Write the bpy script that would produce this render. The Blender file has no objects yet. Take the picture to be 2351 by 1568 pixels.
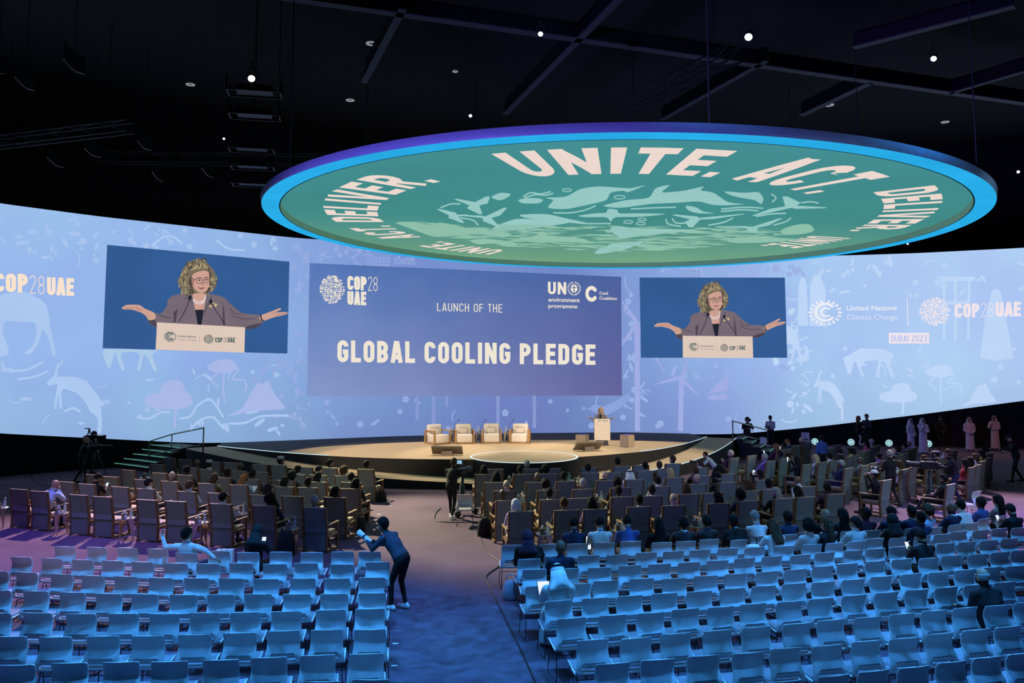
import bpy, bmesh, math, random
import numpy as np
from mathutils import Vector, Matrix, geometry
random.seed(11)
SC = bpy.context.scene
COL = SC.collection
pi = math.pi
# ---------------------------------------------------------------- camera
F, CX, CY, HC = 1850.0, 1175.5, 680.0, 4.45          # focal length in px, principal point, camera height
PIT = math.atan(160.0/1850.0)                         # camera looks slightly up; horizon at pixel row 840
cam = bpy.data.cameras.new('camera'); camo = bpy.data.objects.new('camera', cam); COL.objects.link(camo)
cam.sensor_fit = 'HORIZONTAL'; cam.sensor_width = 36.0; cam.lens = F/2351.0*36.0
cam.shift_y = -(784.0-CY)/2351.0; cam.clip_end = 300; cam.clip_start = 0.1
camo.location = (0, 0, HC); camo.rotation_euler = (pi/2+PIT, 0, 0)
SC.camera = camo
vs = SC.view_settings
vs.view_transform = 'Standard'; vs.look = 'None'; vs.exposure = 0.0; vs.gamma = 1.0; vs.use_curve_mapping = False
w = bpy.data.worlds.new('world'); SC.world = w; w.use_nodes = True
w.node_tree.nodes['Background'].inputs[0].default_value = (0.02, 0.035, 0.1, 1)
w.node_tree.nodes['Background'].inputs[1].default_value = 0.006

def ray(px, py):
    x = px-CX; u = CY-py; c, s = math.cos(PIT), math.sin(PIT)
    return Vector((x, F*c-u*s, F*s+u*c))
def G(px, py, z=0.0):
    """point at height z seen at pixel (px,py)"""
    d = ray(px, py); t = (z-HC)/d.z
    return Vector((d.x*t, d.y*t, z))
def atd(px, py, Y):
    d = ray(px, py); t = Y/d.y
    return Vector((d.x*t, Y, HC+d.z*t))

# ---------------------------------------------------------------- lights
def spot(name, loc, aim, power, col, size_deg, blend=0.5, rad=0.15, gobo=None):
    l = bpy.data.lights.new(name, 'SPOT'); o = bpy.data.objects.new(name, l); COL.objects.link(o)
    l.energy = power; l.color = col; l.spot_size = math.radians(size_deg); l.spot_blend = blend; l.shadow_soft_size = rad
    o.location = loc; d = Vector(aim)-Vector(loc); o.rotation_euler = d.to_track_quat('-Z', 'Y').to_euler()
    if gobo:
        sc, lo, hi, c2 = gobo
        l.use_nodes = True; nt = l.node_tree; em = nt.nodes['Emission']
        tc = nt.nodes.new('ShaderNodeTexCoord'); mp = nt.nodes.new('ShaderNodeMapping'); mp.inputs['Scale'].default_value = (sc, sc, 1)
        nz = nt.nodes.new('ShaderNodeTexNoise'); nz.inputs['Scale'].default_value = 1.0; nz.inputs['Detail'].default_value = 2.0; nz.inputs['Distortion'].default_value = 1.2
        rp = nt.nodes.new('ShaderNodeMapRange'); rp.inputs[1].default_value = .35; rp.inputs[2].default_value = .65; rp.inputs[3].default_value = lo; rp.inputs[4].default_value = hi
        mx = nt.nodes.new('ShaderNodeMixRGB'); mx.inputs[1].default_value = (1, 1, 1, 1); mx.inputs[2].default_value = c2+(1,)
        n2 = nt.nodes.new('ShaderNodeTexNoise'); n2.inputs['Scale'].default_value = .6
        L = nt.links.new
        L(tc.outputs['Normal'], mp.inputs[0]); L(mp.outputs[0], nz.inputs['Vector']); L(nz.outputs[0], rp.inputs[0]); L(rp.outputs[0], em.inputs['Strength'])
        L(mp.outputs[0], n2.inputs['Vector']); L(n2.outputs[0], mx.inputs[0]); L(mx.outputs[0], em.inputs['Color'])
    return o
def area(name, loc, aim, power, col, sx, sy):
    l = bpy.data.lights.new(name, 'AREA'); o = bpy.data.objects.new(name, l); COL.objects.link(o)
    l.energy = power; l.color = col; l.shape = 'RECTANGLE'; l.size = sx; l.size_y = sy
    o.location = loc; d = Vector(aim)-Vector(loc); o.rotation_euler = d.to_track_quat('-Z', 'Y').to_euler()
    return o
# stage wash: profile spots at the rear of the hall thrown under the disc, and from both sides of it
WARM = (1.0, .80, .60)
for (loc, aim, p, sz) in (((-5, 4.5, 10.4), (-6.0, 36.0, 1.6), 6500, 11), ((1, 4.5, 10.4), (-1.0, 36.0, 1.7), 10500, 11), ((6, 4.5, 10.4), (3.5, 36.0, 1.6), 10500, 11), ((-15, 22, 12.2), (-3.5, 35.0, .9), 11000, 22), ((20.5, 21, 12.2), (4, 35.5, .9), 13000, 20), ((-6, 38.5, 13), (-5, 34.5, .9), 3600, 40), ((0, 39.5, 13), (0, 33.5, .9), 4200, 40), ((7, 40.5, 13), (5, 35, .9), 3600, 40)):
    spot('stage_spot', loc, aim, p, WARM, sz, .35, .2)
spot('lectern_spot', (9.5, 4.5, 10.2), (4.3, 34.5, 2.0), 9000, (1, .86, .70), 5, .5, .15)
# blue wash with moving-water gobos over the rear chairs
BLUE = (.05, .41, 1.0)
for (lx, ly, ax, ay, p, sz) in ((-7, 13.0, -6.5, 13.0, 7000, 64), (-2.5, 11.5, -3.0, 11.5, 5600, 62), (4, 12.5, 4.0, 12.5, 7200, 64), (9.5, 15, 9.2, 14.8, 7000, 62), (4, 8.5, 4.2, 8.5, 3200, 66), (-4.5, 8.5, -4.5, 8.5, 3200, 66), (0, 1.5, .5, 11, 900, 60)):
    spot('blue_wash', (lx, ly, 12.6), (ax, ay, .5), p*.36, BLUE, sz, .8, 1.1)
    spot('blue_gobo', (lx+.6, ly-.4, 12.6), (ax, ay, .5), p*.62, BLUE, sz, .8, .03, gobo=(42.0, .0, 2.0, (1.0, .62, 1.0)))
# pink wash thrown from beside the stage onto the middle of the hall
for (lx, ly, ax, ay, p, sz, c) in ((-14, 34, -11.5, 20.0, 24000, 36, (1, .70, .74)), (-12, 33, -1.5, 23.5, 42000, 32, (1, 1.0, .66)), (18.5, 35, 6, 21, 6000, 30, (1, .68, .80)), (17, 36.5, 15, 24, 26000, 36, (.95, .74, .86))):
    spot('pink_wash', (lx, ly, 12.4), (ax, ay, 0), p, c, sz, .7, .12)
# deep violet from straight above the armchairs
for (lx, ly, p, sz) in ((-11.5, 19.0, 7600, 62), (16.0, 22.0, 10500, 60)):
    spot('violet_fill', (lx, ly, 12.6), (lx, ly-.5, 0), p, (.16, .10, 1.0), sz, .9, .6)
spot('violet_fill', (-2.5, 17.5, 8.3), (-2.5, 17.5, 0), 1300, (.14, .12, 1.0), 60, .9, .5)
# unseen dim cool lamps added to brighten the armchair backs
spot('added_fill', (-9, 14.5, 12.3), (-9, 23.5, .8), 1700, (.75, .9, 1.0), 36, .5, .5)
spot('added_fill', (15, 13.5, 12.3), (9, 24, .8), 2200, (.45, .85, 1.0), 36, .5, .5)
spot('added_fill', (20, 15, 12.3), (13, 26, .8), 2600, (.55, .82, 1.0), 36, .5, .5)
spot('amber_spot', (22.5, 38.0, 5.5), (24.0, 42.0, 0), 260, (1.0, .33, .05), 60, .8, .2)
# coloured up-light on the rim of the hanging disc
spot('rim_light', (-11, 4, 7.5), (-1.5, 16, 9.0), 16000, (.25, .16, 1.0), 50, .8, .3)
spot('rim_light', (16, 4, 7.5), (9, 16.5, 9.0), 2200, (.35, .6, 1.0), 45, .8, .3)   # rim_light2
# ---------------------------------------------------------------- helpers
def lin(r, g, b):
    f = lambda c: (c/255.0/12.92 if c/255.0 <= .04045 else ((c/255.0+.055)/1.055)**2.4)
    return (f(r), f(g), f(b))
MATS = {}
def mat(name, col, rough=.6, metal=0.0, var=.12, scale=8.0, bump=0.0, emit=None, estr=1.0, trans=0.0, spec=.4):
    if name in MATS: return MATS[name]
    m = bpy.data.materials.new(name); m.use_nodes = True; nt = m.node_tree; b = nt.nodes['Principled BSDF']; L = nt.links.new
    b.inputs['Roughness'].default_value = rough; b.inputs['Metallic'].default_value = metal
    b.inputs['Specular IOR Level'].default_value = spec
    tc = nt.nodes.new('ShaderNodeTexCoord'); nz = nt.nodes.new('ShaderNodeTexNoise'); nz.inputs['Scale'].default_value = scale; nz.inputs['Detail'].default_value = 4
    mx = nt.nodes.new('ShaderNodeMixRGB'); mx.inputs[1].default_value = tuple(c*(1-var) for c in col)+(1,); mx.inputs[2].default_value = tuple(min(1, c*(1+var)) for c in col)+(1,)
    L(tc.outputs['Object'], nz.inputs['Vector']); L(nz.outputs[0], mx.inputs[0]); L(mx.outputs[0], b.inputs['Base Color'])
    if bump:
        bp = nt.nodes.new('ShaderNodeBump'); bp.inputs['Strength'].default_value = bump; n2 = nt.nodes.new('ShaderNodeTexNoise'); n2.inputs['Scale'].default_value = scale*12
        L(tc.outputs['Object'], n2.inputs['Vector']); L(n2.outputs[0], bp.inputs['Height']); L(bp.outputs[0], b.inputs['Normal'])
    if emit:
        b.inputs['Emission Color'].default_value = tuple(emit)+(1,); b.inputs['Emission Strength'].default_value = estr
    if trans:
        tr = nt.nodes.new('ShaderNodeBsdfTransparent'); ms = nt.nodes.new('ShaderNodeMixShader'); ms.inputs[0].default_value = trans
        out = nt.nodes['Material Output']; L(b.outputs[0], ms.inputs[1]); L(tr.outputs[0], ms.inputs[2]); L(ms.outputs[0], out.inputs[0])
    MATS[name] = m; return m
def glow(name, col, s=1.0, var=.05, scale=.6):
    """self-lit picture / lamp colour (projection, LED)"""
    if name in MATS: return MATS[name]
    m = bpy.data.materials.new(name); m.use_nodes = True; nt = m.node_tree; nt.nodes.remove(nt.nodes['Principled BSDF'])
    e = nt.nodes.new('ShaderNodeEmission'); e.inputs[1].default_value = s; L = nt.links.new
    tc = nt.nodes.new('ShaderNodeTexCoord'); nz = nt.nodes.new('ShaderNodeTexNoise'); nz.inputs['Scale'].default_value = scale
    mx = nt.nodes.new('ShaderNodeMixRGB'); mx.inputs[1].default_value = tuple(c*(1-var) for c in col)+(1,); mx.inputs[2].default_value = tuple(c*(1+var) for c in col)+(1,)
    L(tc.outputs['Object'], nz.inputs['Vector']); L(nz.outputs[0], mx.inputs[0]); L(mx.outputs[0], e.inputs[0]); L(e.outputs[0], nt.nodes['Material Output'].inputs[0])
    MATS[name] = m; return m

class MB:
    def __init__(s): s.v = []; s.f = []; s.m = []
    def add(s, vs, fs, m=0, M=None):
        o = len(s.v)
        s.v += [tuple(M @ Vector(p)) for p in vs] if M is not None else [tuple(p) for p in vs]
        s.f += [tuple(i+o for i in q) for q in fs]; s.m += [m]*len(fs); return s
    def box(s, c, d, m=0, M=None, taper=1.0):
        x, y, z = d[0]/2, d[1]/2, d[2]/2; t = taper
        vs = [(c[0]+a*x*(t if k > 0 else 1), c[1]+b*y*(t if k > 0 else 1), c[2]+k*z) for k in (-1, 1) for a, b in ((-1, -1), (1, -1), (1, 1), (-1, 1))]
        return s.add(vs, [(3, 2, 1, 0), (4, 5, 6, 7), (0, 1, 5, 4), (1, 2, 6, 5), (2, 3, 7, 6), (3, 0, 4, 7)], m, M)
    def bar(s, a, b, wd, dp, m=0, up=(0, 0, 1), M=None):
        a, b = Vector(a), Vector(b); d = (b-a).normalized(); u = Vector(up)
        if abs(d.dot(u)) > .98: u = Vector((0, 1, 0))
        r = d.cross(u).normalized()*wd/2; q = r.cross(d).normalized()*dp/2
        vs = [p+i*r+j*q for p in (a, b) for i, j in ((-1, -1), (1, -1), (1, 1), (-1, 1))]
        return s.add(vs, [(3, 2, 1, 0), (4, 5, 6, 7), (0, 1, 5, 4), (1, 2, 6, 5), (2, 3, 7, 6), (3, 0, 4, 7)], m, M)
    def prism(s, poly, z0, z1, m=0, M=None):
        n = len(poly); vs = [(p[0], p[1], z0) for p in poly]+[(p[0], p[1], z1) for p in poly]
        tri = geometry.tessellate_polygon([[Vector((p[0], p[1], 0)) for p in poly]])
        fs = []
        for t in tri:
            a, b, c = (Vector(poly[i]) for i in t)
            if (b-a).cross(c-a) if False else ((b[0]-a[0])*(c[1]-a[1])-(b[1]-a[1])*(c[0]-a[0])) < 0: t = t[::-1]
            fs.append(tuple(i+n for i in t)); fs.append(tuple(t[::-1]))
        ar = sum(poly[i][0]*poly[(i+1) % n][1]-poly[(i+1) % n][0]*poly[i][1] for i in range(n))
        for i in range(n):
            j = (i+1) % n; q = (i, j, j+n, i+n); fs.append(q if ar > 0 else q[::-1])
        return s.add(vs, fs, m, M)
    def tube(s, pts, r, n=6, m=0, M=None, closed=False, caps=True):
        P = [Vector(p) for p in pts]; R = r if isinstance(r, (list, tuple)) else [r]*len(P)
        vs = []; fs = []; u = None
        for i, p in enumerate(P):
            a = P[i-1] if (i or closed) else P[i]; b = P[(i+1) % len(P)] if (i < len(P)-1 or closed) else P[i]
            d = (b-a).normalized()
            if u is None: u = d.orthogonal().normalized()
            u = (u-d*u.dot(d)); u = u.normalized() if u.length > 1e-6 else d.orthogonal().normalized()
            q = d.cross(u)
            vs += [p+R[i]*(u*math.cos(2*pi*k/n)+q*math.sin(2*pi*k/n)) for k in range(n)]
        for i in range(len(P)-(0 if closed else 1)):
            a, b = i*n, ((i+1) % len(P))*n
            fs += [(a+k, a+(k+1) % n, b+(k+1) % n, b+k) for k in range(n)]
        if caps and not closed: fs += [tuple(range(n))[::-1], tuple((len(P)-1)*n+k for k in range(n))]
        return s.add(vs, fs, m, M)
    def lathe(s, prof, n=16, m=0, M=None, caps=True):
        vs = [(r*math.cos(2*pi*k/n), r*math.sin(2*pi*k/n), z) for r, z in prof for k in range(n)]; fs = []
        for i in range(len(prof)-1): fs += [(i*n+k, i*n+(k+1) % n, (i+1)*n+(k+1) % n, (i+1)*n+k) for k in range(n)]
        if caps:
            if prof[0][0] > 1e-5: fs.append(tuple(range(n))[::-1])
            if prof[-1][0] > 1e-5: fs.append(tuple((len(prof)-1)*n+k for k in range(n)))
        return s.add(vs, fs, m, M)
    def ell(s, c, r, nu=10, nv=7, m=0, M=None):
        vs = [(c[0], c[1], c[2]-r[2])]; fs = []
        for j in range(1, nv):
            t = pi*j/nv-pi/2
            vs += [(c[0]+r[0]*math.cos(t)*math.cos(2*pi*k/nu), c[1]+r[1]*math.cos(t)*math.sin(2*pi*k/nu), c[2]+r[2]*math.sin(t)) for k in range(nu)]
        vs.append((c[0], c[1], c[2]+r[2])); e = len(vs)-1
        fs += [(0, 1+(k+1) % nu, 1+k) for k in range(nu)]
        for j in range(nv-2): a = 1+j*nu; b = a+nu; fs += [(a+k, a+(k+1) % nu, b+(k+1) % nu, b+k) for k in range(nu)]
        a = 1+(nv-2)*nu; fs += [(a+k, a+(k+1) % nu, e) for k in range(nu)]
        return s.add(vs, fs, m, M)
    def loft(s, rings, m=0, M=None, caps=True):
        n = len(rings[0]); vs = [p for r in rings for p in r]; fs = []
        for i in range(len(rings)-1): fs += [(i*n+k, i*n+(k+1) % n, (i+1)*n+(k+1) % n, (i+1)*n+k) for k in range(n)]
        if caps: fs += [tuple(range(n))[::-1], tuple((len(rings)-1)*n+k for k in range(n))]
        return s.add(vs, fs, m, M)
    def mesh(s, name, smooth=False):
        me = bpy.data.meshes.new(name); me.from_pydata(s.v, [], s.f)
        me.polygons.foreach_set('material_index', s.m)
        if smooth: me.polygons.foreach_set('use_smooth', [True]*len(s.f))
        me.update(); return me
    def build(s, name, mats, parent=None, smooth=False, loc=None, rotz=0.0):
        me = s.mesh(name, smooth)
        for mm in (mats if isinstance(mats, (list, tuple)) else [mats]): me.materials.append(mm)
        return put(name, me, parent, loc, rotz)
def put(name, me, parent=None, loc=None, rotz=0.0):
    o = bpy.data.objects.new(name, me); COL.objects.link(o)
    if parent: o.parent = parent
    if loc is not None: o.location = loc
    o.rotation_euler = (0, 0, rotz); return o
def tag(o, label, cat, group=None):
    o['label'] = label; o['category'] = cat
    if group: o['group'] = group
    return o
def thing(name, label, cat, loc=(0, 0, 0), rotz=0.0, group=None):
    o = bpy.data.objects.new(name, None); COL.objects.link(o); o.location = loc; o.rotation_euler = (0, 0, rotz); o.empty_display_size = .1
    return tag(o, label, cat, group)
def struct(o): o['kind'] = 'structure'; return o
def copy_tree(o, parent=None):
    c = o.copy(); COL.objects.link(c); c.parent = parent
    for ch in KIDS.get(o.name, ()): copy_tree(ch, c)
    return c
KIDS = {}
def proto(o):
    """remember the children of a prototype so copies need no scene search"""
    for c in o.children_recursive: KIDS.setdefault(c.parent.name, []).append(c)
    return o
ORD = 'zeroth first second third fourth fifth sixth seventh eighth ninth tenth eleventh twelfth thirteenth fourteenth fifteenth sixteenth seventeenth eighteenth nineteenth twentieth'.split()
def ordw(n):
    if n <= 20: return ORD[n]
    t = {2: 'twenty', 3: 'thirty', 4: 'forty', 5: 'fifty'}[n//10]
    return t+'-'+ORD[n % 10] if n % 10 else {3: 'thirtieth', 4: 'fortieth', 5: 'fiftieth'}[n//10]
def catmull(P, n=8):
    P = [Vector(p) for p in P]; out = []
    for i in range(len(P)-1):
        a = P[i-1] if i else P[0]*2-P[1]; b = P[i]; c = P[i+1]; d = P[i+2] if i+2 < len(P) else P[-1]*2-P[-2]
        for k in range(n):
            t = k/n; out.append(.5*((2*b)+(c-a)*t+(2*a-5*b+4*c-d)*t*t+(3*b-a-3*c+d)*t**3))
    out.append(P[-1]); return out
def interp(x, xs, ys): return float(np.interp(x, xs, ys))

# ---------------------------------------------------------------- setting
M_black = mat('black_drape', (.006, .006, .008), .95, var=.3, scale=3)
M_ceil = mat('black_ceiling', (.004, .004, .005), .9, var=.3, scale=1)
def floor_mat():
    m = bpy.data.materials.new('taupe_carpet'); m.use_nodes = True; nt = m.node_tree; b = nt.nodes['Principled BSDF']; L = nt.links.new
    b.inputs['Roughness'].default_value = .95; b.inputs['Specular IOR Level'].default_value = .1
    tc = nt.nodes.new('ShaderNodeTexCoord')
    n1 = nt.nodes.new('ShaderNodeTexNoise'); n1.inputs['Scale'].default_value = .5; n1.inputs['Detail'].default_value = 5
    n2 = nt.nodes.new('ShaderNodeTexNoise'); n2.inputs['Scale'].default_value = 60; n2.inputs['Detail'].default_value = 2
    r = nt.nodes.new('ShaderNodeValToRGB'); r.color_ramp.elements[0].color = (.115, .072, .105, 1); r.color_ramp.elements[1].color = (.175, .112, .158, 1)
    r.color_ramp.elements[0].position = .3; r.color_ramp.elements[1].position = .7
    mx = nt.nodes.new('ShaderNodeMixRGB'); mx.blend_type = 'MULTIPLY'; mx.inputs[0].default_value = .35
    bp = nt.nodes.new('ShaderNodeBump'); bp.inputs['Strength'].default_value = .25; bp.inputs['Distance'].default_value = .02
    L(tc.outputs['Object'], n1.inputs['Vector']); L(tc.outputs['Object'], n2.inputs['Vector']); L(n1.outputs[0], r.inputs[0])
    L(r.outputs[0], mx.inputs[1]); L(n2.outputs[0], mx.inputs[2]); L(mx.outputs[0], b.inputs['Base Color']); L(n2.outputs[0], bp.inputs['Height']); L(bp.outputs[0], b.inputs['Normal'])
    return m
M_floor = floor_mat()
struct(MB().add([(-45, -8, 0), (45, -8, 0), (45, 62, 0), (-45, 62, 0)], [(0, 1, 2, 3)]).build('floor', M_floor))
ZC = 17.0
struct(MB().box((0, 27, ZC+.1), (90, 70, .2)).build('ceiling', M_ceil))
struct(MB().box((0, 62.1, ZC/2), (90, .2, ZC)).build('wall_back', M_black))
struct(MB().box((-45.1, 27, ZC/2), (.2, 70, ZC)).build('wall_left', M_black))
struct(MB().box((45.1, 27, ZC/2), (.2, 70, ZC)).build('wall_right', M_black))
struct(MB().box((0, -8.1, ZC/2), (90, .2, ZC)).build('wall_front', M_black))

# ---- curved projection screen: part of a vertical cylinder
SX, SY, SR = 12.192, -.719, 47.309
def S(px, py, off=0.0):
    d = ray(px, py); R = SR-off
    a = d.x*d.x+d.y*d.y; b = -2*(d.x*SX+d.y*SY); c = SX*SX+SY*SY-R*R
    t = (-b+math.sqrt(b*b-4*a*c))/(2*a)
    return Vector((d.x*t, d.y*t, HC+d.z*t))
def Sang(p): return math.atan2(p.x-SX, p.y-SY)
def Sat(an, z, off=0.0): return Vector((SX+(SR-off)*math.sin(an), SY+(SR-off)*math.cos(an), z))
TOPX = [0, 234, 468, 680, 1300, 1885, 2087, 2351]; TOPY = [467, 497.7, 523, 546.6, 583, 588, 582, 569]
BOTX = [0, 165, 300, 470, 640, 975, 1200, 1380, 1560, 1680, 1860, 2100, 2351]; BOTY = [992, 1001, 1008, 1017, 1012.5, 1004, 1000, 997.5, 997, 997, 980, 951, 917]
cols = []
for i in range(0, 95):
    px = i*25.0
    a = S(px, interp(px, TOPX, TOPY)); b = S(px, interp(px, BOTX, BOTY)); cols.append((Sang(a), a.z, b.z))
a0, a1 = cols[0], cols[-1]
ext = [(a0[0]-.02*k, a0[1]+.02*k, min(3.2, a0[2]+.08*k)) for k in range(16, 0, -1)]
ex2 = [(a1[0]+.02*k, a1[1]+.02*k, min(3.4, a1[2]+.05*k)) for k in range(1, 17)]
cols = ext+cols+ex2
# smooth heights
for _ in range(3):
    cols = [cols[0]]+[(cols[i][0], (cols[i-1][1]+2*cols[i][1]+cols[i+1][1])/4, (cols[i-1][2]+2*cols[i][2]+cols[i+1][2])/4) for i in range(1, len(cols)-1)]+[cols[-1]]
def screen_mat():
    m = bpy.data.materials.new('projected_sky_blue'); m.use_nodes = True; nt = m.node_tree; nt.nodes.remove(nt.nodes['Principled BSDF']); L = nt.links.new
    e = nt.nodes.new('ShaderNodeEmission'); tc = nt.nodes.new('ShaderNodeTexCoord'); sp = nt.nodes.new('ShaderNodeSeparateXYZ')
    mr = nt.nodes.new('ShaderNodeMapRange'); mr.inputs[1].default_value = -24; mr.inputs[2].default_value = 30
    rp = nt.nodes.new('ShaderNodeValToRGB'); cr = rp.color_ramp
    stops = [(0.0, (158, 190, 236)), (.14, (154, 188, 234)), (.26, (138, 166, 220)), (.34, (122, 144, 206)), (.5, (118, 138, 198)), (.62, (140, 166, 222)), (.74, (166, 195, 239)), (.88, (178, 206, 243)), (1.0, (178, 205, 243))]
    cr.elements[0].position = 0; cr.elements[0].color = lin(*stops[0][1])+(1,); cr.elements[1].position = 1; cr.elements[1].color = lin(*stops[-1][1])+(1,)
    for p, c in stops[1:-1]: el = cr.elements.new(p); el.color = lin(*c)+(1,)
    n1 = nt.nodes.new('ShaderNodeTexNoise'); n1.inputs['Scale'].default_value = .16; n1.inputs['Detail'].default_value = 3
    r2 = nt.nodes.new('ShaderNodeValToRGB'); r2.color_ramp.elements[0].position = .36; r2.color_ramp.elements[1].position = .66
    r2.color_ramp.elements[0].color = (.93, .91, 1.0, 1); r2.color_ramp.elements[1].color = (1.0, 1.08, 1.02, 1)
    mx = nt.nodes.new('ShaderNodeMixRGB'); mx.blend_type = 'MULTIPLY'; mx.inputs[0].default_value = 1
    # the lower third of the middle of the picture is darker teal-blue
    mz = nt.nodes.new('ShaderNodeMapRange'); mz.inputs[1].default_value = 0.3; mz.inputs[2].default_value = 5; mz.inputs[3].default_value = .84; mz.inputs[4].default_value = 1.0
    m2 = nt.nodes.new('ShaderNodeMixRGB'); m2.blend_type = 'MULTIPLY'; m2.inputs[0].default_value = 1
    L(tc.outputs['Object'], sp.inputs[0]); L(sp.outputs[0], mr.inputs[0]); L(mr.outputs[0], rp.inputs[0]); L(tc.outputs['Object'], n1.inputs['Vector']); L(n1.outputs[0], r2.inputs[0])
    L(rp.outputs[0], mx.inputs[1]); L(r2.outputs[0], mx.inputs[2]); L(sp.outputs[2], mz.inputs[0]); L(mx.outputs[0], m2.inputs[1]); L(mz.outputs[0], m2.inputs[2]); L(m2.outputs[0], e.inputs[0]); L(e.outputs[0], nt.nodes['Material Output'].inputs[0])
    e.inputs[1].default_value = 1.0
    return m
mb = MB(); nv = 6
for (an, zt, zb) in cols: mb.v += [tuple(Sat(an, zb+(zt-zb)*k/nv)) for k in range(nv+1)]
for i in range(len(cols)-1):
    for k in range(nv): a = i*(nv+1)+k; mb.f.append((a, a+nv+1, a+nv+2, a+1)); mb.m.append(0)
# back skin and edges give the screen its thickness
o = len(mb.v)
for (an, zt, zb) in cols: mb.v += [tuple(Sat(an, zb, -.15)), tuple(Sat(an, zt, -.15))]
for i in range(len(cols)-1):
    a = i*(nv+1); b = o+2*i
    mb.f += [(b, b+1, b+3, b+2), (a, b, b+2, a+nv+1), (a+nv, a+2*nv+1, b+3, b+1)]; mb.m += [1, 1, 1]
screen = mb.build('projection_screen', [screen_mat(), M_black], smooth=False)
tag(screen, 'huge curved wrap-around screen showing pale blue artwork behind the stage', 'screen')
# black fascia under the screen
mb = MB(); A = [(an, zb) for an, zt, zb in cols]
for an, zb in A: mb.v += [tuple(Sat(an, 0, .06)), tuple(Sat(an, zb+.0, .06)), tuple(Sat(an, zb, -.3)), tuple(Sat(an, 0, -.3))]
for i in range(len(A)-1):
    a = i*4; b = a+4
    for k in range(3): mb.f.append((a+k, b+k, b+k+1, a+k+1)); mb.m.append(0)
struct(mb.build('wall_screen_base', M_black))
# black drape above the screen
mb = MB()
for an, zt, zb in cols: mb.v += [tuple(Sat(an, zt, -.25)), tuple(Sat(an, ZC, -.25)), tuple(Sat(an, ZC, -.35)), tuple(Sat(an, zt, -.35))]
for i in range(len(cols)-1):
    a = i*4; b = a+4
    for k in range(4): mb.f.append((a+k, b+k, b+(k+1) % 4, a+(k+1) % 4)); mb.m.append(0)
struct(mb.build('wall_screen_drape', M_black))
# ---------------------------------------------------------------- flat graphics (projected pictures, lettering)
def bil(q):
    TL, TR, BR, BL = [Vector(p) for p in q]
    def f(u, v):       # u right 0..1, v up 0..1
        return (BL*(1-u)+BR*u)*(1-v)+(TL*(1-u)+TR*u)*v
    return f
def inv_bil(q, p):
    f = bil(q); u, v = .5, .5
    for _ in range(12):
        e = f(u, v)-Vector(p); du = (f(u+1e-4, v)-f(u, v))/1e-4; dv = (f(u, v+1e-4)-f(u, v))/1e-4
        det = du.x*dv.y-du.y*dv.x; u -= (e.x*dv.y-e.y*dv.x)/det; v -= (du.x*e.y-du.y*e.x)/det
    return u, v
def on_screen(q=None):
    """map from graphic coordinates to the curved screen; with q: unit square -> pixel quad"""
    if q is None: return lambda u, v, off: S(u, v, off)
    f = bil(q)
    def T(u, v, off): p = f(u, v); return S(p.x, p.y, off)
    return T
def fill(mb, pts, T, off, m=0, mx=.8):
    """flat polygon, split until every piece is small enough to follow the curved surface"""
    tri = [(0, 1, 2), (0, 2, 3)] if len(pts) == 4 else geometry.tessellate_polygon([[Vector((p[0], p[1], 0)) for p in pts]])
    V = [Vector((p[0], p[1])) for p in pts]; key = {}; vs = []; fs = []
    def idx(p):
        k = (round(p.x, 6), round(p.y, 6))
        if k not in key: key[k] = len(vs); vs.append(T(p.x, p.y, off))
        return key[k]
    st = [(V[t[0]], V[t[1]], V[t[2]]) for t in tri]
    while st:
        a, b, c = st.pop(); A, B, C_ = (vs[idx(q)] for q in (a, b, c)); l = [(A-B).length, (B-C_).length, (C_-A).length]; k = max(range(3), key=lambda i: l[i])
        if l[k] > mx:
            if k == 0: m_ = (a+b)/2; st += [(a, m_, c), (m_, b, c)]
            elif k == 1: m_ = (b+c)/2; st += [(a, b, m_), (a, m_, c)]
            else: m_ = (c+a)/2; st += [(a, b, m_), (m_, b, c)]
        else: fs.append((idx(a), idx(b), idx(c)))
    mb.add(vs, fs, m)
def stroke(mb, pts, t, T, off, m=0, asp=1.0):
    """asp: width of one v unit in u units (keeps stroke width even when the quad is not square)"""
    P = []
    for p in pts:
        q = Vector((p[0]/asp, p[1]))
        if P and (q-P[-1]).length < 1e-5: continue
        if P and (T(p[0], p[1], off)-T(P[-1].x*asp, P[-1].y, off)).length > 1.2:
            n_ = int((T(p[0], p[1], off)-T(P[-1].x*asp, P[-1].y, off)).length)+1; a_ = P[-1].copy(); P += [a_+(q-a_)*k/n_ for k in range(1, n_)]
        P.append(q)
    closed = len(P) > 2 and (P[0]-P[-1]).length < 1e-5
    if closed: P = P[:-1]
    n = len(P); L = []; R = []
    for i in range(n):
        a = P[i-1] if (i or closed) else None; b = P[(i+1) % n] if (i < n-1 or closed) else None
        d1 = (P[i]-a).normalized() if a is not None else None; d2 = (b-P[i]).normalized() if b is not None else None
        if d1 is None: d1 = d2
        if d2 is None: d2 = d1
        n1 = Vector((-d1.y, d1.x)); n2 = Vector((-d2.y, d2.x)); k = n1+n2
        k = k/max(.45, k.length_squared)*2 if k.length > .2 else n1
        h = k*(t/2); L.append(P[i]+h); R.append(P[i]-h)
    vs = [T(p.x*asp, p.y, off) for p in L]+[T(p.x*asp, p.y, off) for p in R]
    fs = [(i, (i+1) % n, n+(i+1) % n, n+i) for i in range(n if closed else n-1)]
    mb.add(vs, fs, m)
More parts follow.
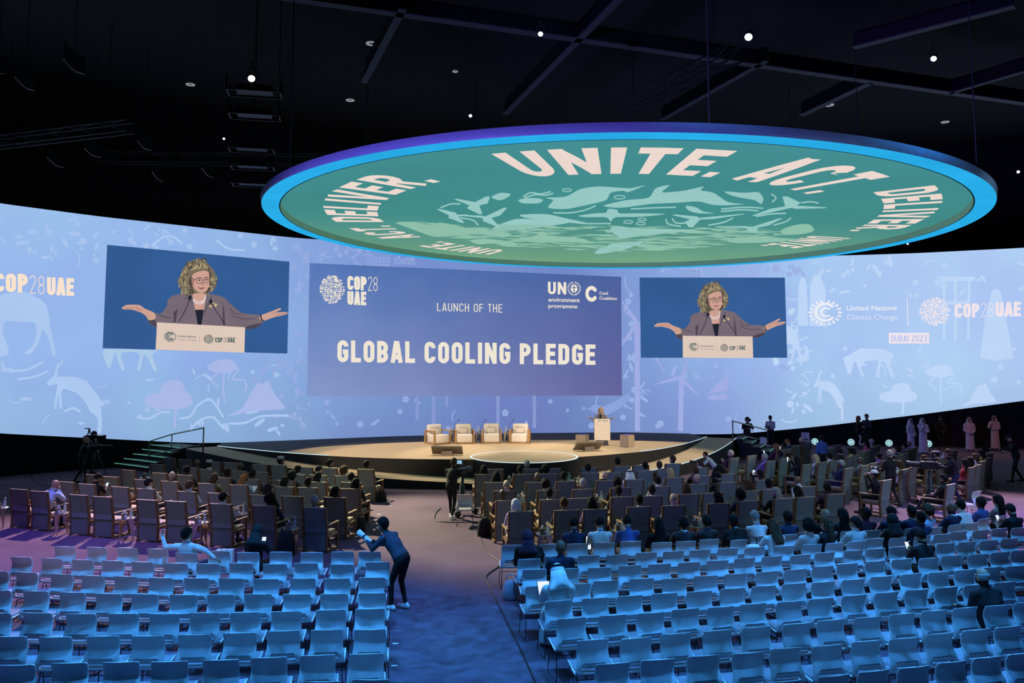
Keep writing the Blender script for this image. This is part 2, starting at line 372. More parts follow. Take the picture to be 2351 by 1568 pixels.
def smooth(pts, n=4):
    """closed outline rounded through its points"""
    P = [Vector((p[0], p[1])) for p in pts]; out = []; N = len(P)
    for i in range(N):
        a, b, c, d = P[i-1], P[i], P[(i+1) % N], P[(i+2) % N]
        for k in range(n): t = k/n; out.append(.5*((2*b)+(c-a)*t*.9+(2*a-5*b+4*c-d)*t*t*.9+(3*b-a-3*c+d)*t**3*.9) if False else b+(c-b)*t+(.5*(1-t)*t)*((1-t)*((c-a)*.5-(c-b))*1.0-t*((d-b)*.5-(c-b))*1.0)*1.6)
    return [(p.x, p.y) for p in out]
def arc(cx, cy, rx, ry, a0, a1, n=8):
    return [(cx+rx*math.cos(math.radians(a0+(a1-a0)*i/n)), cy+ry*math.sin(math.radians(a0+(a1-a0)*i/n))) for i in range(n+1)]
def disc2(cx, cy, rx, ry, n=20): return arc(cx, cy, rx, ry, 0, 360-360/n, n-1)
def glyph(ch, t, w):
    """centre lines of narrow grotesque capitals in a box w x 1"""
    h = t/2; x0, x1, y0, y1 = h, w-h, h, 1-h; r = (x1-x0)/2; c = w/2
    top = arc(c, y1-r, r, r, 0, 180); bot = arc(c, y0+r, r, r, 180, 360)
    if ch == 'O' or ch == '0': return [top+bot+[top[0]]]
    if ch == 'C': return [[(x1, .70)]+top+bot+[(x1, .30)]]
    if ch == 'G': return [[(x1, .72)]+top+bot+[(x1, .48), (c, .48)]]
    if ch == 'U': return [[(x0, 1)]+bot+[(x1, 1)]]
    if ch == 'L': return [[(x0, 1), (x0, h), (w, h)]]
    if ch == 'I': return [[(c, 0), (c, 1)]]
    if ch == 'E': return [[(w, y1), (x0, y1), (x0, y0), (w, y0)], [(x0, .52), (w*.93, .52)]]
    if ch == 'F': return [[(w, y1), (x0, y1), (x0, 0)], [(x0, .52), (w*.9, .52)]]
    if ch == 'T': return [[(0, y1), (w, y1)], [(c, 0), (c, 1)]]
    if ch == 'H': return [[(x0, 0), (x0, 1)], [(x1, 0), (x1, 1)], [(x0, .52), (x1, .52)]]
    if ch == 'N': return [[(x0, 0), (x0, 1)], [(x1, 0), (x1, 1)], [(x0, 1-h*.6), (x1, h*.6)]]
    if ch == 'A': return [[(h*.9, 0), (c-.02, 1)], [(w-h*.9, 0), (c+.02, 1)], [(w*.2, .26), (w*.8, .26)]]
    if ch == 'V': return [[(h*.9, 1), (c-.02, 0)], [(w-h*.9, 1), (c+.02, 0)]]
    if ch in 'BPRD':
        q = r*1.0
        if ch == 'D': return [[(x0, y0), (x0, y1), (c, y1)]+arc(x1-q, y1-q, q, q, 90, 0, 5)+arc(x1-q, y0+q, q, q, 0, -90, 5)+[(x0, y0)]]
        ym = .48; s = (y1-ym)/2
        bowl = [(x0, y1), (x1-s, y1)]+arc(x1-s, y1-s, s, s, 90, -90, 8)+[(x0, ym)]
        if ch == 'P': return [[(x0, 0), (x0, 1)], bowl]
        if ch == 'R': return [[(x0, 0), (x0, 1)], bowl, [(c, ym), (w-h*.7, 0)]]
        s2 = (ym-y0)/2; return [[(x0, 0), (x0, 1)], bowl, [(x0, ym), (x1-s2, ym)]+arc(x1-s2, ym-s2, s2, s2, 90, -90, 8)+[(x0, y0)]]
    if ch == '2': return [arc(c, y1-r, r, r, 170, -10, 10)+[(x1-.02, y1-r-.12), (x0, y0), (w, y0)]]
    if ch == '3': return [arc(c, y1-r, r, min(r, .24), 160, -80, 9)+arc(c, y0+r, r, r*1.05, 85, -160, 9)]
    if ch == '8': return [[(c+r*.9*math.cos(a), .75-h/2+(.25-h*.5)*math.sin(a)) for a in np.linspace(0, 2*pi, 17)], [(c+r*math.cos(a), .26+(.26-h*.9)*math.sin(a)) for a in np.linspace(0, 2*pi, 17)]]
    if ch == '.': return [[(0.0, h), (t, h)]]
    return []
def caps(mb, text, q, t, m, off, T0=None, wid=.52, gap=.10, space=.24, asp=None):
    """lettering of capitals filling the unit square of quad q"""
    ws = [(t if c == '.' else t*1.05 if c == 'I' else space if c == ' ' else wid*(1.08 if c in 'AVN' else .9 if c in 'LEFT' else 1)) for c in text]
    tot = sum(ws)+gap*(len(text)-1); T = T0 or on_screen(q); x = 0
    for c, w_ in zip(text, ws):
        for pl in glyph(c, t, w_): stroke(mb, [((x+p[0])/tot, p[1]) for p in pl], t, T, off, m, asp=1/tot)
        x += w_+gap
def font_text(mb, text, T, off, m=0, bold=0.0):
    """upper/lower-case words with the built-in font, scaled to fill the unit square (cap height = 1)"""
    cu = bpy.data.curves.new('t', 'FONT'); cu.body = text; cu.offset = bold; cu.resolution_u = 3
    ob = bpy.data.objects.new('t', cu); COL.objects.link(ob); dg = bpy.context.evaluated_depsgraph_get()
    me = bpy.data.meshes.new_from_object(ob.evaluated_get(dg)); bpy.data.objects.remove(ob); bpy.data.curves.remove(cu)
    vs = [v.co.copy() for v in me.vertices]; x0 = min(v.x for v in vs); x1 = max(v.x for v in vs); cap = .73
    mb.add([T((v.x-x0)/(x1-x0), v.y/cap, off) for v in vs], [tuple(p.vertices) for p in me.polygons], m); bpy.data.meshes.remove(me)
def quad(x0, x1, yt0, yb0, yt1, yb1): return [(x0, yt0), (x1, yt1), (x1, yb1), (x0, yb0)]
def wreath(mb, T, m, off, s=1.0, n=9):
    """olive-leaf ring in unit coordinates around (.5,.5)"""
    for sd in (-1, 1):
        for i in range(n):
            a = math.radians(-80+150*i/(n-1)); cx, cy = .5+sd*.46*math.cos(a)*s, .5+.46*math.sin(a)*s
            for k in (-1, 1):
                d = a+pi/2+k*.55; lx, ly = math.cos(d)*sd*.12, math.sin(d)*.12; nx, ny = -ly*.30, lx*.30
                fill(mb, [(cx, cy), (cx+lx*.5+nx, cy+ly*.5+ny), (cx+lx, cy+ly), (cx+lx*.5-nx, cy+ly*.5-ny)], T, off, m)
        stroke(mb, [(.5-sd*.05, .02), (.5+sd*.10, .0), (.5+sd*.2, .05)], .025, T, off, m)
def un_emblem(mb, T, m, off):
    wreath(mb, T, m, off)
    stroke(mb, arc(.5, .52, .30, .34, 35, 325, 24), .10, T, off, m); stroke(mb, arc(.52, .52, .15, .17, 40, 320, 16), .075, T, off, m)
def globe_logo(mb, T, m, off, seed=3):
    """sphere packed with small silhouettes"""
    rn = random.Random(seed); N = 15
    for j in range(N):
        for i in range(N):
            x = (i+.5+rn.uniform(-.25, .25))/N; y = (j+.5+rn.uniform(-.25, .25))/N
            if (x-.5)**2+(y-.5)**2 > .235: continue
            k = rn.random(); s = rn.uniform(.028, .046); a = rn.uniform(0, pi)
            def rot(u, v): return (x+u*math.cos(a)-v*math.sin(a), y+u*math.sin(a)+v*math.cos(a))
            if k < .35: fill(mb, [rot(s*1.25*math.cos(b), s*.55*math.sin(b)) for b in np.linspace(0, 2*pi, 9)[:-1]], T, off, m)
            elif k < .6: fill(mb, [rot(-s, -s*.5), rot(s, -s*.6), rot(s*.1, s*1.1)], T, off, m)
            elif k < .8:
                for b in (90, 210, 330): stroke(mb, [(x, y), (x+s*1.2*math.cos(math.radians(b)), y+s*1.2*math.sin(math.radians(b)))], .013, T, off, m)
            else: fill(mb, [(x-s, y-s*.8), (x+s, y-s*.8), (x+s*.8, y+s*.2), (x, y+s), (x-s*.7, y+s*.3)], T, off, m)
    fill(mb, disc2(.66, .86, .055, .055, 14), T, off, m)
def graphic(name, fn, col, parent, off, label=None, smooth=False):
    mb = MB(); fn(mb); o = mb.build(name, col, parent)
    if label: o['label'] = label
    return o
CREAM = glow('projected_cream', lin(238, 229, 212), 1.0, .03)
PALE = glow('projected_pale_pink', lin(240, 228, 236), 1.0, .03)
def rect_px(q): return q
LVL = .05

# ---- pale artwork: animals, plants, turbines
C1 = lambda x, y: (.37*x, 460+.37*y)
C3 = lambda x, y: (1420+.396*x, 560+.396*y)
TS = on_screen()
ART = {
 'camel': [(0, 590), (60, 575), (140, 565), (200, 590), (260, 620), (290, 660), (305, 720), (310, 770), (325, 850), (345, 960), (325, 960), (310, 880), (265, 800), (240, 880), (190, 950), (150, 950), (200, 905), (225, 830), (215, 760), (120, 755), (30, 750), (20, 830), (45, 900), (50, 955), (-20, 960), (-40, 800), (-60, 650)],
 'deer': [(290, 1135), (335, 1085), (365, 1095), (470, 1095), (540, 1130), (600, 1200), (640, 1260), (645, 1280), (625, 1275), (632, 1350), (628, 1440), (605, 1440), (605, 1350), (560, 1310), (535, 1260), (480, 1200), (400, 1170), (380, 1200), (385, 1290), (370, 1285), (362, 1205), (348, 1290), (335, 1285), (350, 1180), (355, 1140), (310, 1150)],
 'tree': [(905, 1265), (910, 1215), (950, 1200), (990, 1190), (1000, 1150), (1050, 1120), (1085, 1115), (1130, 1130), (1150, 1180), (1185, 1210), (1195, 1260), (1150, 1290), (1100, 1300), (1092, 1400), (1076, 1400), (1078, 1300), (980, 1295)],
 'flamingo': [(1285, 1030), (1340, 995), (1420, 985), (1470, 1020), (1455, 1060), (1380, 1075), (1310, 1060)],
 'mountain': [(1410, 1340), (1500, 1290), (1560, 1190), (1600, 1130), (1630, 1140), (1660, 1120), (1690, 1170), (1720, 1220), (1770, 1290), (1700, 1300), (1560, 1310)],
 'horse_legs': [(655, 925), (960, 925), (945, 965), (975, 1055), (955, 1055), (915, 975), (890, 960), (870, 1050), (850, 1050), (865, 950), (760, 945), (755, 1000), (775, 1050), (755, 1050), (730, 990), (715, 945), (680, 1045), (655, 1000)],
}
ART_S = {'deer': [[(340, 1088), (352, 1050), (390, 995)], [(352, 1088), (350, 1050), (360, 1010)]],
 'flamingo': [[(1462, 1030), (1478, 1060), (1450, 1088), (1440, 1105), (1470, 1112), (1515, 1115), (1532, 1150), (1520, 1182)], [(1390, 1070), (1384, 1180), (1395, 1250)], [(1350, 1070), (1308, 1112), (1360, 1165)]],
 'waves': [[(850, 1345), (920, 1355), (1000, 1315), (1055, 1315)], [(1110, 1355), (1180, 1340), (1230, 1270), (1300, 1235), (1345, 1280), (1385, 1345)], [(1190, 1410), (1250, 1360), (1320, 1345), (1370, 1395), (1400, 1415)], [(1420, 1385), (1520, 1380), (1620, 1340), (1790, 1335)], [(60, 1060), (170, 1050), (270, 1000)], [(110, 1110), (210, 1095), (300, 1060)], [(400, 1310), (450, 1290), (500, 1310)], [(940, 280), (1020, 225), (1080, 230), (1130, 270)], [(1340, 245), (1420, 300), (1520, 310)]]}
ga = glow('artwork_blue', lin(172, 200, 240), 1, .06); gp = glow('artwork_lilac', lin(168, 184, 232), 1, .06); gm = glow('artwork_mid', lin(140, 162, 218), 1, .06); gd = glow('artwork_dusk', lin(134, 152, 208), 1, .06)
gr = glow('artwork_right', lin(190, 214, 247), 1, .04); gy = glow('artwork_cream', lin(172, 202, 232), 1, .05)
for k, pts in ART.items():
    mb = MB(); fill(mb, smooth([C1(*p) for p in pts]), TS, .04)
    for st in ART_S.get(k, ()): stroke(mb, [C1(*p) for p in st], 4.0, TS, .04)
    mb.build(k+'_motif', {'camel': ga, 'deer': ga, 'tree': gp, 'flamingo': gp, 'mountain': gp, 'horse_legs': gy}[k], screen)
for st in ART_S['waves']: stroke(mb := MB(), [C1(p.x, p.y) for p in catmull([q+(0,) for q in st], 5)], 5.0, TS, .04); mb.build('wave_motif', ga, screen)
# the same figures again on the other wing
def wing(dst, src):     # affine from source box to destination box (in their own crop frames)
    (sx0, sy0, sx1, sy1), (dx0, dy0, dx1, dy1) = src, dst
    return lambda p: C3(dx0+(p[0]-sx0)/(sx1-sx0)*(dx1-dx0), dy0+(p[1]-sy0)/(sy1-sy0)*(dy1-dy0))
for k, dst, src in (('deer', (1130, 790, 1310, 1020), (290, 1085, 645, 1440)), ('tree', (1515, 805, 1730, 985), (905, 1115, 1195, 1400)), ('flamingo', (1780, 700, 1990, 925), (1285, 985, 1532, 1250)), ('mountain', (1980, 808, 2190, 945), (1410, 1120, 1770, 1340)), ('horse_legs', (1320, 650, 1600, 770), (655, 925, 975, 1055)), ('camel', (880, 470, 1065, 700), (-60, 565, 345, 960))):
    f = wing(dst, src); mb = MB(); fill(mb, smooth([f(p) for p in ART[k]]), TS, .04)
    for st in ART_S.get(k, ()): stroke(mb, [f(p) for p in st], 3.0, TS, .04)
    mb.build(k+'_motif', gr, screen)
fill(mb := MB(), [C3(*p) for p in ((1320, 655), (1400, 605), (1540, 610), (1600, 640), (1590, 665), (1330, 690))], TS, .05); mb.build('horse_body_motif', gr, screen)
mb = MB()   # arcaded wind tower, robed figures
for p in (((1850, 190), (2070, 190), (2060, 215), (1870, 215)), ((1880, 215), (1895, 215), (1895, 560), (1880, 560)), ((1945, 215), (1962, 215), (1962, 560), (1945, 560)), ((2025, 215), (2040, 215), (2035, 560), (2020, 560)), ((1880, 330), (2035, 330), (2035, 350), (1880, 350))): fill(mb, [C3(*q) for q in p], TS, .04)
mb.build('wind_tower_motif', gr, screen)
for pts in (((1040, 475), (1045, 240), (1060, 195), (1075, 190), (1085, 215), (1095, 300), (1100, 475)), ((1105, 475), (1112, 240), (1128, 185), (1150, 178), (1172, 190), (1200, 260), (1205, 480)), ((2095, 660), (2130, 400), (2165, 270), (2190, 258), (2215, 270), (2240, 400), (2290, 660), (2190, 680))):
    fill(mb := MB(), [C3(*q) for q in pts], TS, .04); mb.build('robed_figure_motif', gr, screen)
gk = glow('artwork_turbine', lin(160, 172, 228), 1, .05)
def turbine(hub, base, tips, wd, f, colr):
    mb = MB(); stroke(mb, [f(*hub), f(*base)], wd, TS, .045)
    for t in tips:
        a = Vector(f(*hub)); b = Vector(f(*t)); d = (b-a).normalized(); n = Vector((-d.y, d.x))*wd*.55
        fill(mb, [a+n*.6, a+d*(b-a).length*.25+n, b+n*.15, b-n*.15, a-n*.6], TS, .045)
    mb.build('turbine_motif', colr, screen)
turbine((108, 470), (110, 1085), ((0, 610), (20, 330), (265, 740)), 12, C3, gk)
turbine((365, 775), (360, 1085), ((215, 815), (405, 655), (470, 885)), 11, C3, gk)
C9 = lambda x, y: (900+.3403*x, 900+.3403*y)
for i, (cx, y0, y1) in enumerate(((170, 10, 190), (280, 30, 240), (715, 10, 240), (960, 10, 245), (1655, 10, 260), (370, 5, 100))):
    mb = MB(); stroke(mb, [C9(cx, y0), C9(cx, y1)], 8 if i < 5 else 6, TS, .04); mb.build('turbine_mast_motif', gd, screen)
for pts in (((515, 870), (580, 800), (640, 750), (632, 850), (560, 860)), ((510, 880), (640, 870), (625, 903), (530, 905))):
    fill(mb := MB(), [C3(*q) for q in pts], TS, .04); mb.build('sailing_boat_motif', gk, screen)
for pts in (((1310, 110), (1365, 100), (1370, 80), (1420, 100), (1530, 50), (1600, 5), (1610, 40), (1540, 110), (1460, 150), (1400, 190), (1375, 140)), ):
    fill(mb := MB(), [C9(*q) for q in pts], TS, .04); mb.build('dolphin_motif', gm, screen)
# solar panels near the disc edge
for (x0, y0, nx, ny, sx, sy, sh) in ((840, 588, 6, 3, 9.5, 8, 2), (905, 592, 5, 2, 10, 8, 2), (1555, 618, 6, 3, 9, 7, 0)):
    mb = MB()
    for i in range(nx):
        for j in range(ny):
            x, y = x0+i*sx, y0+j*sy+i*.4; fill(mb, [(x, y), (x+sx*.82, y), (x+sx*.82, y+sy*.82), (x, y+sy*.82)], TS, .04)
    mb.build('solar_panel_motif', gm, screen)['kind'] = 'stuff'
# scattered leaves, flowers, stars
def scatter(name, boxes, n, colr, seed):
    rn = random.Random(seed); mb = MB()
    for _ in range(n):
        x0, y0, x1, y1 = rn.choice(boxes); x, y = rn.uniform(x0, x1), rn.uniform(y0, y1); k = rn.random(); a = rn.uniform(0, 2*pi); s = rn.uniform(4, 10)
        R_ = lambda u, v: (x+u*math.cos(a)-v*math.sin(a), y+u*math.sin(a)+v*math.cos(a))
        if k < .35: fill(mb, [R_(s*1.6*math.cos(b), s*.5*math.sin(b)) for b in np.linspace(0, 2*pi, 9)[:-1]], TS, .03)
        elif k < .6:
            for i in range(5): b = 2*pi*i/5+a; fill(mb, [(x+s*.5*math.cos(b)+s*.42*math.cos(c), y+s*.5*math.sin(b)+s*.42*math.sin(c)) for c in np.linspace(0, 2*pi, 7)[:-1]], TS, .03)
        elif k < .75: fill(mb, [(x+(s if i % 2 == 0 else s*.4)*math.cos(2*pi*i/10+a), y+(s if i % 2 == 0 else s*.4)*math.sin(2*pi*i/10+a)) for i in range(10)], TS, .03)
        else: stroke(mb, [R_(p[0], p[1]) for p in arc(0, 0, s*2.2, s*1.3, 20, 150, 7)], 2.6, TS, .03)
    o = mb.build(name, colr, screen); o['kind'] = 'stuff'
scatter('leaf_motif', [(0, 820, 430, 975), (430, 830, 700, 1000), (0, 500, 230, 620), (240, 520, 640, 570)], 95, glow('artwork_leaf_left', lin(168, 196, 238), 1, .05), 5)
scatter('flower_motif', [(560, 800, 700, 990), (665, 560, 705, 980), (700, 915, 1425, 985), (720, 560, 1000, 600)], 110, glow('artwork_leaf_mid', lin(150, 172, 224), 1, .05), 6)
scatter('star_motif', [(1440, 830, 1810, 980), (1430, 610, 1470, 960), (1500, 610, 1850, 635)], 95, glow('artwork_leaf_mid_right', lin(156, 178, 230), 1, .05), 7)
scatter('blossom_motif', [(1830, 800, 2351, 905), (1830, 600, 2351, 680), (1810, 640, 1860, 960)], 90, glow('artwork_leaf_right', lin(188, 212, 246), 1, .04), 8)

# ---- centre banner
BQ = [(711, 604), (1426, 635.6), (1428, 908), (704.5, 910)]
def banner_mat():
    m = bpy.data.materials.new('projected_banner_blue'); m.use_nodes = True; nt = m.node_tree; nt.nodes.remove(nt.nodes['Principled BSDF']); L = nt.links.new
    e = nt.nodes.new('ShaderNodeEmission'); tc = nt.nodes.new('ShaderNodeTexCoord'); sp = nt.nodes.new('ShaderNodeSeparateXYZ')
    ax = nt.nodes.new('ShaderNodeMapRange'); ax.inputs[1].default_value = -10.5; ax.inputs[2].default_value = 6.3
    az = nt.nodes.new('ShaderNodeMapRange'); az.inputs[1].default_value = 2.7; az.inputs[2].default_value = 9.8
    c1 = nt.nodes.new('ShaderNodeMixRGB'); c1.inputs[1].default_value = lin(138, 156, 205)+(1,); c1.inputs[2].default_value = lin(100, 98, 156)+(1,)
    c2 = nt.nodes.new('ShaderNodeMixRGB'); c2.inputs[1].default_value = lin(84, 118, 182)+(1,); c2.inputs[2].default_value = lin(74, 98, 158)+(1,)
    c3 = nt.nodes.new('ShaderNodeMixRGB'); n = nt.nodes.new('ShaderNodeTexNoise'); n.inputs['Scale'].default_value = .35
    ad = nt.nodes.new('ShaderNodeMath'); ad.operation = 'MULTIPLY_ADD'; ad.inputs[1].default_value = .5; ad.inputs[2].default_value = -.25; a2 = nt.nodes.new('ShaderNodeMath'); a2.use_clamp = True
    L(tc.outputs['Object'], sp.inputs[0]); L(sp.outputs[0], ax.inputs[0]); L(sp.outputs[2], az.inputs[0]); L(ax.outputs[0], c1.inputs[0]); L(ax.outputs[0], c2.inputs[0])
    L(tc.outputs['Object'], n.inputs['Vector']); L(n.outputs[0], ad.inputs[0]); L(ad.outputs[0], a2.inputs[0]); L(az.outputs[0], a2.inputs[1]); L(a2.outputs[0], c3.inputs[0])
    L(c1.outputs[0], c3.inputs[1]); L(c2.outputs[0], c3.inputs[2]); L(c3.outputs[0], e.inputs[0]); L(e.outputs[0], nt.nodes['Material Output'].inputs[0]); return m
def gridquad(mb, T, off, nx=24, ny=6, m=0):
    mb.add([T(i/nx, j/ny, off) for j in range(ny+1) for i in range(nx+1)], [(j*(nx+1)+i, j*(nx+1)+i+1, (j+1)*(nx+1)+i+1, (j+1)*(nx+1)+i) for j in range(ny) for i in range(nx)], m)
gridquad(mb := MB(), on_screen(BQ), .08); banner = mb.build('title_banner', banner_mat(), screen); banner['label'] = 'dark blue title banner in the middle of the screen'
O1 = .11
def gtext(name, text, q, t, parent, m=None, off=O1, **k): caps(mb := MB(), text, q, t, 0, off, **k); return mb.build(name, m or CREAM, parent)
gtext('title_lettering', 'GLOBAL COOLING PLEDGE', quad(774.7, 1367, 781, 831.5, 791, 837.7), .205, banner, wid=.53, gap=.13, space=.20)
gtext('subtitle_lettering', 'LAUNCH OF THE', quad(1003.6, 1153, 695.4, 714, 698.6, 717.7), .10, banner, wid=.47, gap=.16, space=.24)
gtext('logo_lettering', 'COP', quad(797.7, 842, 633, 665.5, 635, 667), .235, banner, wid=.50, gap=.06)
gtext('logo_lettering', '28', quad(845, 867, 635.3, 667.5, 636, 668.5), .06, banner, wid=.46, gap=.14)
gtext('logo_lettering', 'UAE', quad(797.7, 841, 668.5, 699.5, 670, 701), .235, banner, wid=.50, gap=.05)
globe_logo(mb := MB(), on_screen(quad(734, 791, 631, 696, 632, 698)), 0, O1); mb.build('globe_logo', CREAM, banner)
gtext('logo_lettering', 'UN', quad(1258, 1300, 647, 675.4, 648, 676), .20, banner, wid=.60, gap=.14)
mb = MB(); T = on_screen(quad(1303, 1333, 646.5, 677, 647.5, 678)); wreath(mb, T, 0, O1, n=10); fill(mb, disc2(.5, .5, .27, .31), T, O1)
em = mb.build('wreath_emblem', CREAM, banner)
mb = MB(); fill(mb, disc2(.5, .68, .05, .05, 10), T, O1+.03); stroke(mb, [(.5, .64), (.5, .24)], .07, T, O1+.03); stroke(mb, [(.28, .56), (.72, .56)], .05, T, O1+.03); mb.build('emblem_figure', glow('banner_dark', lin(80, 96, 158)), em)
font_text(mb := MB(), 'environment', on_screen(quad(1259, 1331, 682.6, 692.2, 684, 693.6)), O1, bold=.02); mb.build('logo_lettering', CREAM, banner)
font_text(mb := MB(), 'programme', on_screen(quad(1259, 1325.6, 697.2, 706.4, 698.4, 707.8)), O1, bold=.02); mb.build('logo_lettering', CREAM, banner)
mb = MB(); T = on_screen(quad(1343.5, 1373, 656, 692, 657, 693)); stroke(mb, arc(.5, .5, .36, .38, 42, 318, 26), .25, T, O1)
for a in (42, 318): fill(mb, disc2(.5+.36*math.cos(math.radians(a)), .5+.38*math.sin(math.radians(a)), .125, .125), T, O1)
mb.build('ring_logo', CREAM, banner)
font_text(mb := MB(), 'Cool', on_screen(quad(1376, 1395.8, 669, 676.2, 669.4, 676.6)), O1, bold=.02); mb.build('logo_lettering', CREAM, banner)
font_text(mb := MB(), 'Coalition', on_screen(quad(1376, 1416.5, 680.4, 687.6, 681.4, 688.6)), O1, bold=.02); mb.build('logo_lettering', CREAM, banner)

# ---- logos on the two wings
gtext('wing_lettering', 'COP', quad(-14, 64, 627, 669.5, 629, 672), .23, screen, glow('projected_warm', lin(248, 226, 206), 1, .04), .06, wid=.52, gap=.08)
gtext('wing_lettering', '28', quad(68, 102, 632, 674, 634, 675.5), .05, screen, MATS['projected_warm'], .06, wid=.46, gap=.16)
gtext('wing_lettering', 'UAE', quad(108, 170, 636, 677, 639, 679.5), .23, screen, MATS['projected_warm'], .06, wid=.52, gap=.05)
un_emblem(mb := MB(), on_screen(quad(1858, 1931, 690, 746, 689.5, 746)), 0, .06); mb.build('wreath_emblem', glow('projected_white', lin(236, 236, 244), 1, .03), screen)
font_text(mb := MB(), 'United Nations', on_screen(quad(1944, 2059, 701, 713, 700, 712)), .06, bold=.012); mb.build('wing_lettering', MATS['projected_white'], screen)
font_text(mb := MB(), 'Climate Change', on_screen(quad(1944.6, 2060, 721.6, 733.8, 721, 733.4)), .06, bold=-.012); mb.build('wing_lettering', MATS['projected_white'], screen)
stroke(mb := MB(), [(2082.6, 684), (2085, 748.6)], 1.8, TS, .06); mb.build('divider_line', PALE, screen)
globe_logo(mb := MB(), on_screen(quad(2110, 2182, 682.6, 748, 682.6, 748)), 0, .06, 9); mb.build('globe_logo', PALE, screen)
gtext('wing_lettering', 'COP', quad(2192, 2248.8, 697.6, 729, 696, 728.4), .22, screen, PALE, .06, wid=.52, gap=.08)
gtext('wing_lettering', '28', quad(2252, 2281, 695.5, 727.8, 695, 727.4), .05, screen, PALE, .06, wid=.46, gap=.16)
gtext('wing_lettering', 'UAE', quad(2285.8, 2344, 694, 727, 692.6, 726), .22, screen, PALE, .06, wid=.52, gap=.05)
fill(mb := MB(), [(2040.5, 764), (2133, 764.2), (2133, 788.5), (2041, 788.8)], TS, .06); dub = mb.build('date_plate', PALE, screen)
gtext('date_lettering', 'DUBAI 2023', quad(2046, 2128, 770, 784.2, 769.6, 784), .11, dub, glow('date_blue', lin(160, 184, 240)), .085, wid=.47, gap=.14, space=.2)

# ---- two live camera pictures of the speaker
LQ = [(246, 562), (664.5, 600.7), (659.7, 811.8), (235.7, 799.4)]; RQ = [(1468.3, 637.2), (1802, 637.2), (1807.3, 821.4), (1471.5, 821.4)]
CQ = [(84, 62), (2270, 265), (2245, 1368), (30, 1303)]
def uvp(pts): return [inv_bil(CQ, p) for p in pts]
g_bg = glow('live_backdrop', lin(52, 92, 148), 1, .12, .35); g_skin = glow('live_skin', lin(205, 160, 145), 1, .08, 2); g_jk = glow('live_jacket', lin(118, 105, 116), 1, .10, 1.5); g_jd = glow('live_jacket_fold', lin(78, 70, 84), 1)
g_hair = glow('live_hair', lin(120, 110, 92), 1, .3, 3); g_hd = glow('live_hair_dark', lin(78, 68, 62), 1, .2, 3); g_hl = glow('live_hair_light', lin(176, 158, 120), 1, .15, 4); g_blk = glow('live_black', lin(34, 36, 52), 1); g_prl = glow('live_pearl', lin(224, 206, 210), 1); g_lip = glow('live_lip', lin(138, 74, 82), 1); g_sh = glow('live_skin_shade', lin(160, 116, 108), 1); g_gold = glow('live_gold', lin(200, 180, 130), 1); g_lec = glow('live_lectern', lin(222, 200, 186), 1, .04); g_ink = glow('live_ink', lin(64, 92, 92), 1)
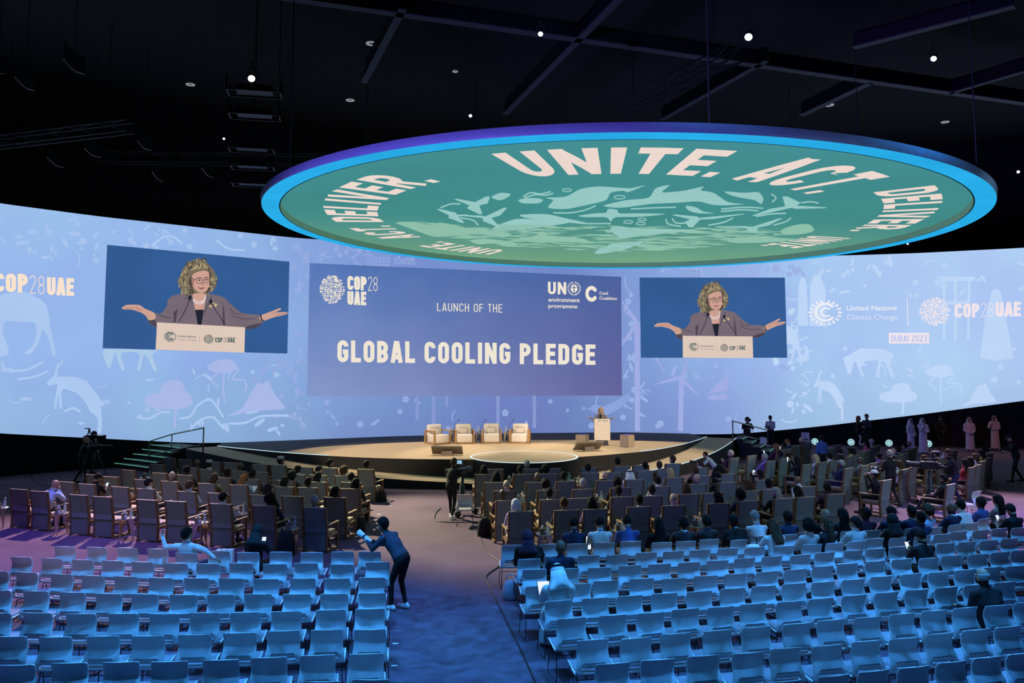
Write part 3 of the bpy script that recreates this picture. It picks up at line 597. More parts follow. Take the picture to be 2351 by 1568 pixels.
def live(q, lab):
    T = on_screen(q); gridquad(mb := MB(), T, .08, 10, 4); lp = mb.build('live_picture', g_bg, screen); lp['label'] = lab
    def part(name, m, off, polys=(), strokes=(), t=.01, rnd=True):
        for p in polys: fill(mb := MB(), uvp(smooth(p, 3) if rnd and len(p) > 4 else p), T, off); mb.build(name, m, lp)
        for p in strokes: stroke(mb := MB(), uvp([(q.x, q.y) for q in catmull([k+(0,) for k in p], 4)] if len(p) > 2 else p), t, T, off, asp=.56); mb.build(name, m, lp)
    part('pictured_hands', g_skin, .12, [[(255, 825), (300, 790), (340, 782), (470, 785), (540, 830), (650, 880), (665, 950), (600, 968), (560, 930), (500, 880), (380, 840), (300, 838)], [(1880, 940), (1960, 895), (2070, 855), (2150, 822), (2172, 838), (2110, 872), (2220, 868), (2254, 885), (2200, 907), (2100, 928), (2000, 962), (1930, 985)]])
    part('pictured_finger_lines', g_sh, .135, (), [[(300, 822), (420, 818), (500, 850)], [(2110, 872), (2050, 890)], [(2250, 886), (2100, 905)]], .006)
    part('pictured_jacket', g_jk, .12, [[(660, 880), (720, 890), (800, 800), (810, 730), (860, 680), (980, 650), (1115, 650), (1120, 760), (1170, 1020), (940, 1005), (690, 995), (682, 1060), (600, 1015), (575, 970), (660, 955)], [(1260, 652), (1300, 648), (1480, 690), (1530, 740), (1700, 880), (1905, 905), (1945, 985), (1930, 1022), (1850, 1065), (1740, 1072), (1500, 1050), (1480, 1035), (1215, 1022), (1245, 830)]])
    part('pictured_jacket_folds', g_jd, .135, [[(880, 870), (930, 830), (905, 990), (880, 990)], [(1470, 740), (1490, 860), (1500, 1030), (1470, 1020)], [(575, 970), (660, 958), (684, 1058), (600, 1015)], [(1760, 1040), (1930, 1000), (1925, 1025), (1850, 1066), (1745, 1070)]], [[(1000, 690), (1060, 720), (1110, 760)], [(1340, 680), (1300, 760), (1250, 880)], [(700, 900), (780, 930), (850, 940)], [(1560, 900), (1700, 950), (1860, 950)], [(1560, 820), (1600, 880), (1700, 900)]], .008)
    part('pictured_neck', g_skin, .125, [[(1100, 640), (1275, 630), (1245, 845), (1140, 845)]])
    part('pictured_top', g_blk, .13, [[(1138, 842), (1242, 840), (1215, 1022), (1172, 1022)]])
    part('pictured_hair', g_hair, .135, [[(1180, 235), (1250, 245), (1310, 310), (1370, 380), (1398, 480), (1385, 570), (1330, 625), (1270, 650), (1200, 640), (1120, 650), (1060, 672), (985, 645), (955, 570), (928, 495), (960, 430), (990, 350), (1050, 280), (1110, 245)]])
    part('pictured_hair_shade', g_hd, .15, [[(1095, 440), (1120, 405), (1105, 560), (1125, 645), (1080, 660), (1060, 560), (1070, 480)], [(1305, 380), (1340, 450), (1340, 560), (1290, 640), (1270, 640), (1310, 540)]], [[(1150, 260), (1080, 330), (1040, 430)], [(1230, 270), (1300, 350), (1340, 420)]], .012)
    part('pictured_hair_locks', g_hl, .155, (), [[(1100, 290), (1030, 350), (1010, 400)], [(970, 470), (985, 540), (975, 600)], [(1010, 500), (1030, 570), (1020, 630)], [(1190, 300), (1150, 340), (1080, 370)], [(1360, 460), (1375, 540), (1350, 590)], [(1230, 310), (1270, 320), (1290, 350)]], .014)
    rn = random.Random(12); out = [(1180, 240), (1250, 250), (1310, 310), (1370, 385), (1395, 480), (1382, 570), (1335, 620), (1285, 640), (1120, 640), (1060, 665), (990, 640), (955, 570), (935, 495), (965, 430), (992, 350), (1050, 285), (1110, 248)]
    for tone, m_, n_ in (('shade', g_hd, 26), ('lock', g_hl, 26), ('lock', g_hair, 34)):
        mb = MB()
        for _ in range(n_):
            i = rn.randrange(len(out)); p = Vector(out[i]); c = Vector((1190, 440)); q = p+(c-p)*rn.uniform(-.06, .42); r = rn.uniform(14, 34); a0 = rn.uniform(0, 360)
            if 1115 < q.x < 1300 and 400 < q.y < 620: continue
            stroke(mb, uvp(arc(q.x, q.y, r, r*1.2, a0, a0+rn.uniform(90, 200), 6)), rn.uniform(.006, .012), T, .156+.001*rn.random(), asp=.56)
        mb.build('pictured_hair_curls', m_, lp)['kind'] = 'stuff'
    face = part('pictured_face', g_skin, .16, [[(1098, 450), (1125, 405), (1235, 372), (1300, 392), (1310, 460), (1304, 560), (1270, 618), (1212, 642), (1150, 612), (1105, 545)]])
    part('pictured_face_shade', g_sh, .17, [[(1105, 470), (1130, 480), (1120, 560), (1150, 605), (1108, 545)], [(1150, 455), (1220, 452), (1218, 466), (1155, 470)], [(1248, 450), (1300, 446), (1300, 460), (1250, 464)], [(1228, 500), (1250, 535), (1222, 545)]])
    part('pictured_spectacles', g_blk, .18, [disc2(1190, 487, 13, 9, 10), disc2(1275, 482, 12, 9, 10)], [arc(1190, 492, 38, 34, 0, 360, 16), arc(1275, 487, 30, 32, 0, 360, 16), [(1100, 462), (1152, 482)], [(1228, 485), (1246, 484)]], .0045)
    part('pictured_mouth', g_lip, .175, [[(1168, 570), (1210, 580), (1252, 572), (1235, 592), (1200, 592)]])
    part('pictured_necklace', g_prl, .14, (), [[(1112, 730), (1150, 762), (1200, 770), (1245, 745), (1262, 700)], [(1115, 710), (1160, 742), (1210, 745), (1250, 720), (1266, 670)]], .011)
    part('pictured_brooch', g_gold, .15, [disc2(1325, 800, 18, 14, 8), disc2(1385, 785, 18, 20, 8), disc2(1355, 760, 10, 10, 8)], [[(565, 940), (600, 962), (655, 940), (640, 880)]], .010)
    part('pictured_watch', g_blk, .14, (), [[(1925, 905), (1940, 965), (1965, 970)]], .012)
    part('pictured_microphones', g_blk, .16, [disc2(1078, 695, 20, 30, 10), disc2(1328, 745, 20, 28, 10)], [[(1072, 720), (1030, 830), (945, 985)], [(1335, 770), (1420, 900), (1490, 1015)]], .007)
    lec = part('pictured_lectern', g_lec, .17, [[(682, 992), (1738, 1052), (1730, 1356), (665, 1320)]])
    f = lambda x0, y0, x1, y1, s: (lambda u, v, off: T(*inv_bil(CQ, (x0+(x1-x0)*u, y1+(y0-y1)*v+s*u)), off))
    def ink(fn): fn(mb := MB()); mb.build('pictured_logo', g_ink, lp)
    ink(lambda mb: un_emblem(mb, f(768, 1100, 912, 1222, 6), 0, .19)); ink(lambda mb: font_text(mb, 'United Nations', f(935, 1142, 1150, 1168, 10), .19, bold=.01)); ink(lambda mb: font_text(mb, 'Climate Change', f(935, 1186, 1150, 1208, 10), .19, bold=-.01))
    ink(lambda mb: stroke(mb, uvp([(1192, 1150), (1192, 1240)]), .002, T, .19, asp=.56)); ink(lambda mb: globe_logo(mb, f(1240, 1135, 1362, 1250, 4), 0, .19, 4))
    for s_, x0, x1, t_ in (('COP', 1380, 1468, .2), ('28', 1476, 1522, .07), ('UAE', 1530, 1618, .2)): ink(lambda mb: caps(mb, s_, None, t_, 0, .19, T0=f(x0, 1172, x1, 1232, 4), gap=.08))
live(LQ, 'live picture of the speaker, tilted nearer the camel artwork')
live(RQ, 'live picture of the speaker beside the white emblem logos')
# ---------------------------------------------------------------- hanging disc
ZD = 4.4
DCX, DCY, DZ, DR1, DR2, DTX = .7089*ZD, 5.8176*ZD, HC+ZD, 2.4265*ZD, 2.314*ZD, -.0176
def Dplane(px, py, up=0.0):
    d = ray(px, py); h = DZ-HC+up     # z = h + DTX*(x-DCX)
    t = (h-DTX*DCX)/(d.z-DTX*d.x); return Vector((d.x*t, d.y*t, HC+d.z*t))
def Dz(x, up=0.0): return DZ+up+DTX*(x-DCX)
def Dpt(r, a, up): x = DCX+r*math.cos(a); return (x, DCY+r*math.sin(a), Dz(x, up))
disc_thing = thing('ceiling_disc', 'giant round hanging disc with teal underside, lettering and glowing blue rim', 'disc', (0, 0, 0))
n = 160
def ringmesh(mb, rings, m=0):
    vs = [Dpt(r, 2*pi*k/n, z) for r, z in rings for k in range(n)]
    mb.add(vs, [(i*n+k, i*n+(k+1) % n, (i+1)*n+(k+1) % n, (i+1)*n+k) for i in range(len(rings)-1) for k in range(n)], m)
M_rim = mat('disc_rim_paint', (.16, .20, .30), .5)
mb = MB(); ringmesh(mb, [(DR1, 0), (DR1+.03, .19), (DR1-.3, .24), (0.01, .28)]); mb.build('rim', M_rim, disc_thing, True)
mb = MB(); ringmesh(mb, [(DR2, 0), (DR2+.12, .05), (DR1-.12, .05), (DR1, 0)]); mb.build('light_band', glow('disc_blue_light', lin(40, 172, 232), 1.0, .16, .8), disc_thing, True)
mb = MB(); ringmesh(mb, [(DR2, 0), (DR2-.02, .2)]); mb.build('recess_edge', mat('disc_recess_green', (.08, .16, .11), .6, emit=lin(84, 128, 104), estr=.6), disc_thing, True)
mb = MB(); ringmesh(mb, [(DR2+.012, .0), (DR2-.02, .0)]); mb.build('trim_ring', M_black, disc_thing)
UPF = .2
def teal_mat():
    m = bpy.data.materials.new('projected_teal'); m.use_nodes = True; nt = m.node_tree; nt.nodes.remove(nt.nodes['Principled BSDF']); L = nt.links.new
    e = nt.nodes.new('ShaderNodeEmission'); tc = nt.nodes.new('ShaderNodeTexCoord'); sp = nt.nodes.new('ShaderNodeSeparateXYZ'); mr = nt.nodes.new('ShaderNodeMapRange'); mr.inputs[1].default_value = DCY-DR2; mr.inputs[2].default_value = DCY+DR2
    rp = nt.nodes.new('ShaderNodeValToRGB'); cr = rp.color_ramp; cr.elements[0].color = lin(72, 150, 156)+(1,); cr.elements[1].color = lin(124, 176, 140)+(1,)
    el = cr.elements.new(.45); el.color = lin(70, 148, 146)+(1,)
    nz = nt.nodes.new('ShaderNodeTexNoise'); nz.inputs['Scale'].default_value = .2; ml = nt.nodes.new('ShaderNodeMixRGB'); ml.blend_type = 'MULTIPLY'; ml.inputs[0].default_value = .25
    L(tc.outputs['Object'], sp.inputs[0]); L(sp.outputs[1], mr.inputs[0]); L(mr.outputs[0], rp.inputs[0]); L(tc.outputs['Object'], nz.inputs['Vector']); L(rp.outputs[0], ml.inputs[1]); L(nz.outputs[0], ml.inputs[2]); L(ml.outputs[0], e.inputs[0]); L(e.outputs[0], nt.nodes['Material Output'].inputs[0])
    e.inputs[1].default_value = 1.0; return m
mb = MB(); ringmesh(mb, [(DR2-.01, UPF), (.02, UPF)]); face = mb.build('underside', teal_mat(), disc_thing)
def DT(px, py, off): return Dplane(px, py, UPF-off)
# lettering round the edge, tops outward: two cycles of the words
def polar_of(px, py): p = Dplane(px, py, UPF); return math.hypot(p.x-DCX, p.y-DCY), math.atan2(p.y-DCY, p.x-DCX)
g_dl = glow('projected_disc_letters', lin(236, 216, 206), 1.0, .05, .4)
r_out = (polar_of(1440, 337)[0]+polar_of(1560, 337)[0])/2; r_in = polar_of(1440, 397)[0]
def ringword(text, aL, aR, t, sp, r_in=r_in, r_out=r_out):
    mb = MB()
    def T(u, v, off): a = aL+(aR-aL)*u; r = r_in+(r_out-r_in)*v; x = DCX+r*math.cos(a); return Vector((x, DCY+r*math.sin(a), Dz(x, UPF-off)))
    caps(mb, text, None, t, 0, .02, T0=T, wid=.62, gap=.17, asp=None); mb.build('ring_word', g_dl, face)
def angof(px, py): return polar_of(px, py)[1]
aU0 = angof(1180, 382); aU1 = angof(1668, 388); aA0 = angof(1738, 388); aA1 = angof(1962, 428); aD0 = angof(2003, 440); aD1 = angof(2020, 531)
def unwrap(a, ref):
    while a-ref > pi: a -= 2*pi
    while a-ref < -pi: a += 2*pi
    return a
aU1 = unwrap(aU1, aU0); aA0 = unwrap(aA0, aU1); aA1 = unwrap(aA1, aA0); aD0 = unwrap(aD0, aA1); aD1 = unwrap(aD1, aD0)
ringword('UNITE.', aU0, aU1, .21, 0); ringword('ACT.', aA0, aA1, .2, 0); ringword('DELIVER.', aD0, aD1, .2, 0, polar_of(2026, 484)[0], polar_of(2148, 484)[0])
def span(p, q): a = angof(*p); return a, unwrap(angof(*q), a)
LI, LO = polar_of(868, 476)[0], polar_of(742, 470)[0]
ringword('DELIVER.', *span((780, 508), (1052, 425)), .2, 0, LI, LO); ringword('ACT.', *span((872, 550), (783, 518)), .2, 0, LI, LO); ringword('UNITE.', *span((1090, 592), (915, 564)), .2, 0, LI, LO); ringword('UNITE.', *span((1990, 548), (1850, 577)), .2, 0, LI, LO)
# sea life, turbines and waves on the underside
K5 = lambda x, y: (600+.3828*x, 270+.3828*y)
K6 = lambda x, y: (1400+.4045*x, 270+.4045*y)
KD = lambda x, y: (1000+.57466*x, .57466*y)
g_df = glow('projected_disc_figures', lin(150, 200, 196), 1.0, .08, .4); g_dg = glow('projected_disc_leaves', lin(142, 192, 172), 1.0, .10, .5)
FIG = {
 'dolphin': [[(450, 830), (470, 800), (440, 790), (520, 785), (580, 755), (650, 745), (735, 750), (780, 752), (838, 740), (790, 760), (765, 768), (750, 762), (700, 770), (680, 800), (600, 820), (520, 835)],
             [(670, 822), (760, 800), (850, 790), (880, 752), (935, 740), (905, 768), (990, 762), (1070, 745), (1060, 760), (1110, 770), (1170, 808), (1235, 815), (1160, 820), (1105, 818), (1050, 805), (960, 810), (860, 815), (740, 830)],
             [(1155, 765), (1230, 770), (1290, 768), (1310, 795), (1300, 815), (1275, 800), (1220, 790), (1180, 780)]],
 'aircraft': [[(570, 862), (640, 852), (680, 850), (690, 835), (725, 838), (735, 852), (820, 852), (920, 855), (820, 866), (720, 868), (700, 885), (680, 868), (600, 868)]],
 'stingray': [[(225, 915), (320, 875), (450, 880), (540, 888), (440, 905), (320, 918)], [(700, 908), (880, 915), (1050, 918), (900, 935), (760, 950), (735, 950)], [(640, 1003), (720, 970), (830, 968), (740, 1000), (650, 1015)]],
 'fish': [[(330, 800), (360, 792), (410, 792), (430, 800), (410, 812), (350, 812)], [(340, 858), (440, 855), (520, 872), (620, 895), (480, 885), (360, 870)], [(225, 785), (260, 770), (300, 775), (285, 790), (260, 800), (235, 795)], [(1000, 822), (1040, 828), (1070, 845), (1115, 852), (1050, 852), (1010, 840)]],
}
for k, polys in FIG.items():
    for p in polys: fill(mb := MB(), smooth([KD(*q) for q in p]), DT, .02); mb.build(k+'_figure', g_df, face)
def turb2(hub, tips, wd):
    mb = MB()
    for t in tips:
        a = Dplane(*KD(*hub), UPF-.02); b = Dplane(*KD(*t), UPF-.02); d = (b-a).normalized(); nn = Vector((-d.y, d.x, 0))*wd; L_ = (b-a).length
        mb.add([a+nn*.5, a+d*L_*.3+nn, b+nn*.2, b-nn*.2, a-nn*.5], [(0, 1, 2, 3, 4)])
    mb.build('turbine_figure', g_df, face)
turb2((155, 820), ((80, 795), (180, 855), (210, 785)), .28); turb2((70, 860), ((10, 835), (110, 890), (130, 858)), .26); turb2((205, 870), ((95, 860), (250, 905), (280, 830)), .26)
turb2((1420, 825), ((1270, 862), (1395, 785), (1560, 830)), .3); turb2((1040, 875), ((950, 858), (1020, 908), (1230, 855)), .3); turb2((1270, 910), ((1120, 905), (1280, 930), (1380, 872)), .26)
for st in ([(470, 850), (540, 850), (600, 838), (640, 822)], [(780, 835), (880, 830), (960, 828)], [(1140, 835), (1230, 828), (1310, 832)], [(1140, 845), (1220, 838), (1290, 842)], [(1340, 775), (1360, 790), (1345, 808)], [(1460, 810), (1500, 806), (1530, 812)], [(920, 875), (930, 895), (980, 905)], [(945, 872), (960, 890), (1000, 892)], [(1090, 900), (1150, 888), (1190, 870)], [(1280, 865), (1340, 855), (1400, 852)], [(350, 785), (380, 770), (420, 775), (460, 765)], [(355, 790), (400, 778), (440, 780), (470, 772)], [(20, 830), (60, 815), (100, 815)], [(100, 870), (150, 880), (170, 900)], [(1350, 900), (1400, 885), (1420, 870)], [(520, 885), (600, 893), (700, 893)]):
    stroke(mb := MB(), [KD(p.x, p.y) for p in catmull([q+(0,) for q in st], 5)], 3.2, DT, .02); mb.build('wave_figure', g_df, face)
for (x, y, r) in ((525, 760, 18), (735, 788, 22), (770, 887, 18), (825, 877, 16), (820, 893, 18)): stroke(mb := MB(), [KD(*p) for p in arc(x, y, r, r*.32, 0, 360, 16)], 2.2, DT, .02); mb.build('bubble_figure', g_df, face)
# dense leaves and reef towards the far side
rn = random.Random(4); mb = MB()
for i in range(330):
    a = rn.uniform(0, pi); r = DR2*math.sqrt(rn.uniform(.0, .42)); x, y = DCX+r*math.cos(a)*1.02, DCY+.6+r*math.sin(a); b = rn.uniform(-.5, .5); L_ = rn.uniform(.25, .9); wv = rn.uniform(.08, .3)
    if (x-DCX)**2+(y-DCY)**2 > (r_in-.35)**2: continue
    dx, dy = math.cos(b), math.sin(b)
    P2 = [(x-dx*L_, y-dy*L_), (x-dy*wv, y+dx*wv), (x+dx*L_, y+dy*L_), (x+dy*wv*.4, y-dx*wv*.4)]
    mb.add([(p[0], p[1], Dz(p[0], UPF-.02)) for p in P2], [(0, 1, 2, 3)])
o = mb.build('reef_and_leaves', g_dg, face); o['kind'] = 'stuff'
# tree-canopy band on the far left of the underside, deer silhouettes
for pts in (((805, 630), (900, 625), (1000, 640), (1080, 630), (1180, 650), (1260, 665), (1400, 680), (1500, 700), (1450, 718), (1300, 700), (1150, 710), (1040, 715), (960, 690), (880, 660)), ((1550, 720), (1640, 710), (1690, 680), (1720, 710), (1850, 715), (1960, 735), (1900, 750), (1760, 745), (1640, 750), (1580, 735)), ((1250, 735), (1330, 730), (1440, 735), (1540, 760), (1480, 775), (1400, 755), (1300, 760))):
    fill(mb := MB(), smooth([K5(*p) for p in pts]), DT, .025); mb.build('canopy_figure', g_dg, face)
for pts in (((970, 640), (1050, 610), (1130, 605), (1160, 640), (1100, 660), (1000, 665)), ((660, 690), (800, 675), (1060, 690), (950, 705), (720, 712))):
    fill(mb := MB(), smooth([K6(*p) for p in pts]), DT, .025); mb.build('turtle_figure', g_dg, face)
# suspension wires
M_wire = mat('dark_steel', (.06, .06, .065), .45, .8)
for a in (2.6, 2.05, 1.2, .35, -.5, -1.5, -2.6, 3.4):
    x, y, z = Dpt(DR1-.4, a, .3)
    MB().tube([(x, y, z), (x, y, ZC)], .018, 5).build('suspension_wire', M_wire, disc_thing)

# ---------------------------------------------------------------- stage
ZS = .92
M_beige = mat('beige_stage_carpet', (.56, .43, .28), .9, var=.10, scale=3, bump=.15, spec=.15)
M_dark = mat('black_stage_paint', (.008, .008, .009), .7)
M_led = glow('led_edge_white', lin(200, 235, 245), 1.0)
front = [G(*p, ZS) for p in ((500, 1023.5), (513, 1026), (575, 1032), (640, 1038), (755, 1046), (880, 1051.5), (1000, 1054), (1130, 1054.5), (1250, 1053), (1330, 1048.5), (1420, 1041.5), (1500, 1033), (1560, 1022), (1600, 1011), (1622, 1003))]
FR = catmull(front, 5); FR = [Vector((p.x, p.y, ZS)) for p in FR]
stage = thing('stage', 'low curved stage with beige carpet and black front below the screen', 'stage', (0, 0, 0))
backL, backR = Vector((-12.6, 38.2, ZS)), Vector((10.4, 43.5, ZS))
back = [Vector((9.3, 42.8, ZS)), Vector((6, 43.6, ZS)), Vector((0, 43.0, ZS)), Vector((-6, 41.2, ZS)), Vector((-13.4, 37.6, ZS))]
outl = [(p.x, p.y) for p in FR]+[(p.x, p.y) for p in back]
MB().prism(outl, .0, ZS-.012).build('stage_deck', M_dark, stage)
# carpet: lens between the front edge and its rear arc
rear = [G(*p, ZS) for p in ((648, 1037.2), (700, 1030), (755, 1024.5), (860, 1018.5), (972, 1014.3), (1100, 1011), (1250, 1010), (1380, 1010.5), (1500, 1012.7), (1565, 1014.8))]
RR = catmull(rear, 4); xs = RR[0].x; xe = RR[-1].x
fr = [p for p in FR if xs-.2 < p.x < xe+.45]
pol = [(p.x, p.y) for p in fr]+[(p.x, p.y) for p in RR[::-1]]
MB().prism(pol, ZS-.012, ZS).build('stage_carpet', M_beige, stage)
CC = Vector((.47, 31.9, 0)); CR = 2.07
apron = [(CC.x+CR*1.035*math.cos(a), CC.y+CR*1.035*math.sin(a)) for a in np.linspace(0, 2*pi, 49)[:-1]]
MB().prism(apron, .02, ZS-.006).build('round_apron', M_dark, stage)
MB().prism([(CC.x+CR*math.cos(a), CC.y+CR*math.sin(a)) for a in np.linspace(0, 2*pi, 49)[:-1]], ZS-.004, ZS+.002).build('round_carpet', M_beige, stage)
mb = MB(); nn = 72
vs = [(CC.x+r*math.cos(2*pi*k/nn), CC.y+r*math.sin(2*pi*k/nn), z) for r, z in ((CR-.035, ZS+.003), (CR-.03, ZS+.009), (CR+.03, ZS+.009), (CR+.035, ZS-.01)) for k in range(nn)]
mb.add(vs, [(i*nn+k, i*nn+(k+1) % nn, (i+1)*nn+(k+1) % nn, (i+1)*nn+k) for i in range(3) for k in range(nn)]); mb.build('led_ring', glow('led_ring_white', lin(225, 245, 250), 1.1), stage)
# LED nosing along the outer ends of the front edge
MB().tube([p+Vector((0, -.01, .01)) for p in FR if p.x < -6.8], .014, 5).build('led_edge', M_led, stage)
MB().tube([p+Vector((0, -.01, .012)) for p in FR if p.x > 5.2], .014, 5).build('led_edge', M_led, stage)
# ramp hugging the front: rises from the middle to both ends
Ls = [0]
for i in range(1, len(FR)): Ls.append(Ls[-1]+(FR[i]-FR[i-1]).length)
mid = interp(.6, [p.x for p in FR], Ls)
def rampz(i):
    l = Ls[i]; t = (mid-l)/mid if l < mid else (l-mid)/(Ls[-1]-mid); t = max(0, min(1, t)); return .16+(ZS-.02-.16)*(t**1.25)
inn = []; out = []
for i, p in enumerate(FR):
    a = FR[max(0, i-1)]; b = FR[min(len(FR)-1, i+1)]; d = (b-a).normalized(); nrm = Vector((d.y, -d.x, 0))
    z = rampz(i); wd = 1.35 if p.x < 5 else 1.35+(p.x-5)*.02
    if abs(p.x-CC.x) < CR*1.3: wd += .25*math.cos((p.x-CC.x)/(CR*1.3)*pi/2)
    inn.append(Vector((p.x, p.y, z))); out.append(Vector((p.x, p.y, z))+nrm*wd)
mb = MB()
for a, b in zip(inn, out): mb.v += [tuple(a), tuple(b), (b.x, b.y, 0), (a.x, a.y, 0)]
for i in range(len(inn)-1): a = 4*i; mb.f += [(a, a+1, a+5, a+4), (a+1, a+2, a+6, a+5)]; mb.m += [0, 1]
e = 4*(len(inn)-1); mb.f += [(0, 3, 2, 1), (e, e+1, e+2, e+3)]; mb.m += [1, 1]
ramp = mb.build('stage_ramp', [M_beige, M_dark], stage); ramp['label'] = 'beige carpeted ramp curving along the front of the stage'
MB().tube([p+Vector((0, 0, .012)) for p in out if p.x > 5.2], .015, 5).build('led_edge', M_led, ramp)
def stairs(name, S0, e, nrm, L, steps, run, rise, lab, railpts, lnd=3.0):
    t = thing(name, lab, 'stairs', (0, 0, 0)); e = Vector(e+(0,)).normalized(); nrm = Vector(nrm+(0,)).normalized(); S0 = Vector(S0+(0,))
    for k in range(steps):
        a = S0+nrm*run*k; b = a+e*L; c = b+nrm*run*(1.0 if k < steps-1 else lnd); d = a+nrm*run*(1.0 if k < steps-1 else lnd); z = rise*(k+1)
        st = MB().prism([(p.x, p.y) for p in (a, b, c, d)], 0.0, z).build('step', M_dark, t)
        MB().prism([(p.x, p.y) for p in (a+nrm*.03, b+nrm*.03, c, d)], z, z+.006).build('tread', mat('stair_tread_green', (.13, .17, .13), .8), st)
        MB().tube([a+Vector((0, 0, z+.005)), b+Vector((0, 0, z+.005))], .016, 5).build('nosing_light', glow('nosing_teal', lin(96, 165, 150), .9), st)
    M_rail = mat('brushed_steel_rail', (.42, .40, .36), .35, .9)
    P = railpts
    MB().tube([P[0][0], P[0][1]]+[p[1] for p in P[1:-1]]+[P[-1][1], P[-1][0]], .032, 8, closed=False).build('handrail', M_rail, t, True)
    MB().tube([P[0][0]*.62+P[0][1]*.38, P[-1][0]*.62+P[-1][1]*.38], .02, 8).build('mid_rail', M_rail, t, True)
    for p in P[1:-1]: MB().tube([p[0], p[1]], .026, 8).build('rail_post', M_rail, t, True)
    return t
V3 = lambda x, y, z: Vector((x, y, z))
E1 = Vector((.81, -.586)); N1 = Vector((.586, .81)); B0 = Vector((-17.75, 36.2))
def stair_pt(k, s, z): p = B0+N1*.355*k+E1*s; return V3(p.x, p.y, z)
r0 = G(341, 1065.5, .18); r1 = G(393, 1050, .54); r2 = G(466, 1041, .86)
stairs('stage_stairs', (-17.75, 36.2), (.81, -.586), (.586, .81), 3.0, 5, .355, .178, 'black steps with steel handrail and lit nosings beside two camera operators', [(r0, r0+V3(0, 0, .98)), (r1, r1+V3(.0, 0, .98)), (r2, r2+V3(0, 0, 1.04))])
q0 = G(1763, 1029, .2); q1 = G(1683, 1013, .9)
stairs('stage_stairs', (12.75, 39.0), (.42, .90), (-.90, .42), 1.7, 5, .42, .178, 'black steps with steel handrail behind the camera operator with headset', [(q0, q0+V3(0, 0, .93)), (q1, q1+V3(0, 0, .95))], 1.2)
# ---------------------------------------------------------------- things on the stage
def hd(a): return -math.radians(a)       # heading a: 0 = away from the camera, 90 = right, 180 = towards the camera
M_wood = mat('warm_oak', (.42, .24, .10), .5, var=.25, scale=5)
M_cream = mat('cream_upholstery', (.78, .70, .64), .85, var=.05, scale=20, bump=.08)
def rbox(mb, c, d, r, m=0):
    """box with softened edges"""
    x, y, z = [k/2 for k in d]; rings = []
    def ring(zz, ins): 
        X, Y = x-ins, y-ins; q = r
        return [(c[0]+sx*(X-q)+q*math.cos(a), c[1]+sy*(Y-q)+q*math.sin(a), c[2]+zz) for sx, sy, a0 in ((1, 1, 0), (-1, 1, pi/2), (-1, -1, pi), (1, -1, 3*pi/2)) for a in (a0, a0+pi/4, a0+pi/2)]
    mb.loft([ring(-z, r*.8), ring(-z+r*.35, r*.25), ring(-z+r, 0), ring(z-r, 0), ring(z-r*.35, r*.25), ring(z, r*.8)], m)
def lounge(px, py, a, lab):
    p = G(px, py, ZS); c = p+Vector((0, .42, 0)); t = thing('lounge_armchair', lab, 'armchair', c, hd(a), 'cream lounge chairs on the stage')
    mb = MB(); rbox(mb, (0, .03, .245), (.72, .80, .37), .05); mb.build('seat', M_cream, t, True)
    mb = MB(); rbox(mb, (0, -.32, .60), (.72, .2, .52), .06); mb.build('backrest', M_cream, t, True)
    mb = MB(); rbox(mb, (.02, -.19, .56), (.42, .11, .26), .05); mb.build('cushion', mat('cushion_cream', (.70, .62, .55), .9), t, True)
    for s in (-1, 1):
        ar = MB(); ar.box((s*.42, .0, .60), (.075, .86, .05)); ar.build('armrest', M_wood, t)
        MB().box((s*.42, .40, .30), (.075, .06, .56)).build('leg', M_wood, t); MB().box((s*.42, -.40, .30), (.075, .06, .56)).build('leg', M_wood, t)
        MB().box((s*.42, 0, .035), (.075, .80, .05)).build('side_rail', M_wood, t)
    MB().box((0, .36, .03), (.76, .05, .05)).build('front_rail', M_wood, t)
    return t
lounge(1003, 1021, 143, 'cream lounge armchair turned sideways at the end of the stage row')
lounge(1064, 1019.5, 172, 'cream lounge armchair second from the turned chair on stage')
lounge(1128, 1018.5, 178, 'cream lounge armchair third from the turned chair on stage')
lounge(1194, 1018.5, 186, 'cream lounge armchair at the lectern end of the stage row')
M_steel = mat('polished_steel', (.62, .60, .57), .22, .95, var=.05)
M_glassy = mat('clear_bottle', (.55, .62, .66), .12, 0, trans=.55); M_cap = mat('bottle_cap', (.7, .75, .8), .4)
def fin_table(loc, rz, h, r, lab, group, mfin=None):
    t = thing('side_table', lab, 'side table', loc, rz, group); mf = mfin or M_steel
    MB().lathe([(r*.96, h-.02), (r, h-.015), (r, h-.004), (r*.97, h)], 20).build('table_top', mf, t)
    for k in range(3):     # crescent blade legs
        a = 2*pi*k/3+.4; R = Matrix.Rotation(a, 4, 'Z'); prof = [(r*.93, 0), (r*.93, h-.02), (r*.80, h-.02)]+[(r*(.80-.55*math.sin(pi*j/8*.5)*1.0)+r*.55*(j/8)**2*1.0, (h-.02)*(1-j/8)) for j in range(1, 9)]
        prof = [(r*.95, 0), (r*.95, h-.02), (r*.12, h-.02), (r*.34, h*.72), (r*.55, h*.45), (r*.72, h*.2), (r*.80, 0)]
        mb = MB(); mb.prism([(x, z) for x, z in prof], -.008, .008, 0, R @ Matrix.Rotation(pi/2, 4, 'X')); mb.build('blade_leg', mf, t)
    return t
def bottle(loc, lab, grp, s=1.0):
    t = thing('water_bottle', lab, 'bottle', loc, 0, grp)
    MB().lathe([(.03*s, 0), (.033*s, .01*s), (.033*s, .14*s), (.014*s, .19*s), (.013*s, .23*s)], 10).build('bottle_body', M_glassy, t, True)
    MB().lathe([(.016*s, .215*s), (.016*s, .245*s), (.0, .246*s)], 8).build('bottle_cap', M_cap, t); return t
M_blackp = mat('black_plastic', (.012, .012, .013), .45)
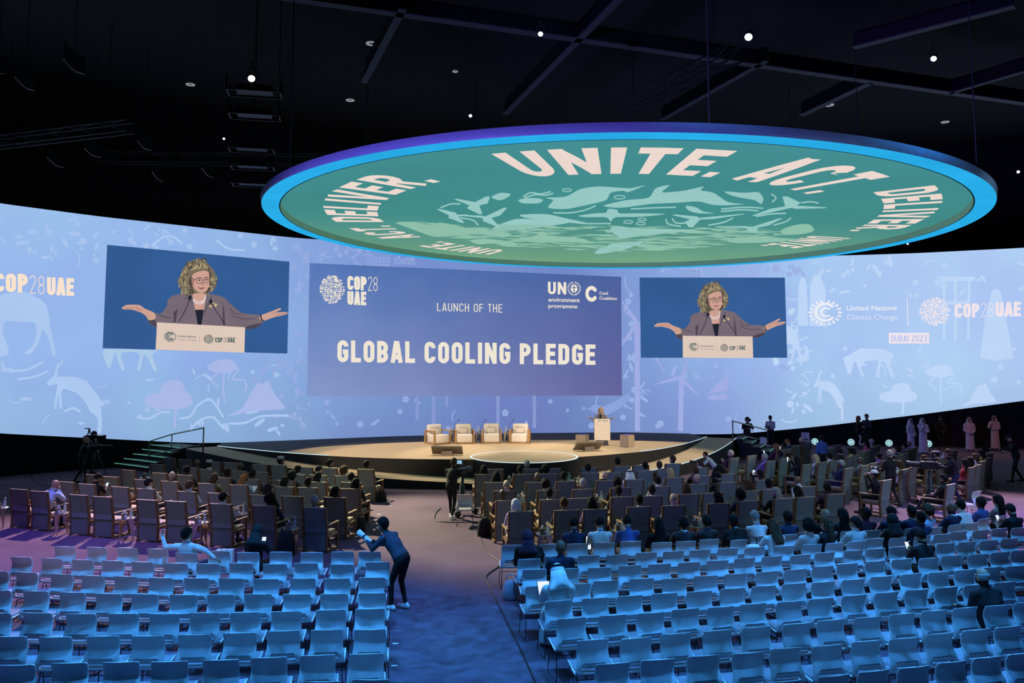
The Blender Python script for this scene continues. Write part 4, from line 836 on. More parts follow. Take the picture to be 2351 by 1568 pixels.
def gooseneck(loc, a, lab):
    t = thing('table_microphone', lab, 'microphone', loc, hd(a)); MB().lathe([(.07, 0), (.07, .02), (.05, .035), (.012, .04)], 14).build('base', M_blackp, t)
    MB().tube(catmull([(0, 0, .03), (0, .01, .2), (0, .12, .38), (0, .27, .52)], 4), .007, 6).build('stem', M_blackp, t, True)
    MB().ell((0, .29, .54), (.018, .03, .025)).build('capsule', M_blackp, t, True)
for i, (px, mx) in enumerate(((1036, 1020), (1099, 1053), (1164, 1117))):
    p = G(px, 1019.5, ZS)+Vector((0, .55, 0)); nm = ('between the turned chair and the second', 'between the second and third lounge chairs', 'between the third and last lounge chairs')[i]
    fin_table(p, .5, .50, .16, 'steel blade-legged side table '+nm, 'stage side tables')
    for k in range(2): bottle(p+Vector((-.07+.07*k, .06, .5)), 'small water bottle %s the microphone, ' % ('away from', 'next to')[k]+nm, 'stage bottles')
    gooseneck(p+Vector((.05, -.06, .5)), 60, 'black gooseneck microphone on the stage table '+nm)
pe = G(1210, 1019, ZS)+Vector((.25, .9, 0))
# lectern
pl = G(1384, 1022.5, ZS)+Vector((0, .28, 0)); lc = thing('lectern', 'tall cream lectern with small logos on a dark plinth', 'lectern', pl, hd(183))
MB().box((0, 0, .12), (.52, .36, .24)).build('plinth', mat('dark_bronze', (.05, .045, .05), .5), lc)
mb = MB(); mb.prism([(-.26, .22), (.26, .22), (.26, 1.17), (-.26, 1.09)], -.35, .35, 0, Matrix.Rotation(pi/2, 4, 'Z') @ Matrix.Rotation(pi/2, 4, 'X')); body = mb.build('body', mat('lectern_cream', (.78, .68, .52), .5, var=.03), lc)
def LT(x0, z0, w_, h_): return lambda u, v, off: Vector((-(x0+w_*u), .261+off*.02, z0+h_*v))
mb = MB(); un_emblem(mb, LT(-.17, 1.05, .075, .07), 0, .1); font_text(mb, 'United Nations', LT(-.085, 1.085, .075, .014), .1); font_text(mb, 'Climate Change', LT(-.085, 1.06, .075, .012), .1); globe_logo(mb, LT(.03, 1.05, .07, .07), 0, .1, 4)
for s_, x0, w_ in (('COP', .11, .05), ('28', .165, .03), ('UAE', .2, .05)): caps(mb, s_, None, .2 if s_ != '28' else .08, 0, .1, T0=LT(x0, 1.065, w_, .036))
mb.build('front_logos', mat('logo_ink', (.05, .10, .10), .6), body)
for s in (-1, 1):
    MB().tube([(s*.12, -.02, 1.08), (s*.11, -.06, 1.25), (s*.07, -.14, 1.38)], .006, 6).build('microphone', M_blackp, lc)
def plinth(px, py, w_, h_, a, lab):
    p = G(px, py, ZS)+Vector((0, .25, 0)); t = thing('button_plinth', lab, 'plinth', p, hd(a))
    MB().box((0, 0, h_/2), (w_, w_, h_), taper=.98).build('body', mat('plinth_taupe', (.40, .31, .21), .6), t)
    top = MB().box((0, 0, h_+.01), (w_*.7, w_*.6, .02), 0, Matrix.Rotation(.05, 4, 'Y')).build('touch_plate', mat('violet_plate', (.05, .03, .2), .3, emit=lin(60, 50, 160), estr=.5), t)
plinth(1338, 1020.5, .46, .42, 210, 'taupe plinth with violet top beside the lectern, nearer the lounge chairs')
plinth(1442, 1027, .46, .52, 222, 'taupe plinth with violet top standing alone beyond the lectern')
def monitor(px, py, a, lab):
    p = G(px, py, ZS)+Vector((0, .12, 0)); t = thing('confidence_monitor', lab, 'monitor', p, hd(a))
    Mx = Matrix.Translation((0, 0, .21)) @ Matrix.Rotation(math.radians(-36), 4, 'X')
    MB().box((0, 0, 0), (1.22, .56, .06), 0, Mx).build('housing', mat('monitor_taupe', (.17, .14, .10), .5), t)
    MB().box((0, 0, .038), (1.14, .52, .006), 0, Mx).build('display', mat('monitor_glass', (.02, .02, .03), .15, emit=lin(40, 60, 110), estr=.4), t)
    MB().box((0, .0, .09), (.46, .22, .18), taper=.9).build('foot', mat('monitor_foot', (.20, .16, .12), .6), t)
monitor(1026, 1046, 2, 'low tilted floor monitor in front of the lounge chairs'); monitor(1352, 1035.5, -22, 'low tilted floor monitor in front of the lectern')
# ---------------------------------------------------------------- people
def capsule(mb, a, b, ra, rb, n=10, m=0):
    a, b = Vector(a), Vector(b); d = (b-a); L_ = d.length; d = d.normalized() if L_ > 1e-6 else Vector((0, 0, 1)); u = d.orthogonal().normalized(); q = d.cross(u); rings = []
    for base, r, s in ((a, ra, -1), (b, rb, 1)):
        for k in ((.05, .5, .87, 1.0) if s < 0 else (1.0, .87, .5, .05)):
            c = base+d*(s*r*math.sqrt(max(0, 1-k*k))); rings.append([c+(u*math.cos(2*pi*i/n)+q*math.sin(2*pi*i/n))*r*k for i in range(n)])
    mb.loft(rings, m)
def ellring(c, rx, ry, n=14, R=None):
    c = Vector(c); pts = [Vector((rx*math.cos(2*pi*k/n), ry*math.sin(2*pi*k/n), 0)) for k in range(n)]
    return [c+(R @ p if R else p) for p in pts]
def hand(mb, wrist, fdir, back, side, curl=.3, s=1.0, m=0):
    """palm, four fingers of unequal length and a thumb from the side of the palm"""
    f = Vector(fdir).normalized(); z = Vector(back); z = (z-f*z.dot(f)).normalized(); x = f.cross(z)*side; w0 = Vector(wrist)
    P = lambda u, v, h: w0+x*(u*s)+f*(v*s)+z*(h*s)
    rings = []
    for v, hw, th in ((-.01, .026, .02), (.02, .034, .018), (.06, .041, .015), (.09, .040, .012)): rings.append([P(hw*math.cos(2*pi*k/8), v, th*math.sin(2*pi*k/8)) for k in range(8)])
    mb.loft(rings, m)
    for i, (u, l) in enumerate(((-.030, .068), (-.010, .080), (.010, .076), (.029, .060))):
        p0 = P(u, .082, 0); a1 = curl*.9; a2 = curl*1.9
        p1 = p0+(f*math.cos(a1)-z*math.sin(a1))*l*.5*s; p2 = p1+(f*math.cos(a2)-z*math.sin(a2))*l*.5*s
        mb.tube([p0, p1, p2], [.0088*s, .008*s, .0062*s], 6, m)
    t0 = P(-.032, .02, -.004); t1 = P(-.055, .052, -.012-.01*curl); t2 = P(-.056+.012*curl, .085, -.02-.02*curl)
    mb.tube([t0, t1, t2], [.011*s, .0095*s, .0075*s], 6, m)
def make_body(name, P):
    """P: joints; returns mesh with slots skin/top/bottom/shoe/dark and the head matrix"""
    mb = MB(); prim = []
    def cap(a, b, ra, rb, tg): capsule(mb, a, b, ra, rb); prim.append((np.array(a, float), np.array(b, float), ra, rb, tg))
    pel, neck, HM = Vector(P['pel']), Vector(P['neck']), P['HM']
    sp = (neck-pel); sw = P.get('sw', 1.0)*1.0; up = sp.normalized(); fw = Vector((0, 1, 0)); fw = (fw-up*fw.dot(up)).normalized(); rt = fw.cross(up); tw = P.get('twist', 0)
    def ring(t, rx, ry, off=0): c = pel+sp*t+fw*off; return [c+rt*(rx*math.cos(2*pi*k/16))+fw*(ry*math.sin(2*pi*k/16)) for k in range(16)]
    b = P.get('bulk', 1.0)*1.07
    mb.loft([ring(-.16, .10*b, .09*b), ring(-.10, .16*b, .125*b), ring(.05, .172*b, .132*b), ring(.30, .155*b, .118*b), ring(.58, .178*sw*b, .122*b), ring(.80, .188*sw, .112), ring(.93, .150*sw, .088), ring(1.01, .072, .066), ring(1.05, .05, .05)])
    for t0, t1, rr in ((-.1, .3, .15*b), (.3, .85, .15*b)): prim.append((np.array(pel+sp*t0), np.array(pel+sp*t1), rr, rr, 1))
    prim.append((np.array(neck-rt*.15*sw-up*.06), np.array(neck+rt*.15*sw-up*.06), .075, .075, 1))
    hc = HM @ Vector((0, 0, 0)); nb = neck-up*.03; cap(nb, HM @ Vector((0, -.02, -.085)), .064, .058, 0); prim.append((np.array(pel-up*.10), np.array(pel-up*.02), .17, .17, P.get('legtag', 2)))
    # head: skull, face, jaw, nose, ears, brow
    for c, r in (((0, -.012, .02), (.077, .096, .098)), ((0, .018, -.035), (.062, .075, .085)), ((0, .05, -.088), (.032, .034, .03)), ((0, .098, -.022), (.012, .018, .022)), ((0, .082, .022), (.05, .015, .014)), ((-.077, -.005, -.02), (.012, .022, .032)), ((.077, -.005, -.02), (.012, .022, .032)), ((0, .084, -.062), (.024, .012, .010))): mb.ell(c, r, 12, 9, 0, HM)
    prim.append((np.array(HM @ Vector((0, 0, .02))), np.array(HM @ Vector((0, .01, -.06))), .085, .06, 0))
    hands = []
    for s in (-1, 1):
        sh = Vector(P['sh'][0 if s < 0 else 1]); el = Vector(P['el'][0 if s < 0 else 1]); wr = Vector(P['wr'][0 if s < 0 else 1])
        cap(neck-up*.07+rt*(s*.10), sh, .062, .062, 1); cap(sh, el, .068*P.get('sl', 1), .053*P.get('sl', 1), 1)
        fs = P.get('fore', 1); k = .8; m_ = el+(wr-el)*k
        cap(el, wr, .050*P.get('sl', 1), .036*P.get('cuff', 1), fs)
        hands.append((wr, wr-el, s))
        if 'kn' in P:
            hp = pel+rt*(s*.09)-up*.03; kn = Vector(P['kn'][0 if s < 0 else 1]); an = Vector(P['an'][0 if s < 0 else 1]); lt = P.get('legtag', 2)
            cap(hp, kn, .088*b, .060, lt); cap(kn, an, .057, .040, lt)
            fd = Vector(P.get('foot', (0, 1, 0))); toe = an+fd*.17+Vector((0, 0, -.055)); heel = an-fd*.05+Vector((0, 0, -.05)); cap(heel, toe, .042, .036, 3); cap(an, heel, .042, .042, 3)
    if 'robe' in P:
        rb = P['robe']; mb.loft([ellring(c, rx, ry, 18) for c, rx, ry in rb])
        for i in range(len(rb)-1): prim.append((np.array(rb[i][0], float), np.array(rb[i+1][0], float), min(rb[i][1:]), min(rb[i+1][1:]), 1))
    me0 = mb.mesh('tmp'); ob = bpy.data.objects.new('tmp', me0); COL.objects.link(ob)
    md = ob.modifiers.new('r', 'REMESH'); md.mode = 'VOXEL'; md.voxel_size = P.get('vox', .017); md.use_smooth_shade = True
    sm = ob.modifiers.new('s', 'SMOOTH'); sm.factor = .5; sm.iterations = 2
    me1 = bpy.data.meshes.new_from_object(ob.evaluated_get(bpy.context.evaluated_depsgraph_get())); bpy.data.objects.remove(ob)
    V = np.empty(len(me1.vertices)*3); me1.vertices.foreach_get('co', V); V = V.reshape(-1, 3)
    faces = [tuple(p.vertices) for p in me1.polygons]; cen = np.array([V[list(f)].mean(0) for f in faces])
    best = np.full(len(cen), 1e9); tg = np.zeros(len(cen), int)
    for a, b_, ra, rb_, t in prim:
        d = b_-a; L2 = max(1e-9, d@d); u = np.clip(((cen-a)@d)/L2, 0, 1); dist = np.linalg.norm(cen-a-u[:, None]*d, axis=1)-(ra+(rb_-ra)*u)
        k = dist < best; best[k] = dist[k]; tg[k] = t
    fb = MB(); fb.v = [tuple(v) for v in V]; fb.f = faces; fb.m = [int(t) for t in tg]; bpy.data.meshes.remove(me1); bpy.data.meshes.remove(me0)
    for (wr, fd, s), (bk, cu, hs) in zip(hands, P.get('hand', (((0, 0, 1), .6, None), ((0, 0, 1), .6, None)))):
        hand(fb, wr, hs or fd, bk, s, cu, 1.0, 0)
    for s in (-1, 1): fb.ell((s*.031, .086, .002), (.011, .007, .006), 6, 5, 4, HM)
    fb.ell((0, .090, -.062), (.020, .006, .004), 6, 5, 4, HM)
    me = fb.mesh(name, True); bpy.data.meshes
    return me, HM
def head_m(c, yaw=0, pitch=0, roll=0): return Matrix.Translation(c) @ Matrix.Rotation(-math.radians(yaw), 4, 'Z') @ Matrix.Rotation(-math.radians(pitch), 4, 'X') @ Matrix.Rotation(math.radians(roll), 4, 'Y') @ Matrix.Scale(1.13, 4)
def seated(lean=-.16, yaw=0, pitch=5, arms='lap', dx=0.0, legs='flat', sw=1.0, bulk=1.0, hroll=0, robe=False):
    pel = Vector((0, -.15, .57)); neck = pel+Vector((dx, math.sin(lean)*.47, math.cos(lean)*.47)); hl = lean*.6+(.25 if pitch > 15 else .12)
    hc = neck+Vector((dx*.3, math.sin(hl)*.165+.015, math.cos(hl)*.158)); D = dict(pel=pel, neck=neck, HM=head_m(hc, yaw, pitch, hroll), sw=sw, bulk=bulk)
    sx = .19*sw; shl = [neck+Vector((s*sx, 0, -.075)) for s in (-1, 1)]; D['sh'] = shl
    kn = [Vector((s*.11, .31, .545)) for s in (-1, 1)]; an = [Vector((s*.12, .33, .10)) for s in (-1, 1)]
    if legs == 'cross': kn[1] = Vector((.02, .36, .64)); an[1] = Vector((-.14, .50, .32)); kn[0] = Vector((-.06, .32, .54))
    D['kn'] = kn; D['an'] = an
    if arms == 'lap': D['el'] = [Vector((s*.235*sw+neck.x*.5, -.02, .72)) for s in (-1, 1)]; D['wr'] = [Vector((s*.07, .17, .665)) for s in (-1, 1)]; D['hand'] = (((0, 0, 1), .6, (.3, 1, -.1)), ((0, 0, 1), .6, (-.3, 1, -.1)))
    if arms == 'rest': D['el'] = [Vector((s*.28, -.05, .70)) for s in (-1, 1)]; D['wr'] = [Vector((s*.28, .19, .70)) for s in (-1, 1)]; D['hand'] = (((0, 0, 1), .5, None),)*2
    if arms == 'phone': D['el'] = [Vector((s*.22+neck.x*.6, .04, .78)) for s in (-1, 1)]; D['wr'] = [Vector((s*.06+neck.x*.5, .24, .86)) for s in (-1, 1)]; D['hand'] = (((-.6, .8, .2), .9, (.5, .6, .5)), ((.6, .8, .2), .9, (-.5, .6, .5)))
    if arms == 'face': D['el'] = [Vector((-.24, 0, .72)), Vector((.26+dx*.6, .17, .78))]; hcw = hc+Vector((.07, .06, -.14)); D['wr'] = [Vector((-.07, .17, .665)), hcw]; D['hand'] = (((0, 0, 1), .6, (.3, 1, -.1)), ((1, 0, .2), .5, (0, .2, 1)))
    if arms == 'spread': D['el'] = [neck+Vector((-.42, -.02, -.10)), neck+Vector((.42, -.06, -.12))]; D['wr'] = [neck+Vector((-.52, .02, .13)), neck+Vector((.60, -.04, -.26))]; D['hand'] = (((-1, 0, .2), .8, (.2, .1, 1)), ((0, 0, 1), .4, (1, .1, -.5)))
    if arms == 'raise': D['el'] = [neck+Vector((-.25, .14, -.28)), Vector((.25, 0, .72))]; D['wr'] = [neck+Vector((-.34, .30, -.07)), Vector((.08, .17, .665))]; D['hand'] = (((.3, 1, 0), .1, (-.3, .1, 1)), ((0, 0, 1), .6, (-.3, 1, -.1)))
    if arms == 'clap': D['el'] = [neck+Vector((s*.20, .12, -.27)) for s in (-1, 1)]; D['wr'] = [neck+Vector((s*.04, .32, -.17)) for s in (-1, 1)]; D['hand'] = (((-1, 0, 0), .1, (.1, .6, .7)), ((1, 0, 0), .1, (-.1, .6, .7)))
    if arms == 'photo': D['el'] = [neck+Vector((s*.22, .14, -.22)) for s in (-1, 1)]; D['wr'] = [hc+Vector((s*.07, .24, -.07)) for s in (-1, 1)]; D['hand'] = (((-.5, .6, .6), .8, (.4, .5, .7)), ((.5, .6, .6), .8, (-.4, .5, .7)))
    if robe: D['legtag'] = 1; D['robe'] = [((0, .28, .04), .22, .17), ((0, .26, .40), .22, .15), ((0, .12, .56), .22, .22), ((0, -.10, .62), .2, .15)]; D['sl'] = 1.25; D['cuff'] = 1.4
    return D
def standing(lean=0.0, yaw=0, pitch=0, arms='side', legs='stand', sw=1.0, bulk=1.0, robe=False, h=1.0, dx=0.0):
    pel = Vector((0, 0, .95)); neck = pel+Vector((dx, math.sin(lean)*.49, math.cos(lean)*.49)); hl = lean*.8
    hc = neck+Vector((dx*.3, math.sin(hl)*.17+.02, math.cos(hl)*.165)); D = dict(pel=pel, neck=neck, HM=head_m(hc, yaw, pitch), sw=sw, bulk=bulk); u = (neck-pel).normalized(); sx = .192*sw
    D['sh'] = [neck+Vector((s*sx, 0, 0))-u*.075 for s in (-1, 1)]; D['kn'] = [Vector((s*.10, .03, .50)) for s in (-1, 1)]; D['an'] = [Vector((s*.11, -.03, .10)) for s in (-1, 1)]
    if legs == 'stride': D['kn'] = [Vector((-.10, .13, .51)), Vector((.10, .02, .50))]; D['an'] = [Vector((-.11, .20, .10)), Vector((.11, -.20, .11))]
    if legs == 'bend': D['pel'] = Vector((0, -.06, .93)); D['kn'] = [Vector((-.10, .10, .50)), Vector((.10, .02, .50))]; D['an'] = [Vector((-.11, .08, .10)), Vector((.11, -.08, .10))]
    if arms == 'side': D['el'] = [neck+Vector((s*.25, -.02, -.36)) for s in (-1, 1)]; D['wr'] = [neck+Vector((s*.25, .06, -.62)) for s in (-1, 1)]; D['hand'] = (((-1, .2, 0), .5, (0, .15, -1)), ((1, .2, 0), .5, (0, .15, -1)))
    if arms == 'fold': D['el'] = [neck+Vector((s*.25, 0, -.36)) for s in (-1, 1)]; D['wr'] = [neck+Vector((s*.07, .20, -.50)) for s in (-1, 1)]; D['hand'] = (((-.3, 1, .3), .6, (.8, .3, -.4)), ((.3, 1, .3), .6, (-.8, .3, -.4)))
    if arms == 'hold': D['el'] = [neck+Vector((s*.24, .10, -.34)) for s in (-1, 1)]; D['wr'] = [neck+Vector((s*.08, .33, -.34)) for s in (-1, 1)]; D['hand'] = (((-.5, .2, .9), .9, (.5, .8, .2)), ((.5, .2, .9), .9, (-.5, .8, .2)))
    if arms == 'camera': D['el'] = [neck+Vector((s*.25, .14, -.26)) for s in (-1, 1)]; D['wr'] = [neck+Vector((-.07, .40, -.18)), neck+Vector((.10, .36, -.26))]; D['hand'] = (((-.3, 0, 1), .8, (.3, .9, .1)), ((.3, 0, 1), .8, (-.3, .9, .1)))
    if arms == 'chin': D['el'] = [neck+Vector((-.24, .06, -.34)), neck+Vector((.22, .16, -.30))]; D['wr'] = [neck+Vector((-.02, .22, -.38)), neck+Vector((.06, .20, -.05))]; D['hand'] = (((-.3, 1, .3), .6, (.8, .3, 0)), ((.6, .8, 0), .7, (-.3, 0, 1)))
    if arms == 'open': D['el'] = [neck+Vector((-.32, .10, -.29)), neck+Vector((.33, .10, -.28))]; D['wr'] = [neck+Vector((-.56, .20, -.20)), neck+Vector((.58, .20, -.17))]; D['hand'] = (((0, .1, -1), .12, (-1, .25, .12)), ((0, .1, -1), .12, (1, .25, .16)))
    if robe:
        D['legtag'] = 1; D['robe'] = [((0, 0, .06), .23, .18), ((0, .0, .35), .215, .165), ((0, 0, .75), .195, .15), ((0, 0, 1.05), .18, .14), ((0, 0, 1.3), .18, .12)]; D['sl'] = 1.2; D['cuff'] = 1.5
    return D
# ---- hair and head-wear, modelled around the head centre (face towards +Y)
def shell(keep, r, c=(0, -.012, .02), nu=20, nv=14, bump=0.0, seed=1, thick=.02):
    rn = random.Random(seed); mb = MB(); vs = {}; vl = []; fs = []
    def pt(i, j, k):
        i %= nu
        key = (i, j, k)
        if key not in vs:
            t = pi*j/nv-pi/2; a = 2*pi*i/nu; d = Vector((math.cos(t)*math.cos(a), math.cos(t)*math.sin(a), math.sin(t))); q = 1+(rn.uniform(-bump, bump) if k else 0)-(0 if k else thick/.09)
            vs[key] = len(vl); vl.append((c[0]+d.x*r[0]*q, c[1]+d.y*r[1]*q, c[2]+d.z*r[2]*q))
        return vs[key]
    K = {}
    for j in range(nv):
        for i in range(nu):
            t = pi*(j+.5)/nv-pi/2; a = 2*pi*(i+.5)/nu; d = Vector((math.cos(t)*math.cos(a), math.cos(t)*math.sin(a), math.sin(t))); K[(i, j)] = keep(d)
    for (i, j), kp in K.items():
        if not kp: continue
        for k in (1, 0):
            q = [pt(i, j, k), pt(i+1, j, k), pt(i+1, j+1, k), pt(i, j+1, k)]; fs.append(tuple(q if k else q[::-1]))
        for di, dj, e in ((1, 0, ((i+1, j), (i+1, j+1))), (-1, 0, ((i, j+1), (i, j))), (0, 1, ((i+1, j+1), (i, j+1))), (0, -1, ((i, j), (i+1, j)))):
            nb = ((i+di) % nu, j+dj)
            if not K.get(nb, True): fs.append((pt(*e[0], 1), pt(*e[0], 0), pt(*e[1], 0), pt(*e[1], 1)))
    mb.add(vl, fs); return mb
short_k = lambda d: (d.z > .22 if d.y > .45 else d.z > -.05 if d.y > .12 else d.z > -.45 if d.y > -.25 else d.z > -.88)
HAIR = {}
def hair_mesh(k, mb): HAIR[k] = mb.mesh('hair_'+k, True)
hair_mesh('short', shell(short_k, (.087, .108, .113), bump=.03))
hair_mesh('curly', shell(lambda d: (d.z > .2 if d.y > .4 else d.z > -.5 if d.y > -.1 else d.z > -.8), (.118, .13, .135), c=(0, -.025, .02), bump=.10, seed=3, thick=.035))
hair_mesh('fringe', shell(lambda d: d.y < .12 and -.7 < d.z < .12, (.081, .100, .102), bump=.01))
def long_hair(drop, wd, seed, flare=1.0):
    mb = shell(lambda d: (d.z > .25 if d.y > .45 else d.z > -.75 if d.y > .05 else True), (.093, .113, .114), bump=.02, seed=seed)
    rings = []
    for k in range(7):
        t = k/6; z = .04-drop*t; rx = (.088+(wd-.088)*math.sin(t*pi*.8))*(1+(flare-1)*t); ry = .06-.02*t; rings.append(ellring((0, -.065-.012*t, z), rx*(1-.25*max(0, t-.8)/.2), ry*(1-.5*max(0, t-.8)/.2), 14))
    mb.loft(rings[::-1]); return mb
hair_mesh('long', long_hair(.40, .105, 4)); hair_mesh('bob', long_hair(.20, .112, 5)); hair_mesh('shoulder', long_hair(.29, .115, 6, 1.1))
wv = shell(lambda d: (d.z > .30 if d.y > .5 else d.z > -.95 if d.y > .1 else True), (.112, .122, .122), c=(0, -.02, .012), bump=.09, seed=9, thick=.03); wv.loft([[(rx*math.cos(a)*(1+.08*math.cos(6*a+k)), -.045+ry*math.sin(a), z) for a in np.linspace(0, 2*pi, 25)[:-1]] for k, (z, rx, ry) in enumerate(((-.15, .07, .05), (-.13, .115, .07), (-.08, .125, .085), (-.02, .12, .09), (.04, .11, .09)))]); hair_mesh('wavy', wv)
mb = shell(short_k, (.088, .108, .111), bump=.02); mb.ell((0, -.115, .07), (.045, .045, .045), 10, 8); hair_mesh('bun', mb)
mb = shell(short_k, (.088, .108, .111), bump=.02); mb.tube(catmull([(0, -.11, .06), (0, -.15, .0), (0, -.13, -.12), (0, -.11, -.22)], 3), [.03]*3+[.035]*3+[.03]*2+[.012, .01], 8); hair_mesh('ponytail', mb)
hj = shell(lambda d: not (d.y > .62 and -.75 < d.z < .55), (.097, .118, .122), c=(0, -.008, .01), bump=.012, thick=.015)
hj.loft([ellring((0, -.03, z), rx, ry, 16) for z, rx, ry in ((-.27, .175, .12), (-.22, .16, .125), (-.16, .115, .105), (-.10, .098, .10), (-.05, .09, .098))]); hair_mesh('headscarf', hj)
gh = shell(lambda d: not (d.y > .55 and d.z < .45), (.098, .118, .116), c=(0, -.01, .02), bump=.012, thick=.012)
gh.loft([[(rx*math.cos(a)*(1+f_*math.cos(7*a)), y+ry*math.sin(a)*(1+f_*math.cos(5*a+1)), z+f_*.25*math.sin(3*a)) for a in np.linspace(0, 2*pi, 33)[:-1]] for z, rx, ry, y, f_ in ((-.225, .165, .06, -.105, .12), (-.19, .168, .085, -.09, .10), (-.14, .145, .095, -.065, .07), (-.08, .120, .10, -.05, .03), (.02, .10, .10, -.03, 0))]); hair_mesh('ghutra', gh)
ag = MB()
for z in (.082, .096): ag.tube([(.083*math.cos(a), -.012+.102*math.sin(a), z) for a in np.linspace(0, 2*pi, 21)[:-1]], .0095, 6, closed=True)
HAIR['agal'] = ag.mesh('agal', True)
HAIR['kufi'] = MB().lathe([(.09, .045), (.092, .12), (.085, .14), (.0, .143)], 18, 0, Matrix.Translation((0, -.01, 0)) @ Matrix.Diagonal((.92, 1.1, 1, 1))).mesh('kufi', True)
cp = shell(lambda d: d.z > .12, (.094, .113, .114)); cp.box((0, .13, .045), (.13, .10, .012)); HAIR['cap'] = cp.mesh('cap', True)
hs = MB(); hs.tube([(.092*math.cos(a), -.01, .03+.10*math.sin(a)) for a in np.linspace(0, pi, 11)], .009, 6); hs.ell((.095, 0, -.015), (.02, .035, .04)); hs.ell((-.095, 0, -.015), (.02, .035, .04)); HAIR['headset'] = hs.mesh('headset', True)
SK = [mat('skin_light', (.52, .33, .25), .55, var=.05), mat('skin_tan', (.34, .20, .13), .55, var=.05), mat('skin_brown', (.16, .085, .055), .5, var=.05), mat('skin_dark', (.07, .038, .026), .45, var=.05)]
HC_ = {'black': mat('hair_black', (.012, .010, .010), .85, var=.35, scale=30, bump=.6, spec=.15), 'brown': mat('hair_brown', (.06, .032, .018), .85, var=.35, scale=30, bump=.6, spec=.15), 'ginger': mat('hair_ginger', (.22, .09, .035), .85, var=.35, scale=30, bump=.6, spec=.15), 'blonde': mat('hair_blonde', (.42, .30, .16), .85, var=.35, scale=30, bump=.6, spec=.15), 'grey': mat('hair_grey', (.28, .27, .26), .85, var=.35, scale=30, bump=.6, spec=.15), 'white': mat('hair_white', (.62, .60, .56), .85, var=.35, scale=30, bump=.6, spec=.15)}
CL = {}
for n_, c_ in dict(white=(.68, .68, .68), cream=(.65, .60, .5), lightblue=(.45, .55, .78), lilac=(.45, .35, .6), purple=(.22, .12, .40), pink=(.62, .10, .25), red=(.5, .06, .08), mustard=(.55, .26, .03), grey=(.22, .22, .23), lightgrey=(.42, .42, .45), navy=(.018, .025, .07), blue=(.05, .09, .32), charcoal=(.03, .03, .034), black=(.008, .008, .009), plum=(.06, .02, .05), olive=(.22, .21, .10), brown=(.14, .09, .06), teal=(.03, .12, .12), denim=(.05, .08, .16), taupe=(.21, .16, .15), yellowgreen=(.45, .45, .10), beige=(.45, .35, .25), slate=(.04, .045, .07)).items():
    CL[n_] = mat('cloth_'+n_, c_, .85, var=.10, scale=14, bump=.1)
M_eye = mat('eye_dark', (.02, .012, .01), .3); M_shoe = mat('shoe_black', (.012, .012, .012), .4); M_shoew = mat('shoe_white', (.7, .7, .7), .6)
BOD = {}
def bodydef(k, D, cat_='seat'):
    me, HM = make_body('body_'+k, D)
    for mm in (SK[0], CL['charcoal'], CL['black'], M_shoe, M_eye): me.materials.append(mm)
    BOD[k] = (me, HM, D)
bodydef('sit', seated()); bodydef('sit_left', seated(yaw=-35, pitch=0)); bodydef('sit_right', seated(yaw=40, pitch=0)); bodydef('sit_down', seated(lean=.12, pitch=38, arms='phone')); bodydef('sit_rest', seated(lean=-.14, arms='rest', legs='cross'))
bodydef('sit_slim', seated(sw=.86, bulk=.9)); bodydef('sit_slim_left', seated(sw=.86, bulk=.9, yaw=-45)); bodydef('sit_slim_down', seated(sw=.88, bulk=.9, lean=.08, pitch=32, arms='phone')); bodydef('sit_face', seated(lean=.18, dx=.13, pitch=30, arms='face', bulk=1.12)); bodydef('sit_spread', seated(lean=-.24, arms='spread', yaw=25))
bodydef('sit_big', seated(bulk=1.2, sw=1.08, arms='rest', lean=.05, dx=-.05, pitch=12)); bodydef('sit_raise', seated(sw=.88, bulk=.9, arms='raise', yaw=-35)); bodydef('sit_clap', seated(arms='clap', yaw=-20)); bodydef('sit_photo', seated(sw=.95, arms='photo', lean=.05)); bodydef('sit_fwd', seated(lean=.42, pitch=25, arms='lap')); bodydef('sit_robe', seated(lean=.05, pitch=25, arms='phone', robe=True, bulk=1.05))
bodydef('stand', standing()); bodydef('stand_fold', standing(arms='fold')); bodydef('stand_robe', standing(arms='fold', robe=True, yaw=20)); bodydef('stand_robe_chin', standing(arms='chin', robe=True)); bodydef('stand_camera', standing(lean=.22, arms='camera', pitch=10, legs='stride')); bodydef('stand_bent', standing(lean=.62, arms='camera', pitch=8, legs='bend')); bodydef('stand_open', standing(arms='open', sw=.9, bulk=.92, yaw=-8, pitch=4)); bodydef('stand_hold', standing(arms='hold', pitch=14, legs='stride'))
collar = MB(); collar.lathe([(.066, -.02), (.064, .022), (.058, .024), (.058, -.02)], 14, caps=False); collar_me = collar.mesh('shirt_collar', True)
lan = MB(); lan.tube(catmull([(.055, .03, .0), (.06, -.03, .01), (.0, -.066, .02), (-.06, -.03, .01), (-.055, .03, 0), (-.03, .12, -.10), (0, .14, -.20), (.03, .12, -.10), (.055, .03, .0)], 3), .006, 5); lan_me = lan.mesh('lanyard', True)
hair_words = {'short': '-haired', 'curly': ' curly-haired', 'long': ' long-haired', 'bob': ' bob-haired', 'shoulder': ' shoulder-length-haired', 'bun': ' bun-haired', 'ponytail': ' ponytailed'}
